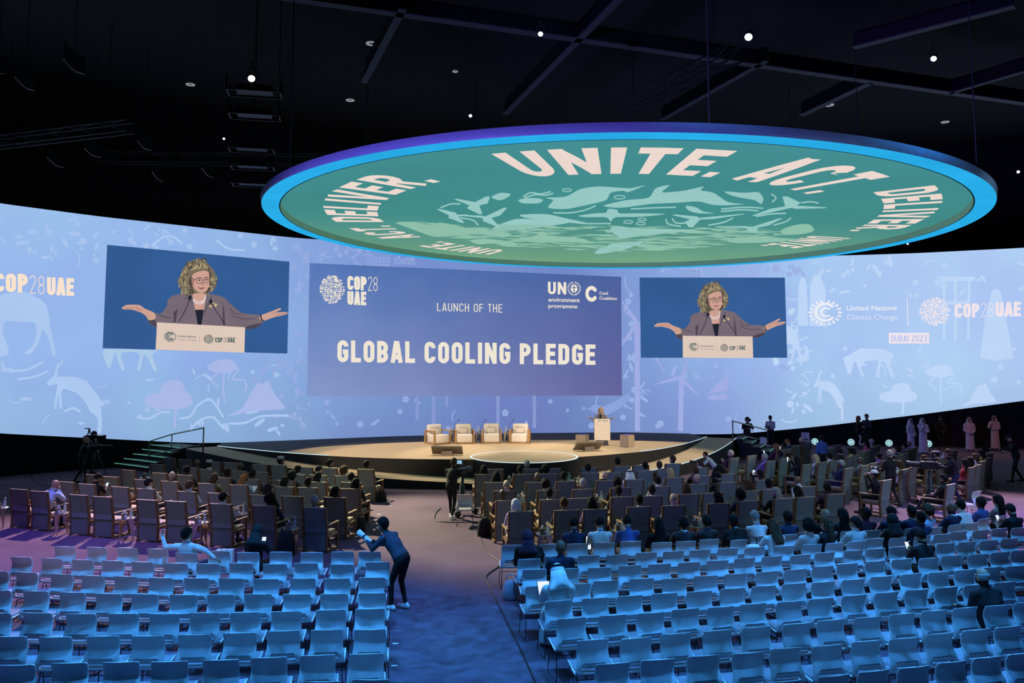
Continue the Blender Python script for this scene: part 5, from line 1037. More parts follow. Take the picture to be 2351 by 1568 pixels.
def person(body, loc, rotz, skin, top, bottom, hair, hcol, label, extra=(), shoe=None, group=None, s=1.0):
    me, HM, D = BOD[body]; o = put('person', me, None, loc, rotz); o.scale = (s, s, s); tag(o, label, 'person', group)
    for i, mm in enumerate((SK[skin], CL[top], CL[bottom], shoe or M_shoe, M_eye)): o.material_slots[i].link = 'OBJECT'; o.material_slots[i].material = mm
    def child(nm, me_, mm, M):
        if not me_.materials: me_.materials.append(mm)
        c = put(nm, me_, o); c.matrix_local = M; c.material_slots[0].link = 'OBJECT'; c.material_slots[0].material = mm; return c
    if hair in ('headscarf', 'ghutra'): child(hair if hair == 'headscarf' else 'headcloth', HAIR[hair], CL[hcol], HM)
    elif hair != 'bald': child('hair', HAIR[hair], HC_[hcol], HM)
    neck = Matrix.Translation(Vector(D['neck'])+Vector((0, 0, .012)))
    for e in extra:
        if e == 'collar': child('shirt_collar', collar_me, CL['white'], neck)
        elif e == 'lanyard': child('lanyard', lan_me, CL['blue'], neck)
        elif e == 'agal': child('head_rope', HAIR['agal'], CL['black'], HM)
        elif e == 'kufi': child('cap', HAIR['kufi'], CL['lightgrey'], HM)
        elif e == 'cap': child('cap', HAIR['cap'], CL['white'], HM)
        elif e == 'blackcap': child('cap', HAIR['cap'], CL['black'], HM)
        elif e == 'headset': child('headset', HAIR['headset'], M_blackp, HM)
    return o
# ---------------------------------------------------------------- white shell chairs
M_shell = mat('white_chair_plastic', (.66, .68, .70), .38, var=.03, spec=.5); M_pad = mat('grey_seat_pad', (.26, .24, .28), .9); M_leg = mat('dark_chrome', (.10, .10, .11), .3, .9)
def make_white_chair():
    t = thing('white_chair', '', 'chair', (0, 0, 0))
    prof = [(.225, .420, .205), (.215, .446, .222), (.10, .446, .232), (-.05, .430, .240), (-.16, .420, .247), (-.240, .418, .252), (-.284, .438, .253), (-.302, .470, .250), (-.308, .525, .241), (-.298, .585, .231), (-.262, .645, .221), (-.240, .705, .218), (-.250, .785, .218), (-.282, .850, .217), (-.291, .865, .213), (-.296, .875, .203), (-.298, .880, .187)]
    us = [-1, -.88, -.70, -.35, 0, .35, .70, .88, 1]; bm = bmesh.new(); g = []
    for j, (y, z, hw) in enumerate(prof):
        row = []
        for u in us: row.append(bm.verts.new((hw*u, y+(.028 if j > 6 else .0)*u*u, z+(.012*u*u if j < 6 else 0))))
        g.append(row)
    for j in range(len(prof)-1):
        for i in range(8):
            if j == 7 and 2 <= i <= 5: continue           # handle slot in the lower back
            bm.faces.new((g[j][i], g[j+1][i], g[j+1][i+1], g[j][i+1]))
    bmesh.ops.recalc_face_normals(bm, faces=bm.faces); bmesh.ops.solidify(bm, geom=list(bm.faces), thickness=.012)
    me = bpy.data.meshes.new('shell'); bm.to_mesh(me); bm.free(); me.polygons.foreach_set('use_smooth', [True]*len(me.polygons)); me.materials.append(M_shell); put('shell', me, t)
    lip = MB().tube([(x, -.298+.028*(x/.231)**2-.007, .587 if abs(x) < .152 else .572) for x in (-.160, -.152, -.14, -.08, 0, .08, .14, .152, .160)], .0065, 5).build('slot_lip_shade', mat('slot_shadow_grey', (.16, .17, .19), .5), t, True)  # dark tube paints the shadow line along the slot
    mb = MB(); rbox(mb, (0, .012, .456), (.43, .40, .03), .012); mb.build('seat_pad', M_pad, t, True)
    for s in (-1, 1):
        MB().tube(catmull([(s*.18, .15, .43), (s*.205, .17, .36), (s*.225, .20, .03)], 3)+[Vector((s*.227, .19, .009)), Vector((s*.227, -.22, .009))]+catmull([(s*.225, -.235, .03), (s*.205, -.19, .36), (s*.18, -.15, .43)], 3), .0075, 5).build('leg_frame', M_leg, t, True)
    MB().tube([(-.205, -.18, .34), (.205, -.18, .34)], .006, 5).build('cross_bar', M_leg, t, True)
    return proto(t)
WC = make_white_chair(); used_wc = [False]
WLEFT = [
 [(145, 1255.5), (217, 1257), (288, 1258.6), (358, 1261), (424, 1270), (500, 1265.7), (568, 1269), (643, 1268), (714, 1269), (785, 1267.5), (848, 1267.5)],
 [(44.7, 1279.8), (114.8, 1282.8), (185, 1285.9), (255, 1288), (324, 1291), (400.7, 1294), (474.7, 1295), (551, 1293.6), (629, 1295.6), (701.6, 1293.6), (784.6, 1296.9), (866, 1291.3)],
 [(-10, 1312), (56, 1314.7), (136.5, 1318.6), (209, 1322.4), (284.6, 1324.2), (366, 1327.5), (448, 1328.3), (528.5, 1328.8), (608.5, 1330), (693, 1328.8), (773, 1328.8), (852, 1326.7)],
 [(-8, 1356), (76.6, 1358), (160.8, 1361), (245, 1364), (328, 1365), (418.5, 1366.5), (505, 1366), (590.6, 1365), (680, 1365), (765.4, 1364.5), (854, 1362.5)],
 [(-14, 1409), (81.7, 1408.4), (181, 1410.5), (279.5, 1410), (374, 1410.5), (467, 1408), (561.5, 1407), (656, 1405.3), (757.8, 1401.5), (849, 1399)],
 [(20.4, 1462.8), (122.5, 1464), (232, 1462), (337, 1461.5), (445, 1458.4), (548.7, 1454.6), (649, 1450), (748.8, 1447.5), (849.6, 1446.7)],
 [(33, 1529), (155.7, 1524), (275.6, 1522), (385.4, 1520.7), (505.3, 1517), (616, 1511.3), (728, 1506), (840.7, 1502.8)],
 [(735, 1567), (851, 1562.5)]]
WRIGHT = [
 [(1177, 1252.4), (1264.8, 1249.8), (1326.8, 1249), (1388, 1246.4), (1450, 1243.3), (1520.5, 1246), (1576.6, 1243), (1631, 1238.8), (1701, 1240), (1750, 1231), (1812, 1228), (1857, 1222.3), (1905, 1222), (1958, 1220), (2005, 1218), (2045, 1216), (2095.4, 1214), (2150, 1211), (2198.5, 1205), (2236.6, 1201), (2264.6, 1191), (2304.7, 1184)],
 [(1215.8, 1284.2), (1276, 1277.4), (1353.5, 1275.6), (1419, 1274.4), (1486, 1269), (1548.5, 1266), (1609.8, 1263), (1673.7, 1259), (1735.8, 1257), (1804, 1254), (1872, 1250), (1922, 1247), (1964, 1244), (2013, 1237), (2066, 1235), (2122, 1231), (2168, 1227), (2206, 1221), (2255.6, 1218), (2299.7, 1214), (2344.8, 1212)],
 [(1228.7, 1307.8), (1304, 1306), (1379.3, 1303.7), (1448, 1299.2), (1517, 1295.4), (1585, 1292), (1650.7, 1287.4), (1712.9, 1282), (1775.9, 1278), (1842.3, 1274.4), (1898, 1269), (1964, 1264), (2014, 1260.5), (2068, 1256), (2122, 1252), (2175.5, 1248), (2224.6, 1245), (2275.7, 1241), (2321.7, 1237)],
 [(1239.9, 1346), (1330, 1341), (1393, 1333.8), (1475.8, 1329), (1552, 1328.5), (1624.3, 1322.6), (1694, 1318), (1765.7, 1312.7), (1831, 1307.8), (1894, 1301), (1950, 1294.6), (2014, 1289), (2075, 1284), (2137, 1282), (2190.5, 1275.8), (2250.6, 1272.8), (2302.7, 1268), (2347, 1264)],
 [(1285, 1380), (1369, 1373.8), (1448, 1368.6), (1529, 1363), (1609, 1358.4), (1685.6, 1351.6), (1757, 1346), (1827.8, 1340.5), (1894, 1336.6), (1965, 1331), (2028, 1324), (2096.4, 1318), (2160.5, 1314), (2220.6, 1309), (2280.7, 1303), (2336.8, 1300)],
 [(1314, 1420.3), (1410.3, 1413.4), (1496.4, 1408), (1576.6, 1399), (1658.4, 1394.5), (1733, 1387), (1816.7, 1382), (1889, 1374.8), (1966, 1367.3), (2040.3, 1361), (2110.4, 1354.7), (2178.5, 1349), (2244, 1343.3), (2312.7, 1337.3)],
 [(1363.7, 1470), (1463.3, 1466.4), (1555, 1456), (1652, 1448.5), (1741.5, 1440.8), (1834.4, 1433), (1913.6, 1424.3), (1998, 1418), (2077, 1410), (2151.4, 1402.6), (2222, 1396), (2296, 1391), (2362, 1384)],
 [(1409.7, 1525), (1514.3, 1516), (1619, 1507), (1723.6, 1500), (1808.8, 1489.5), (1906, 1483), (1995.4, 1473), (2082.3, 1466.5), (2164, 1456), (2246, 1447.3), (2322.6, 1439.6)],
 [(1811, 1565.7), (1918.7, 1553.4), (2013, 1542), (2105, 1533), (2192, 1521.4), (2279, 1510), (2348, 1502)]]
ZT = .875
SEATS = []          # dict(kind, block, row, seat, top, rotz, base)
def row_headings(pts, win=3):
    out = []
    for i in range(len(pts)):
        a, b = max(0, i-win), min(len(pts), i+win+1); X = np.array([p.x for p in pts[a:b]]); Y = np.array([p.y for p in pts[a:b]])
        sl = np.polyfit(X-X.mean(), Y, 1)[0] if len(X) > 2 else 0.0
        out.append(math.atan(sl))
    return out
def relax(tops, mn):
    for _ in range(25):
        for i in range(1, len(tops)):
            d = tops[i]-tops[i-1]; L_ = d.length
            if L_ < mn: m_ = d/L_*(mn-L_)/2; tops[i] += m_; tops[i-1] -= m_
    return tops
def place_wc(top, rz, label, group='white plastic chairs in rows'):
    base = top+Matrix.Rotation(rz, 3, 'Z') @ Vector((0, .297, 0)); base.z = 0
    c = WC if not used_wc[0] else copy_tree(WC); used_wc[0] = True
    c.location = base; c.rotation_euler = (0, 0, rz+random.uniform(-.02, .02)); tag(c, label, 'chair', group); return base
for blk, rows, side in (('L', WLEFT, 'photographer side'), ('R', WRIGHT, 'cable side')):
    for r, row in enumerate(rows):
        tops = relax([G(x, y, ZT) for x, y in row], .515); hs_ = row_headings(tops)
        if blk == 'R' : hs_ = [h*.9 for h in hs_]
        for i, (tp, rz) in enumerate(zip(tops, hs_)):
            k = (len(row)-i) if blk == 'L' else i+1
            lab = 'white plastic chair, %s from centre aisle, %s row behind the armchairs, %s' % (ordw(k), ordw(r+1), side)
            b = place_wc(tp, rz, lab); SEATS.append(dict(kind='w', blk=blk, row=r+1, seat=k, top=tp, rz=rz, base=b, px=row[i], taken=False))
# loose white chairs
def loose(px, py, a, lab, z=ZT): return place_wc(G(px, py, z), hd(a), lab, 'loose white chairs')
loose(1068, 1136, -4, 'white plastic chair alone behind the pedestal camera in the aisle')
loose(1848, 993, 185, 'white plastic chair standing against the black wall under the screen')
loose(1750, 1004, 60, 'white plastic chair next to the steps with the headset operator')
loose(2247, 1128, -30, 'white plastic chair alone in front of its block, behind patterned blue shirt')
loose(1972, 1000, 120, 'white plastic chair beside the pair reading a paper')
loose(42, 1033, 170, 'white plastic chair in the dark beside the floor light by the wall')

# ---------------------------------------------------------------- high-backed wooden armchairs
M_mesh = mat('woven_grey_fabric', (.215, .24, .25), .9, var=.12, scale=25, bump=.3, trans=.06, spec=.2); M_mesh2 = mat('woven_lower_fabric', (.18, .20, .21), .9, var=.12, scale=25, bump=.3, trans=.16, spec=.2)
M_fr = mat('oak_chair_frame', (.17, .09, .042), .45, var=.25, scale=6); M_seatc = mat('beige_seat', (.42, .33, .25), .85); M_railc = mat('pale_top_rail', (.34, .27, .20), .5)
def make_armchair():
    t = thing('high_back_armchair', '', 'armchair', (0, 0, 0))
    for s in (-1, 1):
        x = s*.285; MB().prism([(-.30, 0), (-.24, 0), (-.23, .50), (-.335, 1.065), (-.385, 1.065), (-.29, .50)], x-.022, x+.022, 0, Matrix.Rotation(pi/2, 4, 'Z') @ Matrix.Rotation(pi/2, 4, 'X')).build('back_post', M_fr, t)
        MB().box((s*.315, .02, .645), (.062, .64, .028)).build('armrest', mat('oak_armrest', (.36, .22, .11), .4, var=.2), t); MB().box((s*.31, .30, .32), (.05, .05, .62)).build('front_leg', M_fr, t)
        MB().box((s*.31, .0, .03), (.045, .58, .04)).build('floor_rail', M_fr, t); MB().box((s*.31, .0, .37), (.04, .58, .06)).build('side_rail', M_fr, t)
    up = [(-.296, .47), (-.30, .60), (-.335, .80), (-.378, 1.05)]
    mb = MB(); vs = [(s*.262, y+d, z) for d in (0, .03) for y, z in up for s in (-1, 1)]; n_ = 8
    mb.add(vs, [(2*i, 2*i+1, 2*i+3, 2*i+2) for i in range(3)]+[(n_+2*i+2, n_+2*i+3, n_+2*i+1, n_+2*i) for i in range(3)]+[(0, n_, n_+1, 1), (6, 7, n_+7, n_+6), (0, 2, n_+2, n_), (2, 4, n_+4, n_+2), (4, 6, n_+6, n_+4), (1, n_+1, n_+3, 3), (3, n_+3, n_+5, 5), (5, n_+5, n_+7, 7)]); mb.build('back_panel', M_mesh, t)
    MB().box((0, -.272, .255), (.524, .02, .43)).build('lower_panel', M_mesh2, t)
    MB().box((0, -.362, 1.058), (.60, .04, .022)).build('top_rail', M_railc, t)
    mb = MB(); rbox(mb, (0, .03, .42), (.54, .54, .10), .03); mb.build('seat', M_seatc, t, True)
    MB().box((0, .30, .33), (.57, .035, .07)).build('front_rail', M_fr, t)
    return proto(t)
AC = make_armchair(); used_ac = [False]; ZA = 1.065
ALEFT = [
 [(387.6, 1051.5), (424, 1055), (492, 1060.6), (527, 1062), (596, 1066.4), (639, 1068), (700, 1073), (756, 1074.4), (840, 1077)],
 [(360.8, 1066), (437, 1073), (475, 1077.4), (548, 1081), (597, 1084), (684, 1089.6), (728, 1090.5), (789, 1092.4)],
 [(294.8, 1079.2), (366.6, 1086), (424, 1090.7), (510, 1096.5), (576, 1100), (656, 1103.5), (728, 1106.5), (806, 1107.8)],
 [(214.4, 1090), (254.6, 1094.5), (327, 1101), (389.5, 1105), (475, 1109.9), (548, 1113), (652, 1117.6), (706, 1119.4), (803, 1122)],
 [(153, 1106.4), (200, 1111.4), (276, 1118), (335, 1122.3), (429, 1128.4), (500, 1132.5), (598, 1136.3), (671, 1139.3), (769, 1142)],
 [(43, 1123.3), (90, 1128), (180.3, 1136.3), (235, 1140.5), (337, 1147.6), (403, 1151), (507, 1157), (605, 1161), (722, 1165.5)]]
ARIGHT = [
 [(1136, 1076.8), (1218.7, 1076.3), (1269, 1075.6), (1352, 1073.4), (1427, 1070.5), (1471, 1068.3), (1545, 1064.5)],
 [(1112, 1089), (1200, 1089), (1260, 1087.8), (1354, 1085.8), (1409, 1084.2), (1481.4, 1080.8), (1526, 1079), (1608, 1074)],
 [(1135, 1107.4), (1230, 1107), (1299.5, 1105), (1391, 1103.2), (1456, 1101), (1548.4, 1096.6), (1611, 1092.5), (1669, 1088)],
 [(1158, 1126.5), (1257, 1125.6), (1338.6, 1123), (1424.6, 1119.9), (1514.6, 1116.8), (1600.7, 1111), (1671, 1107.8), (1754, 1101.8)],
 [(1165, 1149), (1265.5, 1147), (1325, 1144.3), (1428, 1140.7), (1496, 1138.7), (1585.4, 1134.4), (1632, 1132.2), (1726, 1126.6), (1766, 1124), (1853, 1117)],
 [(1196.5, 1174.3), (1302, 1171), (1366, 1169), (1467, 1163.6), (1547, 1160.4), (1650, 1155.8), (1717.8, 1150), (1802.8, 1144.7), (1846.3, 1141.3), (1918, 1134.3)]]
AANG = [(1686, 1051), (1726.5, 1045.6), (1770, 1059), (1800, 1053), (1825, 1049), (1793, 1034), (1808, 1030.5), (1830, 1023.5), (1853, 1017.5), (1853, 1066.3), (1890, 1060.8), (1913, 1057.6), (1949, 1075), (1949.7, 1049), (1964, 1045), (1979, 1038), (1990, 1034), (2003.6, 1027), (2013, 1022.5), (1908.5, 1028.5), (1922, 1021.8), (1986, 1068.5), (2006, 1063), (2033, 1057), (2066, 1045), (2078, 1040), (2088, 1033), (2097, 1028), (2077, 1077.5), (2097, 1071.5), (2036, 1102), (2183, 1112), (2135, 1063), (2161, 1051), (2181.6, 1040.5), (2190, 1034.5), (2231.5, 1072.8), (2245, 1067.6), (2256, 1059), (2266.8, 1052), (2273, 1041)]
def place_ac(top, rz, label):
    base = top+Matrix.Rotation(rz, 3, 'Z') @ Vector((0, .36, 0)); base.z = 0
    c = AC if not used_ac[0] else copy_tree(AC); used_ac[0] = True
    c.location = base; c.rotation_euler = (0, 0, rz); tag(c, label, 'armchair', 'high-backed wooden armchairs'); return base
for blk, rows, side in (('AL', ALEFT, 'photographer side'), ('AR', ARIGHT, 'cable side')):
    for r, row in enumerate(rows):
        tops = relax([G(x, y, ZA) for x, y in row], .70); hs_ = row_headings(tops, 4)
        for i, (tp, rz) in enumerate(zip(tops, hs_)):
            k = (len(row)-i) if blk == 'AL' else i+1; rz = rz*.8
            b = place_ac(tp, rz, 'high-backed wooden armchair, %s from centre aisle, %s armchair row, %s' % (ordw(k), ordw(r+1), side))
            SEATS.append(dict(kind='a', blk=blk, row=r+1, seat=k, top=tp, rz=rz, base=b, px=row[i], taken=False))
ang = [(G(x, y, ZA), (x, y)) for x, y in AANG]
# keep neighbours in the sideways bank from standing inside each other
for _ in range(30):
    for i in range(len(ang)):
        for j in range(i):
            d = ang[i][0]-ang[j][0]; L_ = d.length
            if L_ < .74 and L_ > 1e-4: m_ = d/L_*(.74-L_)/2; ang[i][0].xy += m_.xy; ang[j][0].xy -= m_.xy
order = sorted(range(len(ang)), key=lambda i: (ang[i][0]-Vector((4.0, 36.0, ZA))).length)
for n_, i in enumerate(order):
    tp, pxy = ang[i]; rz = math.radians(40); b = place_ac(tp, rz, 'high-backed wooden armchair turned sideways, %s nearest the lectern in its bank' % ordw(n_+1))
    SEATS.append(dict(kind='a', blk='AA', row=0, seat=n_+1, top=tp, rz=rz, base=b, px=pxy, taken=False))

# ---------------------------------------------------------------- seated people: head pixel, body, skin, top, bottom, hair, hair colour, extras
PW = {'AL': 'photographer side', 'AR': 'cable side', 'L': 'photographer side', 'R': 'cable side'}
HW = {'bald': 'bald', 'short': 'short-haired', 'curly': 'curly-haired', 'long': 'long-haired', 'bob': 'bob-haired', 'shoulder': 'shoulder-length-haired', 'bun': 'bun-haired', 'ponytail': 'ponytailed', 'fringe': 'balding', 'wavy': 'wavy-haired', 'headscarf': 'headscarfed', 'ghutra': 'headclothed'}
CW = {'lightblue': 'light blue', 'lightgrey': 'light grey', 'yellowgreen': 'yellow-green'}
PEOPLE = [
 # left armchairs
 (120, 1110, 'a', 'sit_face', 1, 'lightblue', 'navy', 'bald', '-', ('lanyard',), (90, 1128)), (211, 1097, 'a', 'sit_down', 1, 'black', 'black', 'short', 'black', (), (200, 1111)), (350, 1100, 'a', 'sit_right', 1, 'white', 'navy', 'short', 'black', (), (335, 1122)), (404, 1086, 'a', 'sit', 0, 'charcoal', 'black', 'fringe', 'grey', (), (389, 1105)), (422, 1077, 'a', 'sit', 3, 'charcoal', 'black', 'short', 'black', (), (424, 1091)),
 (444, 1103, 'a', 'sit', 0, 'lightblue', 'navy', 'short', 'brown', ('lanyard',), (429, 1128)), (459, 1062, 'a', 'sit_left', 3, 'slate', 'black', 'bald', '-', (), (437, 1073)), (478, 1058, 'a', 'sit', 2, 'white', 'white', 'short', 'black', ('kufi',), (475, 1077)), (552, 1065, 'a', 'sit', 3, 'charcoal', 'black', 'bald', '-', (), (548, 1081)), (525, 1082, 'a', 'sit', 3, 'charcoal', 'black', 'short', 'black', (), (510, 1096)), (575, 1082, 'a', 'sit', 2, 'slate', 'black', 'short', 'black', (), (576, 1100)),
 (487, 1098, 'a', 'sit_slim', 0, 'olive', 'black', 'long', 'brown', (), (475, 1110)), (558, 1097, 'a', 'sit_slim_down', 0, 'lightblue', 'navy', 'long', 'ginger', (), (548, 1113)), (521, 1136, 'a', 'sit', 1, 'lightblue', 'navy', 'short', 'black', (), (507, 1157)), (653, 1054, 'a', 'sit_right', 2, 'charcoal', 'black', 'short', 'black', ('kufi', 'collar'), (639, 1068)), (751, 1061, 'a', 'sit_right', 1, 'navy', 'black', 'short', 'black', ('collar',), (756, 1074)), (811, 1073, 'a', 'sit_right', 1, 'cream', 'black', 'curly', 'brown', (), (789, 1092)), (841, 1062, 'a', 'sit', 3, 'charcoal', 'black', 'short', 'black', (), (840, 1077)),
 (684, 1075, 'a', 'sit_slim', 2, 'white', 'black', 'bun', 'black', (), (684, 1090)), (720, 1075, 'a', 'sit_right', 1, 'slate', 'black', 'short', 'black', (), (728, 1090)), (669, 1090, 'a', 'sit', 2, 'charcoal', 'black', 'curly', 'black', (), (656, 1103)), (728, 1089, 'a', 'sit_slim', 1, 'white', 'black', 'bob', 'black', (), (728, 1106)), (809, 1089, 'a', 'sit', 1, 'navy', 'black', 'short', 'black', ('collar',), (806, 1108)), (707, 1099, 'a', 'sit', 3, 'plum', 'black', 'short', 'black', (), (706, 1119)), (653, 1102, 'a', 'sit_slim', 1, 'black', 'black', 'long', 'black', (), (652, 1118)), (808, 1111, 'a', 'sit_slim', 2, 'charcoal', 'black', 'bob', 'black', (), (803, 1122)),
 (626, 1124, 'a', 'sit_slim', 1, 'black', 'black', 'long', 'black', (), (598, 1136)), (763, 1127, 'a', 'sit_slim', 1, 'purple', 'black', 'shoulder', 'black', (), (769, 1142)), (715, 1139, 'a', 'sit', 0, 'navy', 'black', 'short', 'grey', ('collar',), (722, 1165)), (623, 1142, 'a', 'sit', 1, 'navy', 'black', 'curly', 'black', (), (605, 1161)),
 # right armchairs
 (1110, 1074, 'a', 'sit_slim', 2, 'pink', 'black', 'shoulder', 'black', (), (1112, 1089)), (1203, 1065, 'a', 'sit', 1, 'charcoal', 'black', 'short', 'grey', (), (1218, 1076)), (1197, 1078, 'a', 'sit', 2, 'charcoal', 'black', 'short', 'black', (), (1200, 1089)), (1261, 1080, 'a', 'sit', 2, 'black', 'black', 'curly', 'black', (), (1260, 1088)), (1142, 1091, 'a', 'sit_photo', 1, 'black', 'black', 'shoulder', 'black', (), (1135, 1107)), (1237, 1092, 'a', 'sit', 2, 'navy', 'black', 'bald', '-', (), (1230, 1107)), (1298, 1093, 'a', 'sit', 3, 'slate', 'black', 'short', 'black', (), (1299, 1105)), (1349, 1072, 'a', 'sit', 2, 'grey', 'black', 'short', 'black', (), (1354, 1086)), (1415, 1057, 'a', 'sit_slim', 2, 'mustard', 'black', 'short', 'black', (), (1427, 1070)), (1390, 1089, 'a', 'sit', 0, 'charcoal', 'black', 'bald', '-', (), (1391, 1103)), (1449, 1088, 'a', 'sit', 1, 'white', 'white', 'ghutra', 'white', ('agal',), (1456, 1101)),
 (1160, 1106, 'a', 'sit', 0, 'purple', 'navy', 'fringe', 'grey', (), (1158, 1126)), (1253, 1110, 'a', 'sit_slim', 2, 'grey', 'black', 'curly', 'black', (), (1257, 1126)), (1326, 1101, 'a', 'sit', 0, 'navy', 'black', 'short', 'grey', (), (1338, 1123)), (1426, 1108, 'a', 'sit', 2, 'black', 'black', 'curly', 'black', (), (1424, 1120)), (1157, 1135, 'a', 'sit', 3, 'plum', 'black', 'bald', '-', (), (1165, 1149)), (1256, 1126, 'a', 'sit', 1, 'black', 'black', 'short', 'black', ('collar',), (1265, 1147)), (1418, 1123, 'a', 'sit', 3, 'charcoal', 'black', 'short', 'black', (), (1428, 1141)), (1186, 1161, 'a', 'sit_slim', 0, 'lilac', 'lilac', 'bob', 'white', (), (1196, 1174)), (1299, 1155, 'a', 'sit', 0, 'charcoal', 'black', 'short', 'brown', (), (1302, 1171)), (1367, 1155, 'a', 'sit_slim', 1, 'purple', 'black', 'shoulder', 'black', (), (1366, 1169)), (1467, 1136, 'a', 'sit', 1, 'black', 'black', 'short', 'black', ('collar',), (1467, 1163)),
 (1471, 1063, 'a', 'sit', 1, 'black', 'black', 'short', 'black', ('collar',), (1481, 1081)), (1532, 1048, 'a', 'sit_left', 0, 'black', 'black', 'short', 'brown', ('collar',), (1545, 1064)), (1516, 1067, 'a', 'sit_slim', 0, 'grey', 'black', 'short', 'brown', (), (1526, 1079)), (1594, 1057, 'a', 'sit_left', 1, 'lightgrey', 'grey', 'short', 'brown', ('collar',), (1608, 1074)), (1546, 1085, 'a', 'sit_slim', 0, 'beige', 'black', 'long', 'blonde', (), (1548, 1096)), (1591, 1078, 'a', 'sit', 0, 'charcoal', 'black', 'short', 'brown', (), (1611, 1092)), (1593, 1092, 'a', 'sit', 0, 'navy', 'black', 'bald', '-', (), (1600, 1111)), (1509, 1101, 'a', 'sit', 1, 'white', 'black', 'short', 'black', (), (1514, 1117)), (1485, 1114, 'a', 'sit', 2, 'navy', 'black', 'short', 'black', ('collar',), (1496, 1139)), (1575, 1118, 'a', 'sit_slim', 0, 'purple', 'black', 'long', 'brown', (), (1585, 1134)), (1541, 1137, 'a', 'sit', 0, 'purple', 'navy', 'fringe', 'grey', (), (1547, 1160)), (1655, 1137, 'a', 'sit_slim', 1, 'blue', 'black', 'shoulder', 'black', (), (1650, 1156)),
 (1661, 1077, 'a', 'sit_slim', 0, 'charcoal', 'black', 'shoulder', 'black', (), (1669, 1088)), (1665, 1098, 'a', 'sit_down', 1, 'charcoal', 'black', 'short', 'black', (), (1671, 1108)), (1759, 1084, 'a', 'sit_photo', 1, 'black', 'black', 'short', 'black', (), (1754, 1102)), (1821, 1097, 'a', 'sit_fwd', 2, 'white', 'navy', 'bald', '-', ('lanyard',), (1853, 1117)), (1838, 1129, 'a', 'sit_slim', 2, 'white', 'black', 'shoulder', 'black', (), (1846, 1141)), (1787, 1134, 'a', 'sit_raise', 0, 'black', 'black', 'shoulder', 'grey', (), (1803, 1145)), (1719, 1106, 'a', 'sit_slim', 0, 'navy', 'black', 'shoulder', 'brown', ('collar',), (1726, 1127)), (1758, 1106, 'a', 'sit', 3, 'black', 'black', 'short', 'black', ('collar',), (1766, 1124)), (1702, 1139, 'a', 'sit_slim', 2, 'navy', 'black', 'curly', 'black', (), (1718, 1150)), (1905, 1120, 'a', 'sit', 1, 'plum', 'navy', 'short', 'black', (), (1918, 1134)),
 # sideways bank
 (1676, 1037, 'a', 'sit_clap', 0, 'plum', 'black', 'short', 'grey', (), (1686, 1051)), (1758, 1048, 'a', 'sit', 0, 'purple', 'black', 'short', 'grey', (), (1770, 1059)), (1795, 1041, 'a', 'sit', 2, 'navy', 'black', 'short', 'black', (), (1800, 1053)), (1814, 1040, 'a', 'sit', 3, 'black', 'black', 'bald', '-', (), (1825, 1049)), (1781, 1024, 'a', 'sit_slim', 0, 'plum', 'black', 'bob', 'ginger', (), (1793, 1034)), (1790, 1018, 'a', 'sit', 1, 'charcoal', 'black', 'short', 'black', (), (1808, 1030)), (1804, 1014, 'a', 'sit_down', 0, 'navy', 'black', 'short', 'ginger', ('collar',), (1830, 1023)), (1818, 1013, 'a', 'sit', 0, 'charcoal', 'black', 'bald', '-', (), (1853, 1017)),
 (1846, 1058, 'a', 'sit_photo', 1, 'black', 'black', 'long', 'black', (), (1853, 1066)), (1868, 1050, 'a', 'sit_slim', 0, 'lightgrey', 'grey', 'shoulder', 'blonde', (), (1890, 1061)), (1908, 1046, 'a', 'sit', 2, 'white', 'black', 'short', 'black', (), (1913, 1058)), (1934, 1067, 'a', 'sit_clap', 2, 'navy', 'navy', 'short', 'grey', (), (1949, 1075)), (1950, 1032, 'a', 'sit_down', 1, 'black', 'black', 'short', 'black', (), (1950, 1049)), (1965, 1030, 'a', 'sit_slim', 3, 'yellowgreen', 'black', 'ponytail', 'black', (), (1964, 1045)), (1994, 1018, 'a', 'sit_slim', 0, 'pink', 'black', 'bob', 'black', (), (2004, 1027)), (1998, 1013, 'a', 'sit', 0, 'lilac', 'black', 'short', 'grey', (), (2013, 1022)), (1976, 1055, 'a', 'sit', 3, 'grey', 'brown', 'bald', '-', (), (1986, 1068)), (2020, 1049, 'a', 'sit_slim', 1, 'purple', 'black', 'bun', 'black', (), (2033, 1057)), (2036, 1037, 'a', 'sit', 0, 'charcoal', 'black', 'bald', '-', ('collar',), (2066, 1045)), (2050, 1033, 'a', 'sit', 3, 'navy', 'black', 'short', 'black', ('collar',), (2078, 1040)), (2072, 1022, 'a', 'sit', 1, 'navy', 'black', 'short', 'black', ('collar',), (2088, 1033)), (2080, 1015, 'a', 'sit', 2, 'purple', 'black', 'bald', '-', ('collar',), (2097, 1028)), (2074, 1062, 'a', 'sit_slim', 1, 'white', 'black', 'shoulder', 'brown', (), (2077, 1077)), (2015, 1088, 'a', 'sit_photo', 1, 'black', 'black', 'short', 'black', ('cap',), (2036, 1102)),
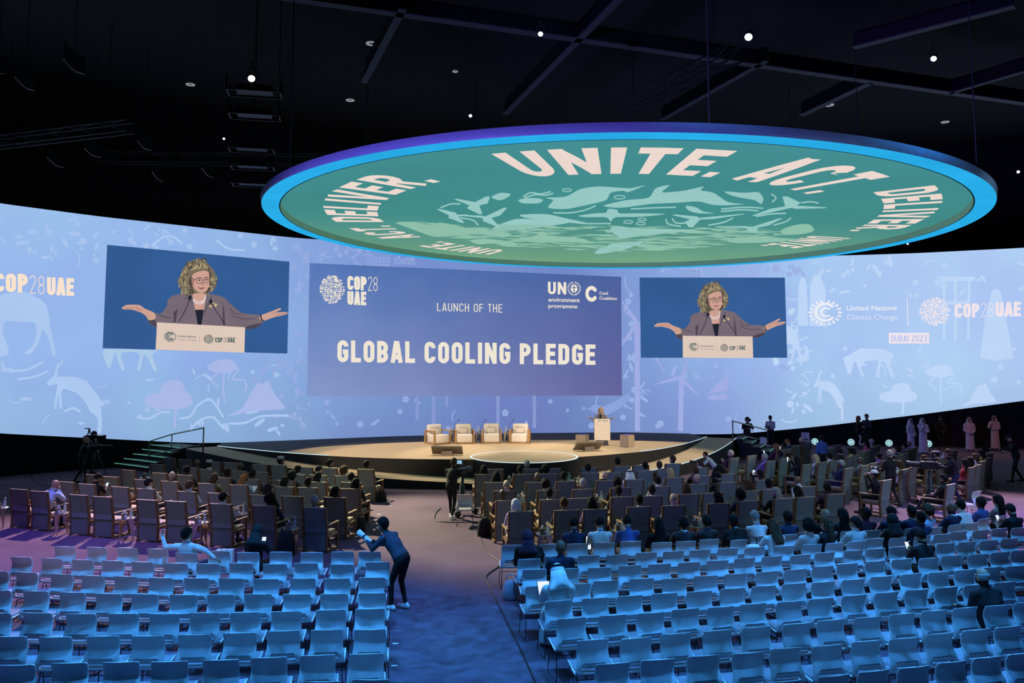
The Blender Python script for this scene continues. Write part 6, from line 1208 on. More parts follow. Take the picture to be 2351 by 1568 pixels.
 (2121, 1051, 'a', 'sit_slim', 0, 'black', 'black', 'shoulder', 'brown', (), (2135, 1063)), (2148, 1036, 'a', 'sit', 1, 'black', 'black', 'short', 'black', ('collar',), (2161, 1051)), (2171, 1029, 'a', 'sit_slim', 2, 'white', 'black', 'bun', 'brown', (), (2182, 1040)), (2219, 1061, 'a', 'sit_slim', 1, 'red', 'black', 'shoulder', 'black', (), (2231, 1073)), (2231, 1060, 'a', 'sit_slim', 1, 'charcoal', 'black', 'long', 'black', (), (2245, 1068)), (2241, 1048, 'a', 'sit_slim', 0, 'white', 'black', 'bob', 'brown', (), (2256, 1059)), (2257, 1039, 'a', 'sit_slim', 1, 'yellowgreen', 'black', 'shoulder', 'black', (), (2267, 1052)), (2259, 1025, 'a', 'sit', 2, 'white', 'black', 'curly', 'black', (), (2273, 1041)), (2170, 1095, 'a', 'sit_rest', 1, 'black', 'black', 'short', 'black', (), (2183, 1112)),
 # white chairs
 (417, 1230, 'w', 'sit_spread', 1, 'white', 'navy', 'short', 'black', ('lanyard',), (424, 1270)), (571, 1230, 'w', 'sit_slim_down', 1, 'black', 'black', 'headscarf', 'black', (), (568, 1269)), (1213, 1231, 'w', 'sit_big', 1, 'black', 'black', 'headscarf', 'plum', (), (1216, 1284)), (1318, 1203, 'w', 'sit_down', 1, 'navy', 'black', 'short', 'black', ('collar',), (1327, 1249)), (1375, 1198, 'w', 'sit_down', 1, 'white', 'navy', 'short', 'black', ('lanyard',), (1388, 1246)), (1435, 1193, 'w', 'sit_down', 1, 'blue', 'navy', 'short', 'black', ('collar',), (1450, 1243)), (1521, 1208, 'w', 'sit_slim', 1, 'black', 'black', 'long', 'black', (), (1520, 1246)), (1580, 1205, 'w', 'sit', 2, 'charcoal', 'black', 'short', 'black', ('headset', 'collar'), (1577, 1243)), (1634, 1201, 'w', 'sit_slim', 1, 'charcoal', 'black', 'short', 'black', ('lanyard',), (1631, 1239)), (1701, 1197, 'w', 'sit_big', 2, 'black', 'black', 'short', 'black', ('collar',), (1701, 1240)), (1731, 1185, 'w', 'sit_down', 0, 'white', 'navy', 'short', 'grey', ('lanyard',), (1750, 1231)), (1781, 1214, 'w', 'sit_slim_down', 0, 'white', 'black', 'long', 'brown', (), (1804, 1254)), (1796, 1180, 'w', 'sit', 2, 'navy', 'navy', 'short', 'black', (), (1812, 1228)), (1881, 1214, 'w', 'sit_slim', 2, 'white', 'black', 'curly', 'black', (), (1872, 1250)), (1890, 1180, 'w', 'sit_left', 1, 'black', 'black', 'bald', '-', ('collar',), (1905, 1222)), (1915, 1214, 'w', 'sit_slim_left', 0, 'black', 'black', 'long', 'brown', (), (1922, 1247)), (1945, 1185, 'w', 'sit_slim', 1, 'charcoal', 'black', 'long', 'black', (), (1958, 1220)), (1966, 1197, 'w', 'sit_left', 1, 'white', 'black', 'short', 'black', (), (1964, 1244)), (2004, 1183, 'w', 'sit_left', 3, 'plum', 'black', 'short', 'black', (), (2005, 1218)), (2042, 1164, 'w', 'sit', 2, 'navy', 'black', 'short', 'black', ('lanyard',), (2045, 1216)), (2063, 1196, 'w', 'sit_slim', 2, 'black', 'black', 'headscarf', 'black', (), (2066, 1235)), (2103, 1169, 'w', 'sit', 1, 'navy', 'black', 'short', 'black', ('collar',), (2095, 1214)), (2120, 1181, 'w', 'sit', 1, 'navy', 'black', 'short', 'black', ('lanyard',), (2122, 1231)), (2147, 1181, 'w', 'sit_slim_left', 0, 'lightblue', 'navy', 'curly', 'brown', (), (2150, 1211)), (2193, 1167, 'w', 'sit_left', 2, 'navy', 'black', 'bald', '-', ('collar',), (2198, 1205)), (2235, 1164, 'w', 'sit_big', 3, 'white', 'black', 'short', 'black', (), (2237, 1201)), (2247, 1148, 'w', 'sit_slim', 3, 'blue', 'black', 'short', 'black', (), (2265, 1191)), (2310, 1144, 'w', 'sit_slim', 1, 'grey', 'black', 'long', 'black', (), (2305, 1184)), (2336, 1171, 'w', 'sit_down', 1, 'black', 'black', 'short', 'black', (), (2345, 1212)),
 (2142, 1234, 'w', 'sit_down', 1, 'black', 'black', 'short', 'black', ('collar',), (2137, 1282)), (2273, 1328, 'w', 'sit_big', 1, 'black', 'black', 'fringe', 'grey', (), (2296, 1391)), (1303, 1288, 'w', 'sit', 2, 'navy', 'black', 'bald', '-', (), (1304, 1306)), (1304, 1337, 'w', 'sit_robe', 1, 'white', 'white', 'ghutra', 'white', ('agal',), (1285, 1380))]
SEATED = []
for rec in PEOPLE:
    hx, hy, kind, body, sk, top, bot, hr, hcol, ex, spx = rec
    s = min((q for q in SEATS if q['kind'] == kind and not q['taken']), key=lambda q: (q['px'][0]-spx[0])**2+4*(q['px'][1]-spx[1])**2); s['taken'] = True
    me, HM, D = BOD[body]; hl = HM.translation; R = Matrix.Rotation(s['rz'], 3, 'Z')
    want = G(hx, hy, hl.z+.03); cur = s['base']+R @ Vector((hl.x, hl.y, 0)); d = R.inverted() @ (want-cur); lim = .09
    lx = max(-lim, min(lim, d.x)); fy = .07 if kind == 'a' else .13 if body == 'sit_big' else .09
    loc = s['base']+R @ Vector((lx, fy, 0)); loc.z = .015 if kind == 'w' else -.005
    col_ = CW.get(top, top); hw = HW[hr]+('' if hr in ('bald', 'headscarf', 'ghutra') or hcol == '-' else '')
    hc_ = '' if hr in ('bald', 'headscarf', 'ghutra') else hcol+', '
    where = ('%s from aisle, %s %s row, %s' % (ordw(s['seat']), ordw(s['row']), 'armchair' if kind == 'a' else 'white-chair', PW[s['blk']])) if s['blk'] != 'AA' else 'sideways armchair %s nearest the lectern' % ordw(s['seat'])
    lab = '%s person in %s top, seated %s' % (hw, col_, where)
    if hr not in ('bald', 'headscarf', 'ghutra'): lab = '%s %s person in %s, seated %s' % (hcol, hw, col_, where)
    o = person(body, loc, s['rz'], sk, top, bot, hr, hcol, lab, ex); SEATED.append((o, s, body, rec))
# ---------------------------------------------------------------- standing people
def stand(body, fx, fy, a, sk, top, bot, hr, hcol, lab, ex=(), z=0.0, h=1.0, shoe=None, dy=0.0):
    p = G(fx, fy, z)+Vector((0, dy, 0)); p.z = z; return person(body, p, hd(a), sk, top, bot, hr, hcol, lab, ex, shoe, s=h)
spk = pl+Vector((.02, .52, 0))
spo = person('stand_open', spk, hd(190), 0, 'taupe', 'black', 'wavy', 'blonde', 'speaker in taupe jacket with open arms behind the cream lectern', s=.94)
bl = MB(); bl.prism([(-.05, 1.42), (.05, 1.42), (.03, 1.14), (-.03, 1.14)], .0, .03, 0, Matrix.Rotation(pi/2, 4, 'X')); b_ = bl.build('blouse', CL['black'], spo); b_.location = (0, .165, 0)
nk = MB(); nk.tube([(.075*math.cos(a), .03+.07*math.sin(a), 1.455-.03*math.sin(a)) for a in np.linspace(0, 2*pi, 17)[:-1]], .009, 6, closed=True); nk.build('necklace', CL['cream'], spo, True)
photog = stand('stand_bent', 915, 1400, -62, 1, 'slate', 'black', 'short', 'black', 'bending photographer in slate shirt and white shoes holding a long white lens', shoe=M_shoew)
camc = stand('stand_camera', 1036, 1190, 22, 1, 'black', 'black', 'short', 'brown', 'camera operator in black with white trainers at the aisle camera', shoe=M_shoew)
cl1 = stand('stand_camera', 184, 1108, 60, 0, 'black', 'black', 'bald', '-', 'bald camera operator in black short sleeves by the wall steps')
cl2 = stand('stand_fold', 163, 1100, 70, 1, 'black', 'black', 'short', 'black', 'dark-haired person in black half hidden behind the bald camera operator', dy=1.6)
hso = stand('stand_camera', 1716, 1037, 185, 1, 'black', 'black', 'short', 'black', 'headset camera operator in black by the stage steps', ('headset',), h=1.04)
shp = stand('stand_hold', 1787, 1033, 215, 3, 'lightgrey', 'black', 'short', 'black', 'photographer in pale shirt standing against the bright screen', dy=1.2)
rd1 = stand('stand_fold', 1984, 1032, 120, 0, 'black', 'black', 'long', 'ginger', 'long-haired person in black reading a paper under the screen', dy=.6)
rd2 = stand('stand_hold', 2004, 1032, 235, 0, 'charcoal', 'black', 'short', 'brown', 'short-haired person in dark suit holding a paper under the screen', dy=.6, h=1.06)
for (x, y, a, bd, sk_, col, lab, h_) in ((2093, 1041.5, 150, 'stand_robe', 1, 'white', 'person in white robe and headcloth with folded hands beside floor light', 1.0), (2121, 1041.5, 175, 'stand_robe_chin', 1, 'white', 'person in white robe and headcloth with hand at chest beside floor light', 1.03), (2228, 1035.5, 190, 'stand_robe', 2, 'lightgrey', 'person in grey-white robe standing in the dim by the black wall', 1.0), (2286, 1032, 230, 'stand_robe_chin', 2, 'beige', 'person in beige robe, hand to face, by the orange floor', 1.02)):
    stand(bd, x, y, a, sk_, col, col, 'ghutra', 'white' if col == 'white' else col, lab, ('agal',), h=h_)
stand('stand_fold', 2173, 1033, 180, 2, 'black', 'black', 'short', 'black', 'person in black almost lost against the dark wall, between robed people', dy=.5)
blu = stand('stand', 1889, 1097, -20, 3, 'blue', 'black', 'short', 'black', 'standing person in blue jacket seen from behind among sideways armchairs', h=.98)
ctr = stand('stand_hold', 2048, 1162, -25, 1, 'black', 'black', 'fringe', 'grey', 'standing person in black shirt with white back print holding a camera', h=1.02)
pr = MB()
for z, w_ in ((1.30, .10), (1.255, .15)): pr.box((.0, -.150, z), (w_, .006, .03))
pp = pr.build('back_print', mat('print_white', (.7, .8, .85), .6), ctr); pp.location = (.03, .06, .0); pp.rotation_euler = (-.06, 0, 0)
ccr = stand('stand_camera', 2196, 1165, -68, 1, 'black', 'navy', 'short', 'brown', 'stooping camera operator with headset at the studio camera', ('headset',), h=1.05)
fil = stand('stand_camera', 2336, 1107, -75, 1, 'black', 'black', 'short', 'black', 'person in black cap filming with a hand-held rig', ('blackcap',), h=1.04)
ph2 = stand('stand_bent', 1640, 1118, -80, 1, 'lightgrey', 'black', 'short', 'black', 'crouching photographer in patterned grey shirt at the front aisle', h=.78)
# ---------------------------------------------------------------- cameras and gear
M_cam = mat('camera_black', (.015, .015, .017), .4); M_lensw = mat('lens_white', (.72, .74, .76), .4); M_lglass = mat('lens_glass', (.02, .03, .06), .05)
def wpos(o, local): return Matrix.Translation(o.location) @ Matrix.Rotation(o.rotation_euler.z, 4, 'Z') @ Matrix.Diagonal((o.scale.x,)*3+(1,)) @ Vector(local)
def still_camera(loc, rz, lab, white=False, big=1.0, tilt=0.0):
    t = thing('still_camera', lab, 'camera', loc, rz); t.rotation_euler = (tilt, 0, rz)
    mb = MB(); rbox(mb, (0, 0, 0), (.15, .07, .10), .012); mb.box((0, 0, .065), (.06, .06, .035), taper=.7); mb.build('body', M_cam, t)
    L_ = .26*big; MB().lathe([(.035, .03), (.038, .08), (.038*big, .1), (.046*big, .1+L_*.6), (.052*big, .1+L_), (.045*big, .1+L_), (.04*big, .08+L_)], 14, 0, Matrix.Rotation(-pi/2, 4, 'X')).build('lens', M_lensw if white else M_cam, t, True)
    if white: MB().lathe([(.049, .2), (.049, .24)], 14, 0, Matrix.Rotation(-pi/2, 4, 'X')).build('lens_ring', M_cam, t)
    return t
still_camera(wpos(photog, (.01, .62, 1.12)), hd(-62), 'black still camera with long white lens held by the bending photographer', True, 1.1, .5)
still_camera(wpos(shp, (0, .38, 1.12)), hd(215), 'black still camera held by the photographer in pale shirt')
still_camera(wpos(ph2, (0, .66, 1.16)), hd(-80), 'black still camera held by the crouching photographer')
still_camera(wpos(ctr, (0, .42, 1.12)), hd(-25), 'black still camera held by the person with the back print', True, .8)
def tripod(loc, rz, h, lab, spread=.42):
    t = thing('camera_tripod', lab, 'tripod', loc, rz)
    for k in range(3):
        a = 2*pi*k/3+.5; f = Vector((spread*math.cos(a), spread*math.sin(a), .02)); MB().tube([f, Vector((.05*math.cos(a), .05*math.sin(a), h-.12))], [.014, .022], 7).build('leg', M_cam, t)
        MB().ell(f, (.03, .03, .02), 8, 6).build('foot', M_cam, t)
    MB().lathe([(.06, h-.16), (.07, h-.10), (.05, h-.02), (.06, h)], 12).build('head', M_cam, t); MB().tube([(0, -.03, h-.05), (.1, -.45, h-.22)], .012, 6).build('pan_handle', M_cam, t)
    return t
def video_camera(loc, rz, lab, s=1.0, screen_on=True, hood=False):
    t = thing('video_camera', lab, 'camera', loc, rz)
    mb = MB(); rbox(mb, (0, 0, .13*s), (.16*s, .42*s, .20*s), .02); mb.box((0, -.02*s, .30*s), (.04*s, .26*s, .03*s)); mb.box((0, .09*s, .265*s), (.035*s, .03*s, .06*s)); mb.box((0, -.13*s, .265*s), (.035*s, .03*s, .06*s)); mb.build('body', M_cam, t)
    MB().lathe([(.06*s, .2*s), (.075*s, .24*s), (.075*s, .45*s), (.09*s, .5*s), (.09*s, .56*s), (.07*s, .56*s), (.06*s, .5*s)], 14, 0, Matrix.Translation((0, 0, .14*s)) @ Matrix.Rotation(-pi/2, 4, 'X')).build('lens', M_cam, t, True)
    MB().box((0, -.24*s, .12*s), (.11*s, .07*s, .16*s)).build('battery', M_cam, t)
    vf = MB().box((-.04*s, -.08*s, .40*s), (.20*s, .05*s, .15*s)).build('viewfinder', M_cam, t)
    if screen_on: MB().box((-.04*s, -.108*s, .40*s), (.15*s, .006, .10*s)).build('viewfinder_screen', glow('viewfinder_glow', lin(150, 190, 220), 1.0, .3, 20), vf)
    if hood: MB().box((-.04*s, -.16*s, .50*s), (.24*s, .20*s, .03*s), taper=.8).build('viewfinder_hood', M_cam, vf)
    return t
# tripod camera seen against the screen, with a raised viewfinder
p = G(205, 1090, 0); p.z = 0; tripod(p, 0, 1.38, 'tall black tripod beside the stage steps', .6); video_camera(p+Vector((0, 0, 1.38)), hd(75), 'black video camera with raised viewfinder on the tall tripod', 1.0, False, True)
p = wpos(cl1, (.02, .52, 0)); p.z = 0; tripod(p, 0, 1.18, 'black tripod in front of the bald camera operator', .45); video_camera(p+Vector((0, 0, 1.18)), hd(70), 'black video camera at chest height of the bald operator', .95, False)
p = wpos(hso, (0, .5, 0)); p.z = 0; tripod(p, 0, 1.3, 'black tripod of the headset operator by the stage steps', .45); video_camera(p+Vector((0, 0, 1.3)), hd(185), 'black video camera of the headset operator by the stage steps', .9)
def pedestal(loc, rz, h, lab):
    t = thing('camera_pedestal', lab, 'pedestal', loc, rz)
    for k in range(3):
        a = 2*pi*k/3+.3; f = Vector((.42*math.cos(a), .42*math.sin(a), .10)); MB().bar((0, 0, .2), f, .06, .05).build('arm', M_cam, t); MB().lathe([(.02, -.03), (.09, -.03), (.09, .03), (.02, .03)], 14, 0, Matrix.Translation((f.x, f.y, .09)) @ Matrix.Rotation(pi/2, 4, 'X')).build('wheel', M_cam, t)
    MB().lathe([(.11, .16), (.11, .5), (.085, .52), (.085, .85), (.06, .87), (.06, h)], 14).build('column', M_cam, t, True); MB().tube([(.24*math.cos(a), .24*math.sin(a), .62) for a in np.linspace(0, 2*pi, 21)[:-1]], .012, 6, closed=True).build('steering_ring', M_cam, t, True)
    return t
p = wpos(camc, (.05, .62, 0)); p.z = 0; pedestal(p, 0, 1.15, 'black wheeled camera pedestal in the centre aisle'); video_camera(p+Vector((0, 0, 1.15)), hd(20), 'black studio camera with lit viewfinder in the centre aisle', 1.05)
p = wpos(ccr, (.0, .68, 0)); p.z = 0; pedestal(p, 0, 1.12, 'black wheeled pedestal under the stooping operator’s studio camera'.replace('’', "'")); video_camera(p+Vector((0, 0, 1.12)), hd(-66), 'large black studio camera with hooded viewfinder among sideways chairs', 1.2, False, True)
t = thing('handheld_rig', 'small hand-held camera rig with green lamp held by the capped person', 'camera rig', wpos(fil, (0, .52, 1.12)), hd(-75)); MB().tube([(0, -.12, -.05), (0, .0, 0), (0, .32, .03)], .018, 6).build('arm', M_cam, t); MB().box((0, .36, .05), (.09, .12, .08)).build('camera_head', M_cam, t); MB().ell((0, -.10, .0), (.012, .012, .012), 6, 5).build('status_lamp', glow('green_led', lin(60, 230, 110), 1.5), t)
# phones, papers, laptops held by seated people
M_scr = glow('phone_screen', lin(225, 235, 245), 1.1, .08, 60)
def slab(name, o, loc, size, tilt, lab, cat, m=M_scr, rzo=0.0):
    t = thing(name, lab, cat, wpos(o, loc), o.rotation_euler.z+rzo); t.rotation_euler = (tilt, 0, o.rotation_euler.z+rzo)
    MB().box((0, .004, 0), (size[0]*1.08, .008, size[1]*1.06)).build('case', M_blackp, t); MB().box((0, -.003, 0), (size[0], .004, size[1])).build('screen', m, t); return t
find = lambda hx: min(SEATED, key=lambda r: abs(r[3][0]-hx))[0]
for hx, nm in ((211, 'in the black jacket by the wall block'), (571, 'in the black headscarf'), (1804, 'with ginger hair in sideways bank'), (2336, 'in black at the far block corner'), (2142, 'in black suit deep in white chairs'), (1781, 'with long hair in white top')): slab('phone', find(hx), (.0, .33, .93), (.08, .16), -.5, 'bright phone held by the person '+nm, 'phone')
for hx, nm in ((1142, 'in black near the pink jacket'), (1759, 'in black beside the front photographers'), (1846, 'with long hair in sideways bank')): o_ = find(hx); slab('phone', o_, BOD['sit_photo'][1].translation+Vector((0, .34, .0)), (.08, .15), 0, 'raised phone taking a picture, held by person '+nm, 'phone')
M_paper = mat('white_paper', (.8, .8, .8), .8)
slab('paper_sheet', find(558), (.04, .33, .82), (.21, .29), -.9, 'white sheet held by the ginger-haired person in light blue', 'paper', M_paper); slab('tablet', find(1375), (-.22, .30, .72), (.19, .26), -.25, 'glowing tablet of the person in the white shirt with lanyard', 'tablet'); slab('tablet', find(1304), (-.1, .40, .84), (.19, .25), -.7, 'glowing tablet of the person in the white robe and headcloth', 'tablet')
slab('paper_sheet', rd1, (.05, .36, 1.12), (.30, .22), -.5, 'white paper read by the pair under the screen', 'paper', M_paper)
# ---------------------------------------------------------------- side tables, tissue boxes and bottles among the armchairs
M_tin = mat('tissue_box_bronze', (.22, .18, .12), .4, .4); M_tis = mat('tissue_white', (.85, .85, .88), .9)
TABS = [(13, 1164), (147, 1177), (291, 1189), (304, 1131), (467, 1199), (567, 1178), (674, 1212), (1247, 1217), (1410, 1210), (1596, 1205), (1748, 1180), (1876, 1176), (1173, 1107), (1313, 1103), (1203, 1148), (1386, 1152), (1700, 1133), (1655, 1185), (745, 1118), (338, 1096), (1505, 1127), (1440, 1148)]
def free_spot(p):
    for _ in range(40):
        mv = Vector((0, 0, 0))
        for s in SEATS:
            if s['kind'] != 'a': continue
            d = p-s['base']; d.z = 0
            if d.length < .70: mv += (d.normalized() if d.length > .01 else Vector((1, 0, 0)))*(.70-d.length)
        if mv.length < .003: break
        p = p+mv*.6
    return p
done = []; names_ = set()
for i, (x, y) in enumerate(TABS):
    p = G(x, y, .56); p.z = 0; p = free_spot(p)
    if any((p-q).length < .75 for q in done): continue
    done.append(p); s = min((s for s in SEATS if s['kind'] == 'a'), key=lambda s: (s['base']-p).length); side = {'AL': 'photographer side', 'AR': 'cable side', 'AA': 'sideways bank'}[s['blk']]
    nm = 'by armchair %s from aisle, %s row, %s' % (ordw(s['seat']), ordw(s['row']) if s['row'] else 'front', side); p.z = 0
    if any((p-s2['base']).length < .5 for s2 in SEATS if s2['kind'] == 'a') or nm in names_: continue
    names_.add(nm)
    fin_table(p, random.uniform(0, 2), .56, .21, 'steel side table '+nm, 'steel side tables among the armchairs')
    t = thing('tissue_box', 'tissue box on steel table '+nm, 'tissue box', p+Vector((-.05, -.02, .56)), random.uniform(-.4, .4), 'tissue boxes')
    MB().box((0, 0, .06), (.12, .12, .12)).build('box', M_tin, t); MB().loft([ellring((0, 0, .12), .035, .012, 8), ellring((.004, 0, .16), .03, .02, 8), ellring((.0, .005, .205), .008, .006, 8)]).build('tissue', M_tis, t)
    bottle(p+Vector((.08, .07, .56)), 'water bottle, taller, on steel table '+nm, 'bottles on steel tables', 1.05); bottle(p+Vector((.11, -.03, .56)), 'water bottle, shorter, on steel table '+nm, 'bottles on steel tables', .8)
    g = thing('drinking_glass', 'drinking glass on steel table '+nm, 'glass', p+Vector((.03, -.12, .56)), 0, 'glasses on steel tables'); MB().lathe([(.028, 0), (.034, .09), (.031, .09), (.026, .006), (0, .006)], 12).build('glass_bowl', M_glassy, g, True)
# ---------------------------------------------------------------- floor lights along the walls
def floor_light(px, py, r, lab, D=None):
    z = .38; p = G(px, py, z); t = thing('floor_light', lab, 'floor light', Vector((p.x, p.y, 0)), math.atan2(-p.x, p.y), 'round LED floor lights')
    R = Matrix.Translation((0, 0, z)) @ Matrix.Rotation(pi/2, 4, 'X')
    MB().lathe([(.0, -.25), (r*.7, -.22), (r*.95, -.05), (r, .02), (r*.97, .03)], 20, 0, R).build('housing', M_blackp, t, True)
    for ring, n_ in ((0, 1), (.36, 6), (.72, 12)):
        for k in range(n_):
            a = 2*pi*k/n_+ring; MB().lathe([(r*.135, .0), (r*.125, .012), (0, .014)], 8, 0, R @ Matrix.Translation((r*ring*math.cos(a), r*ring*math.sin(a), .035))).build('led_lens', glow('floor_led', lin(170, 238, 255), 2.2, .02), t)
    MB().tube([(-r*1.05, 0, z), (-r*1.05, 0, .06), (-r*1.05, .1, .015), (r*1.05, .1, .015), (r*1.05, 0, .06), (r*1.05, 0, z)], .015, 6).build('yoke', M_blackp, t)
for x, y, nm in ((18, 1063, 'beside the dark chair, further from the steps'), (141, 1055.5, 'next to the bald camera operator'), (1871, 1013.5, 'behind the standing person in blue jacket'), (1954, 1015, 'below the pair reading a paper'), (2041, 1017, 'nearest the two white-robed people'), (2131.5, 1018.5, 'half hidden behind the white robe')): floor_light(x, y, .21, 'round LED floor light with many lenses '+nm)
# ---------------------------------------------------------------- bags, cable, tape
M_bag = mat('black_bag_fabric', (.010, .010, .012), .8, bump=.2)
def bag(px, py, w_, d_, h_, lab, m=M_bag, name='bag', a=0.0):
    p = G(px, py, 0); t = thing(name, lab, 'bag', p, a)
    rings = [[(w_/2*k*math.cos(q)*(1+.08*math.sin(3*q)), d_/2*k*math.sin(q), h_*z) for q in np.linspace(0, 2*pi, 15)[:-1]] for z, k in ((0, .9), (.1, 1.05), (.5, 1.0), (.8, .85), (.95, .6), (1.0, .25))]
    MB().loft(rings).build('bag_body', m, t, True); MB().tube(catmull([(-w_*.25, 0, h_*.93), (-w_*.2, 0, h_*1.25), (w_*.2, 0, h_*1.25), (w_*.25, 0, h_*.93)], 4), .012, 6).build('handle', m, t, True); return t
bag(876, 1152, .32, .2, .36, 'black handbag on the floor beside the front aisle armchair'); bag(1112, 1232, .36, .24, .50, 'black trolley bag by the last armchair row on the cable side'); bag(655, 1276, .42, .3, .60, 'large soft black bag under the table in the last armchair row'); bag(826, 1222, .30, .22, .38, 'black bag with white cloth beside the aisle armchairs')
bag(1172, 1376, .30, .24, .36, 'pale drawstring bag on the aisle floor under white chairs', mat('pale_nylon', (.45, .47, .55), .6, bump=.2), 'drawstring_bag')
hb = thing('handbag', 'white handbag with dark strap hanging on the chair of the long-haired person', 'handbag', G(1728, 1262, .80), .2); mb = MB(); rbox(mb, (0, 0, 0), (.26, .12, .2), .03); mb.build('bag_body', mat('white_leather', (.75, .76, .78), .5), hb, True); MB().tube(catmull([(-.1, 0, .09), (-.07, 0, .24), (.07, 0, .24), (.1, 0, .09)], 4), .012, 6).build('strap', M_blackp, hb, True)
hb = thing('paper_bag', 'white paper carrier bag standing on a front white chair', 'bag', min((q for q in SEATS if q['blk'] == 'L'), key=lambda q: abs(q['px'][0]-500)+abs(q['px'][1]-1265.7))['base']+Vector((0, .04, .478)), 0); MB().box((0, 0, .18), (.32, .12, .36)).build('bag_body', mat('white_card', (.8, .82, .84), .7), hb); MB().tube(catmull([(-.06, -.06, .35), (-.05, -.06, .43), (.05, -.06, .43), (.06, -.06, .35)], 3), .006, 5).build('handle', M_blackp, hb)
cable = [(1012, 1166), (1000, 1180), (1004, 1196), (1060, 1199), (1100, 1198), (1104, 1205), (1091, 1212), (1103, 1235), (1118, 1268), (1146, 1288), (1148, 1298), (1120, 1318), (1116, 1330), (1130, 1358), (1160, 1420), (1190, 1480), (1220, 1545), (1238, 1590)]
o = MB().tube(catmull([G(x, y, .012) for x, y in cable], 5), .013, 6).build('power_cable', M_blackp, None, True); tag(o, 'black cable snaking along the aisle from the studio camera', 'cable')
o = MB().tube(catmull([G(x, y, .012) for x, y in ((70, 1090), (80, 1103), (100, 1112), (130, 1117), (150, 1128))], 5), .012, 6).build('power_cable', M_blackp, None, True); tag(o, 'thin black cable on the floor behind the last photographer-side armchairs', 'cable')
for i, (x, y) in enumerate(((908, 1478), (905, 1529), (810, 1261), (844, 1229), (857, 1203), (870, 1181), (897, 1161))):
    p = G(x, y, 0); o = MB().box((0, 0, .004), (.09, .05, .004)).build('tape_mark', mat('white_tape', (.75, .75, .75), .7), None, loc=p); tag(o, 'small white tape mark on the aisle carpet, %s from the rear' % ordw(i+1), 'tape mark', 'white tape marks')
# ---------------------------------------------------------------- ceiling rig
M_beam = mat('grey_ceiling_steel', (.06, .06, .07), .6, .3); M_truss = mat('black_truss', (.012, .012, .014), .5, .6)
ZB = 15.2
for i, (x0, y0, x1, y1, w_, nm) in enumerate(((640, -6, 2420, 248, .32, 'long pale ceiling beam running over the disc'), (925, 20, 835, 190, .25, 'short ceiling cross beam above the lamp ring'), (1440, -20, 1160, 262, .25, 'ceiling cross beam slanting past the lit spotlight'), (2330, 15, 1960, 110, .3, 'ceiling cross beam at the dark corner'), (1760, 140, 1520, 275, .22, 'ceiling cross beam behind the bright projector'), (2400, 150, 2180, 215, .2, 'ceiling cross beam over the far chairs'), (2000, 190, 1840, 265, .3, 'ceiling cross beam beside the hanging duct panel'))):
    a, b = G(x0, y0, ZB), G(x1, y1, ZB); t = thing('ceiling_beam', nm, 'beam', (0, 0, 0)); MB().bar(a, b, w_, .04).build('flange', M_beam, t); MB().bar(a+V3(0, 0, .25), b+V3(0, 0, .25), .03, .5).build('web', M_truss, t); MB().bar(a+V3(0, 0, .5), b+V3(0, 0, .5), w_, .04).build('flange', M_truss, t)
def truss(a, b, s, lab):
    t = thing('lighting_truss', lab, 'truss', (0, 0, 0)); a, b = Vector(a), Vector(b); d = (b-a).normalized(); sd = d.cross(V3(0, 0, 1)).normalized()*s/2; up = V3(0, 0, s/2); C4 = [sd+up, sd-up, -sd-up, -sd+up]
    for c in C4: MB().tube([a+c, b+c], .03, 6).build('chord', M_truss, t)
    n_ = max(3, int((b-a).length/1.2))
    for k in range(n_):
        p, q = a+(b-a)*k/n_, a+(b-a)*(k+1)/n_
        for j in range(4): MB().tube([p+C4[j], q+C4[(j+1) % 4]], .014, 5, caps=False).build('brace', M_truss, t)
    for k in (.15, .85): p = a+(b-a)*k; MB().tube([p+up, V3(p.x, p.y, ZC)], .012, 5).build('hanger', M_truss, t)
    return t
truss((-16, 17, 13.6), (16, 17, 13.6), .45, 'front lighting truss carrying the stage spots'); truss((-18, 4, 13.4), (16, 4, 13.4), .45, 'rear lighting truss over the white chairs'); truss((-18, 34, 13.4), (18, 36, 13.4), .45, 'lighting truss above the stage edge'); truss(G(1690, 120, 14.2), G(1420, 255, 14.2), .5, 'slanting truss between the ceiling beams'); truss(G(-30, 330, 13.0), G(300, 290, 13.0), .4, 'truss behind the curved ceiling baffles')
def lamp(loc, aim, lab, lit=0.0, s=1.0):
    d = (Vector(aim)-Vector(loc)).normalized(); t = thing('spotlight', lab, 'spotlight', loc, 0); R = d.to_track_quat('Z', 'Y').to_matrix().to_4x4()
    MB().lathe([(.0, -.3*s), (.11*s, -.28*s), (.13*s, -.1*s), (.14*s, .16*s), (.12*s, .17*s), (.115*s, .1*s)], 14, 0, R).build('barrel', M_blackp, t, True)
    MB().lathe([(.115*s, .12*s), (.0, .13*s)], 14, 0, R).build('lens', glow('lamp_lit_%g' % lit, (.85*lit, .93*lit, lit)) if lit else M_lglass, t)
    MB().tube([(.16*s, 0, 0), (.16*s, 0, .3*s), (0, 0, .36*s), (-.16*s, 0, .3*s), (-.16*s, 0, 0)], .015, 6).build('yoke', M_blackp, t); MB().tube([(0, 0, .36*s), (0, 0, .62*s)], .02, 6).build('clamp', M_blackp, t)
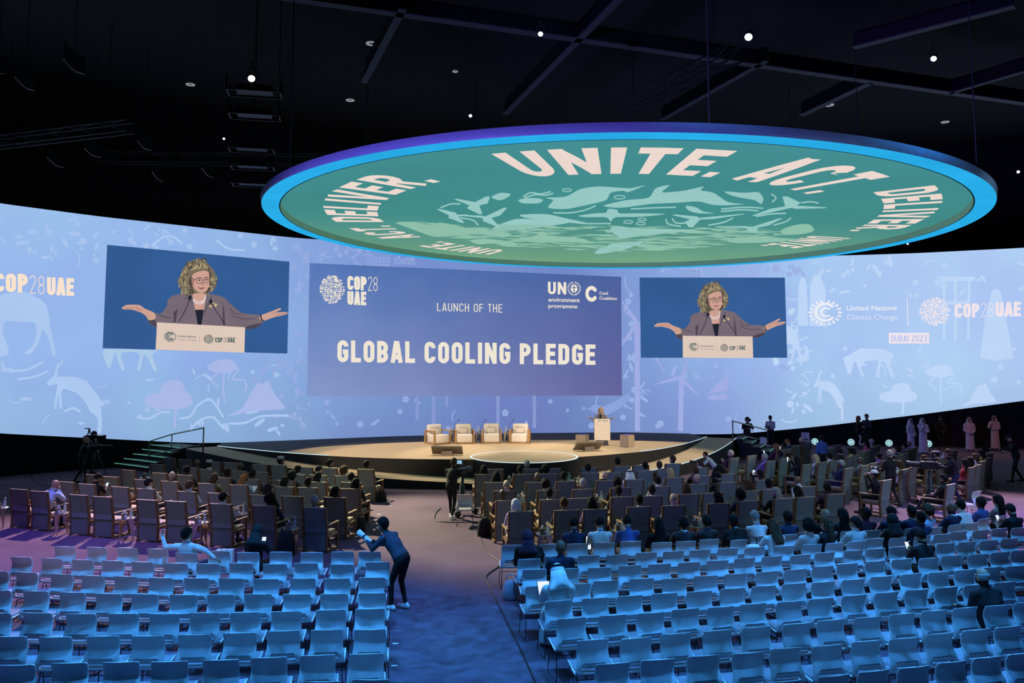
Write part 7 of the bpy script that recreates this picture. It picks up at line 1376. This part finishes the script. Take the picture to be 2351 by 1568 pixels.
for x, y, z, lit, s, nm in ((577, 178, 13.2, 9, .9, 'brightly lit spotlight over the camel wing of the screen'), (1719, 82, 13.6, 9, .9, 'brightly lit spotlight by the slanting truss'), (1241, 76, 13.6, 4, .6, 'small lit lamp near the long ceiling beam'), (2144, 133, 13.4, 5, .7, 'lit lamp above the far end of the disc'), (1080, 265, 13.4, 2.5, .5, 'small lit lamp just above the near rim of the disc'), (2338, 394, 11.5, 3, .45, 'small lit lamp beyond the disc end'), (2084, 560, 10.9, 3, .4, 'small lit lamp between disc and screen'), (514, 318, 13, 1.5, .4, 'tiny lit lamp in the dark rigging')):
    p = G(x, y, z); lamp(p, (p.x*.2, 8, 2), nm, lit, s)
for i, lx in enumerate((-9, -3, 3, 9, 15)): lamp((lx, 17.0, 13.05), (lx*.5, 34.5, 1), 'stage spotlight hanging %s along the front truss' % ordw(i+1), 0, 1)
for i, (lx, ly) in enumerate(((-7, 4.0), (-1, 3.9), (5, 4.0))): lamp((lx, ly, 12.9), (lx, 13, 0), 'blue wash spotlight hanging %s along the rear truss' % ordw(i+1), 0, 1)
M_ringw = mat('downlight_ring', (.7, .72, .70), .5, emit=(.5, .55, .52), estr=.35)  # weak emission stands in for light the trims catch
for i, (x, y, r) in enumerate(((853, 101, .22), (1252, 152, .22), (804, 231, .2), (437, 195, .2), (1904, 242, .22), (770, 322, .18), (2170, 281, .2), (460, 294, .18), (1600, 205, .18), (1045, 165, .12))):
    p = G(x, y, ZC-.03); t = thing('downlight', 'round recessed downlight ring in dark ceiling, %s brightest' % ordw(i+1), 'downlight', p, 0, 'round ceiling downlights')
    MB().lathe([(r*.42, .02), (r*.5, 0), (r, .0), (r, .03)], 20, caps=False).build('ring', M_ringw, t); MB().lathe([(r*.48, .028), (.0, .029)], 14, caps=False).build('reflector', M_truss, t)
M_baf = mat('baffle_highlight', (.30, .31, .33), .5)  # pale tube puts the highlight under each panel into colour
for i, (x0, y0, x1, y1) in enumerate(((145, 134, 193, 170), (34, 176, 79, 208), (-2, 376, 34, 400), (108, 361, 147, 385), (193, 340, 232, 361), (315, 323, 347, 345), (349, 393, 374, 417), (266, 408, 293, 430), (463, 385, 489, 408), (-20, 150, 10, 168))):
    a, b = G(x0, y0, 13.0), G(x1, y1, 12.9); m_ = (a+b)/2-V3(0, 0, .10); t = thing('ceiling_baffle', 'curved dark ceiling baffle with pale highlight edge, %s of its cluster' % ordw(i+1), 'baffle', (0, 0, 0), 0, 'curved ceiling baffles')
    c = catmull([a, m_, b], 6); mb = MB(); mb.v = [tuple(p+V3(0, dy, dz)) for p in c for dy, dz in ((0, 0), (.05, 0), (.05, .5), (0, .5))]; n_ = len(c)
    for k in range(n_-1): q = 4*k; mb.f += [(q+j, q+(j+1) % 4, q+4+(j+1) % 4, q+4+j) for j in range(4)]; mb.m += [0]*4
    mb.f += [(0, 1, 2, 3), (4*n_-1, 4*n_-2, 4*n_-3, 4*n_-4)]; mb.m += [0, 0]
    mb.build('panel', M_truss, t); MB().tube([p-V3(0, .01, .008) for p in c], .016, 5).build('edge_highlight', M_baf, t); MB().tube([c[n_//2]+V3(0, .02, .5), V3(c[n_//2].x, c[n_//2].y+.02, ZC)], .01, 5).build('hanger', M_truss, t)
# loudspeaker and equipment cluster left of the disc
for k, (x, y) in enumerate(((585, 215), (585, 268), (578, 345), (580, 385), (580, 425))):
    p = G(x, y, 13.0-.25*k); t = thing('equipment_frame', 'open black equipment frame hanging beside the disc, %s from the top' % ordw(k+1), 'frame', p, .2, 'equipment frames')
    for sx in (-1, 1):
        for sy in (-1, 1): MB().box((sx*.8, sy*.35, .2), (.05, .05, .45)).build('upright', M_truss, t)
        MB().box((sx*.8, 0, 0), (.05, .75, .05)).build('side_bar', M_beam, t)
    for sy in (-1, 1): MB().box((0, sy*.35, 0), (1.6, .05, .05)).build('long_bar', M_truss, t)
    MB().box((0, 0, .12), (1.1, .5, .2)).build('unit', M_blackp, t); MB().tube([(0, 0, .2), (0, 0, ZC-p.z)], .012, 5).build('hanger', M_truss, t)
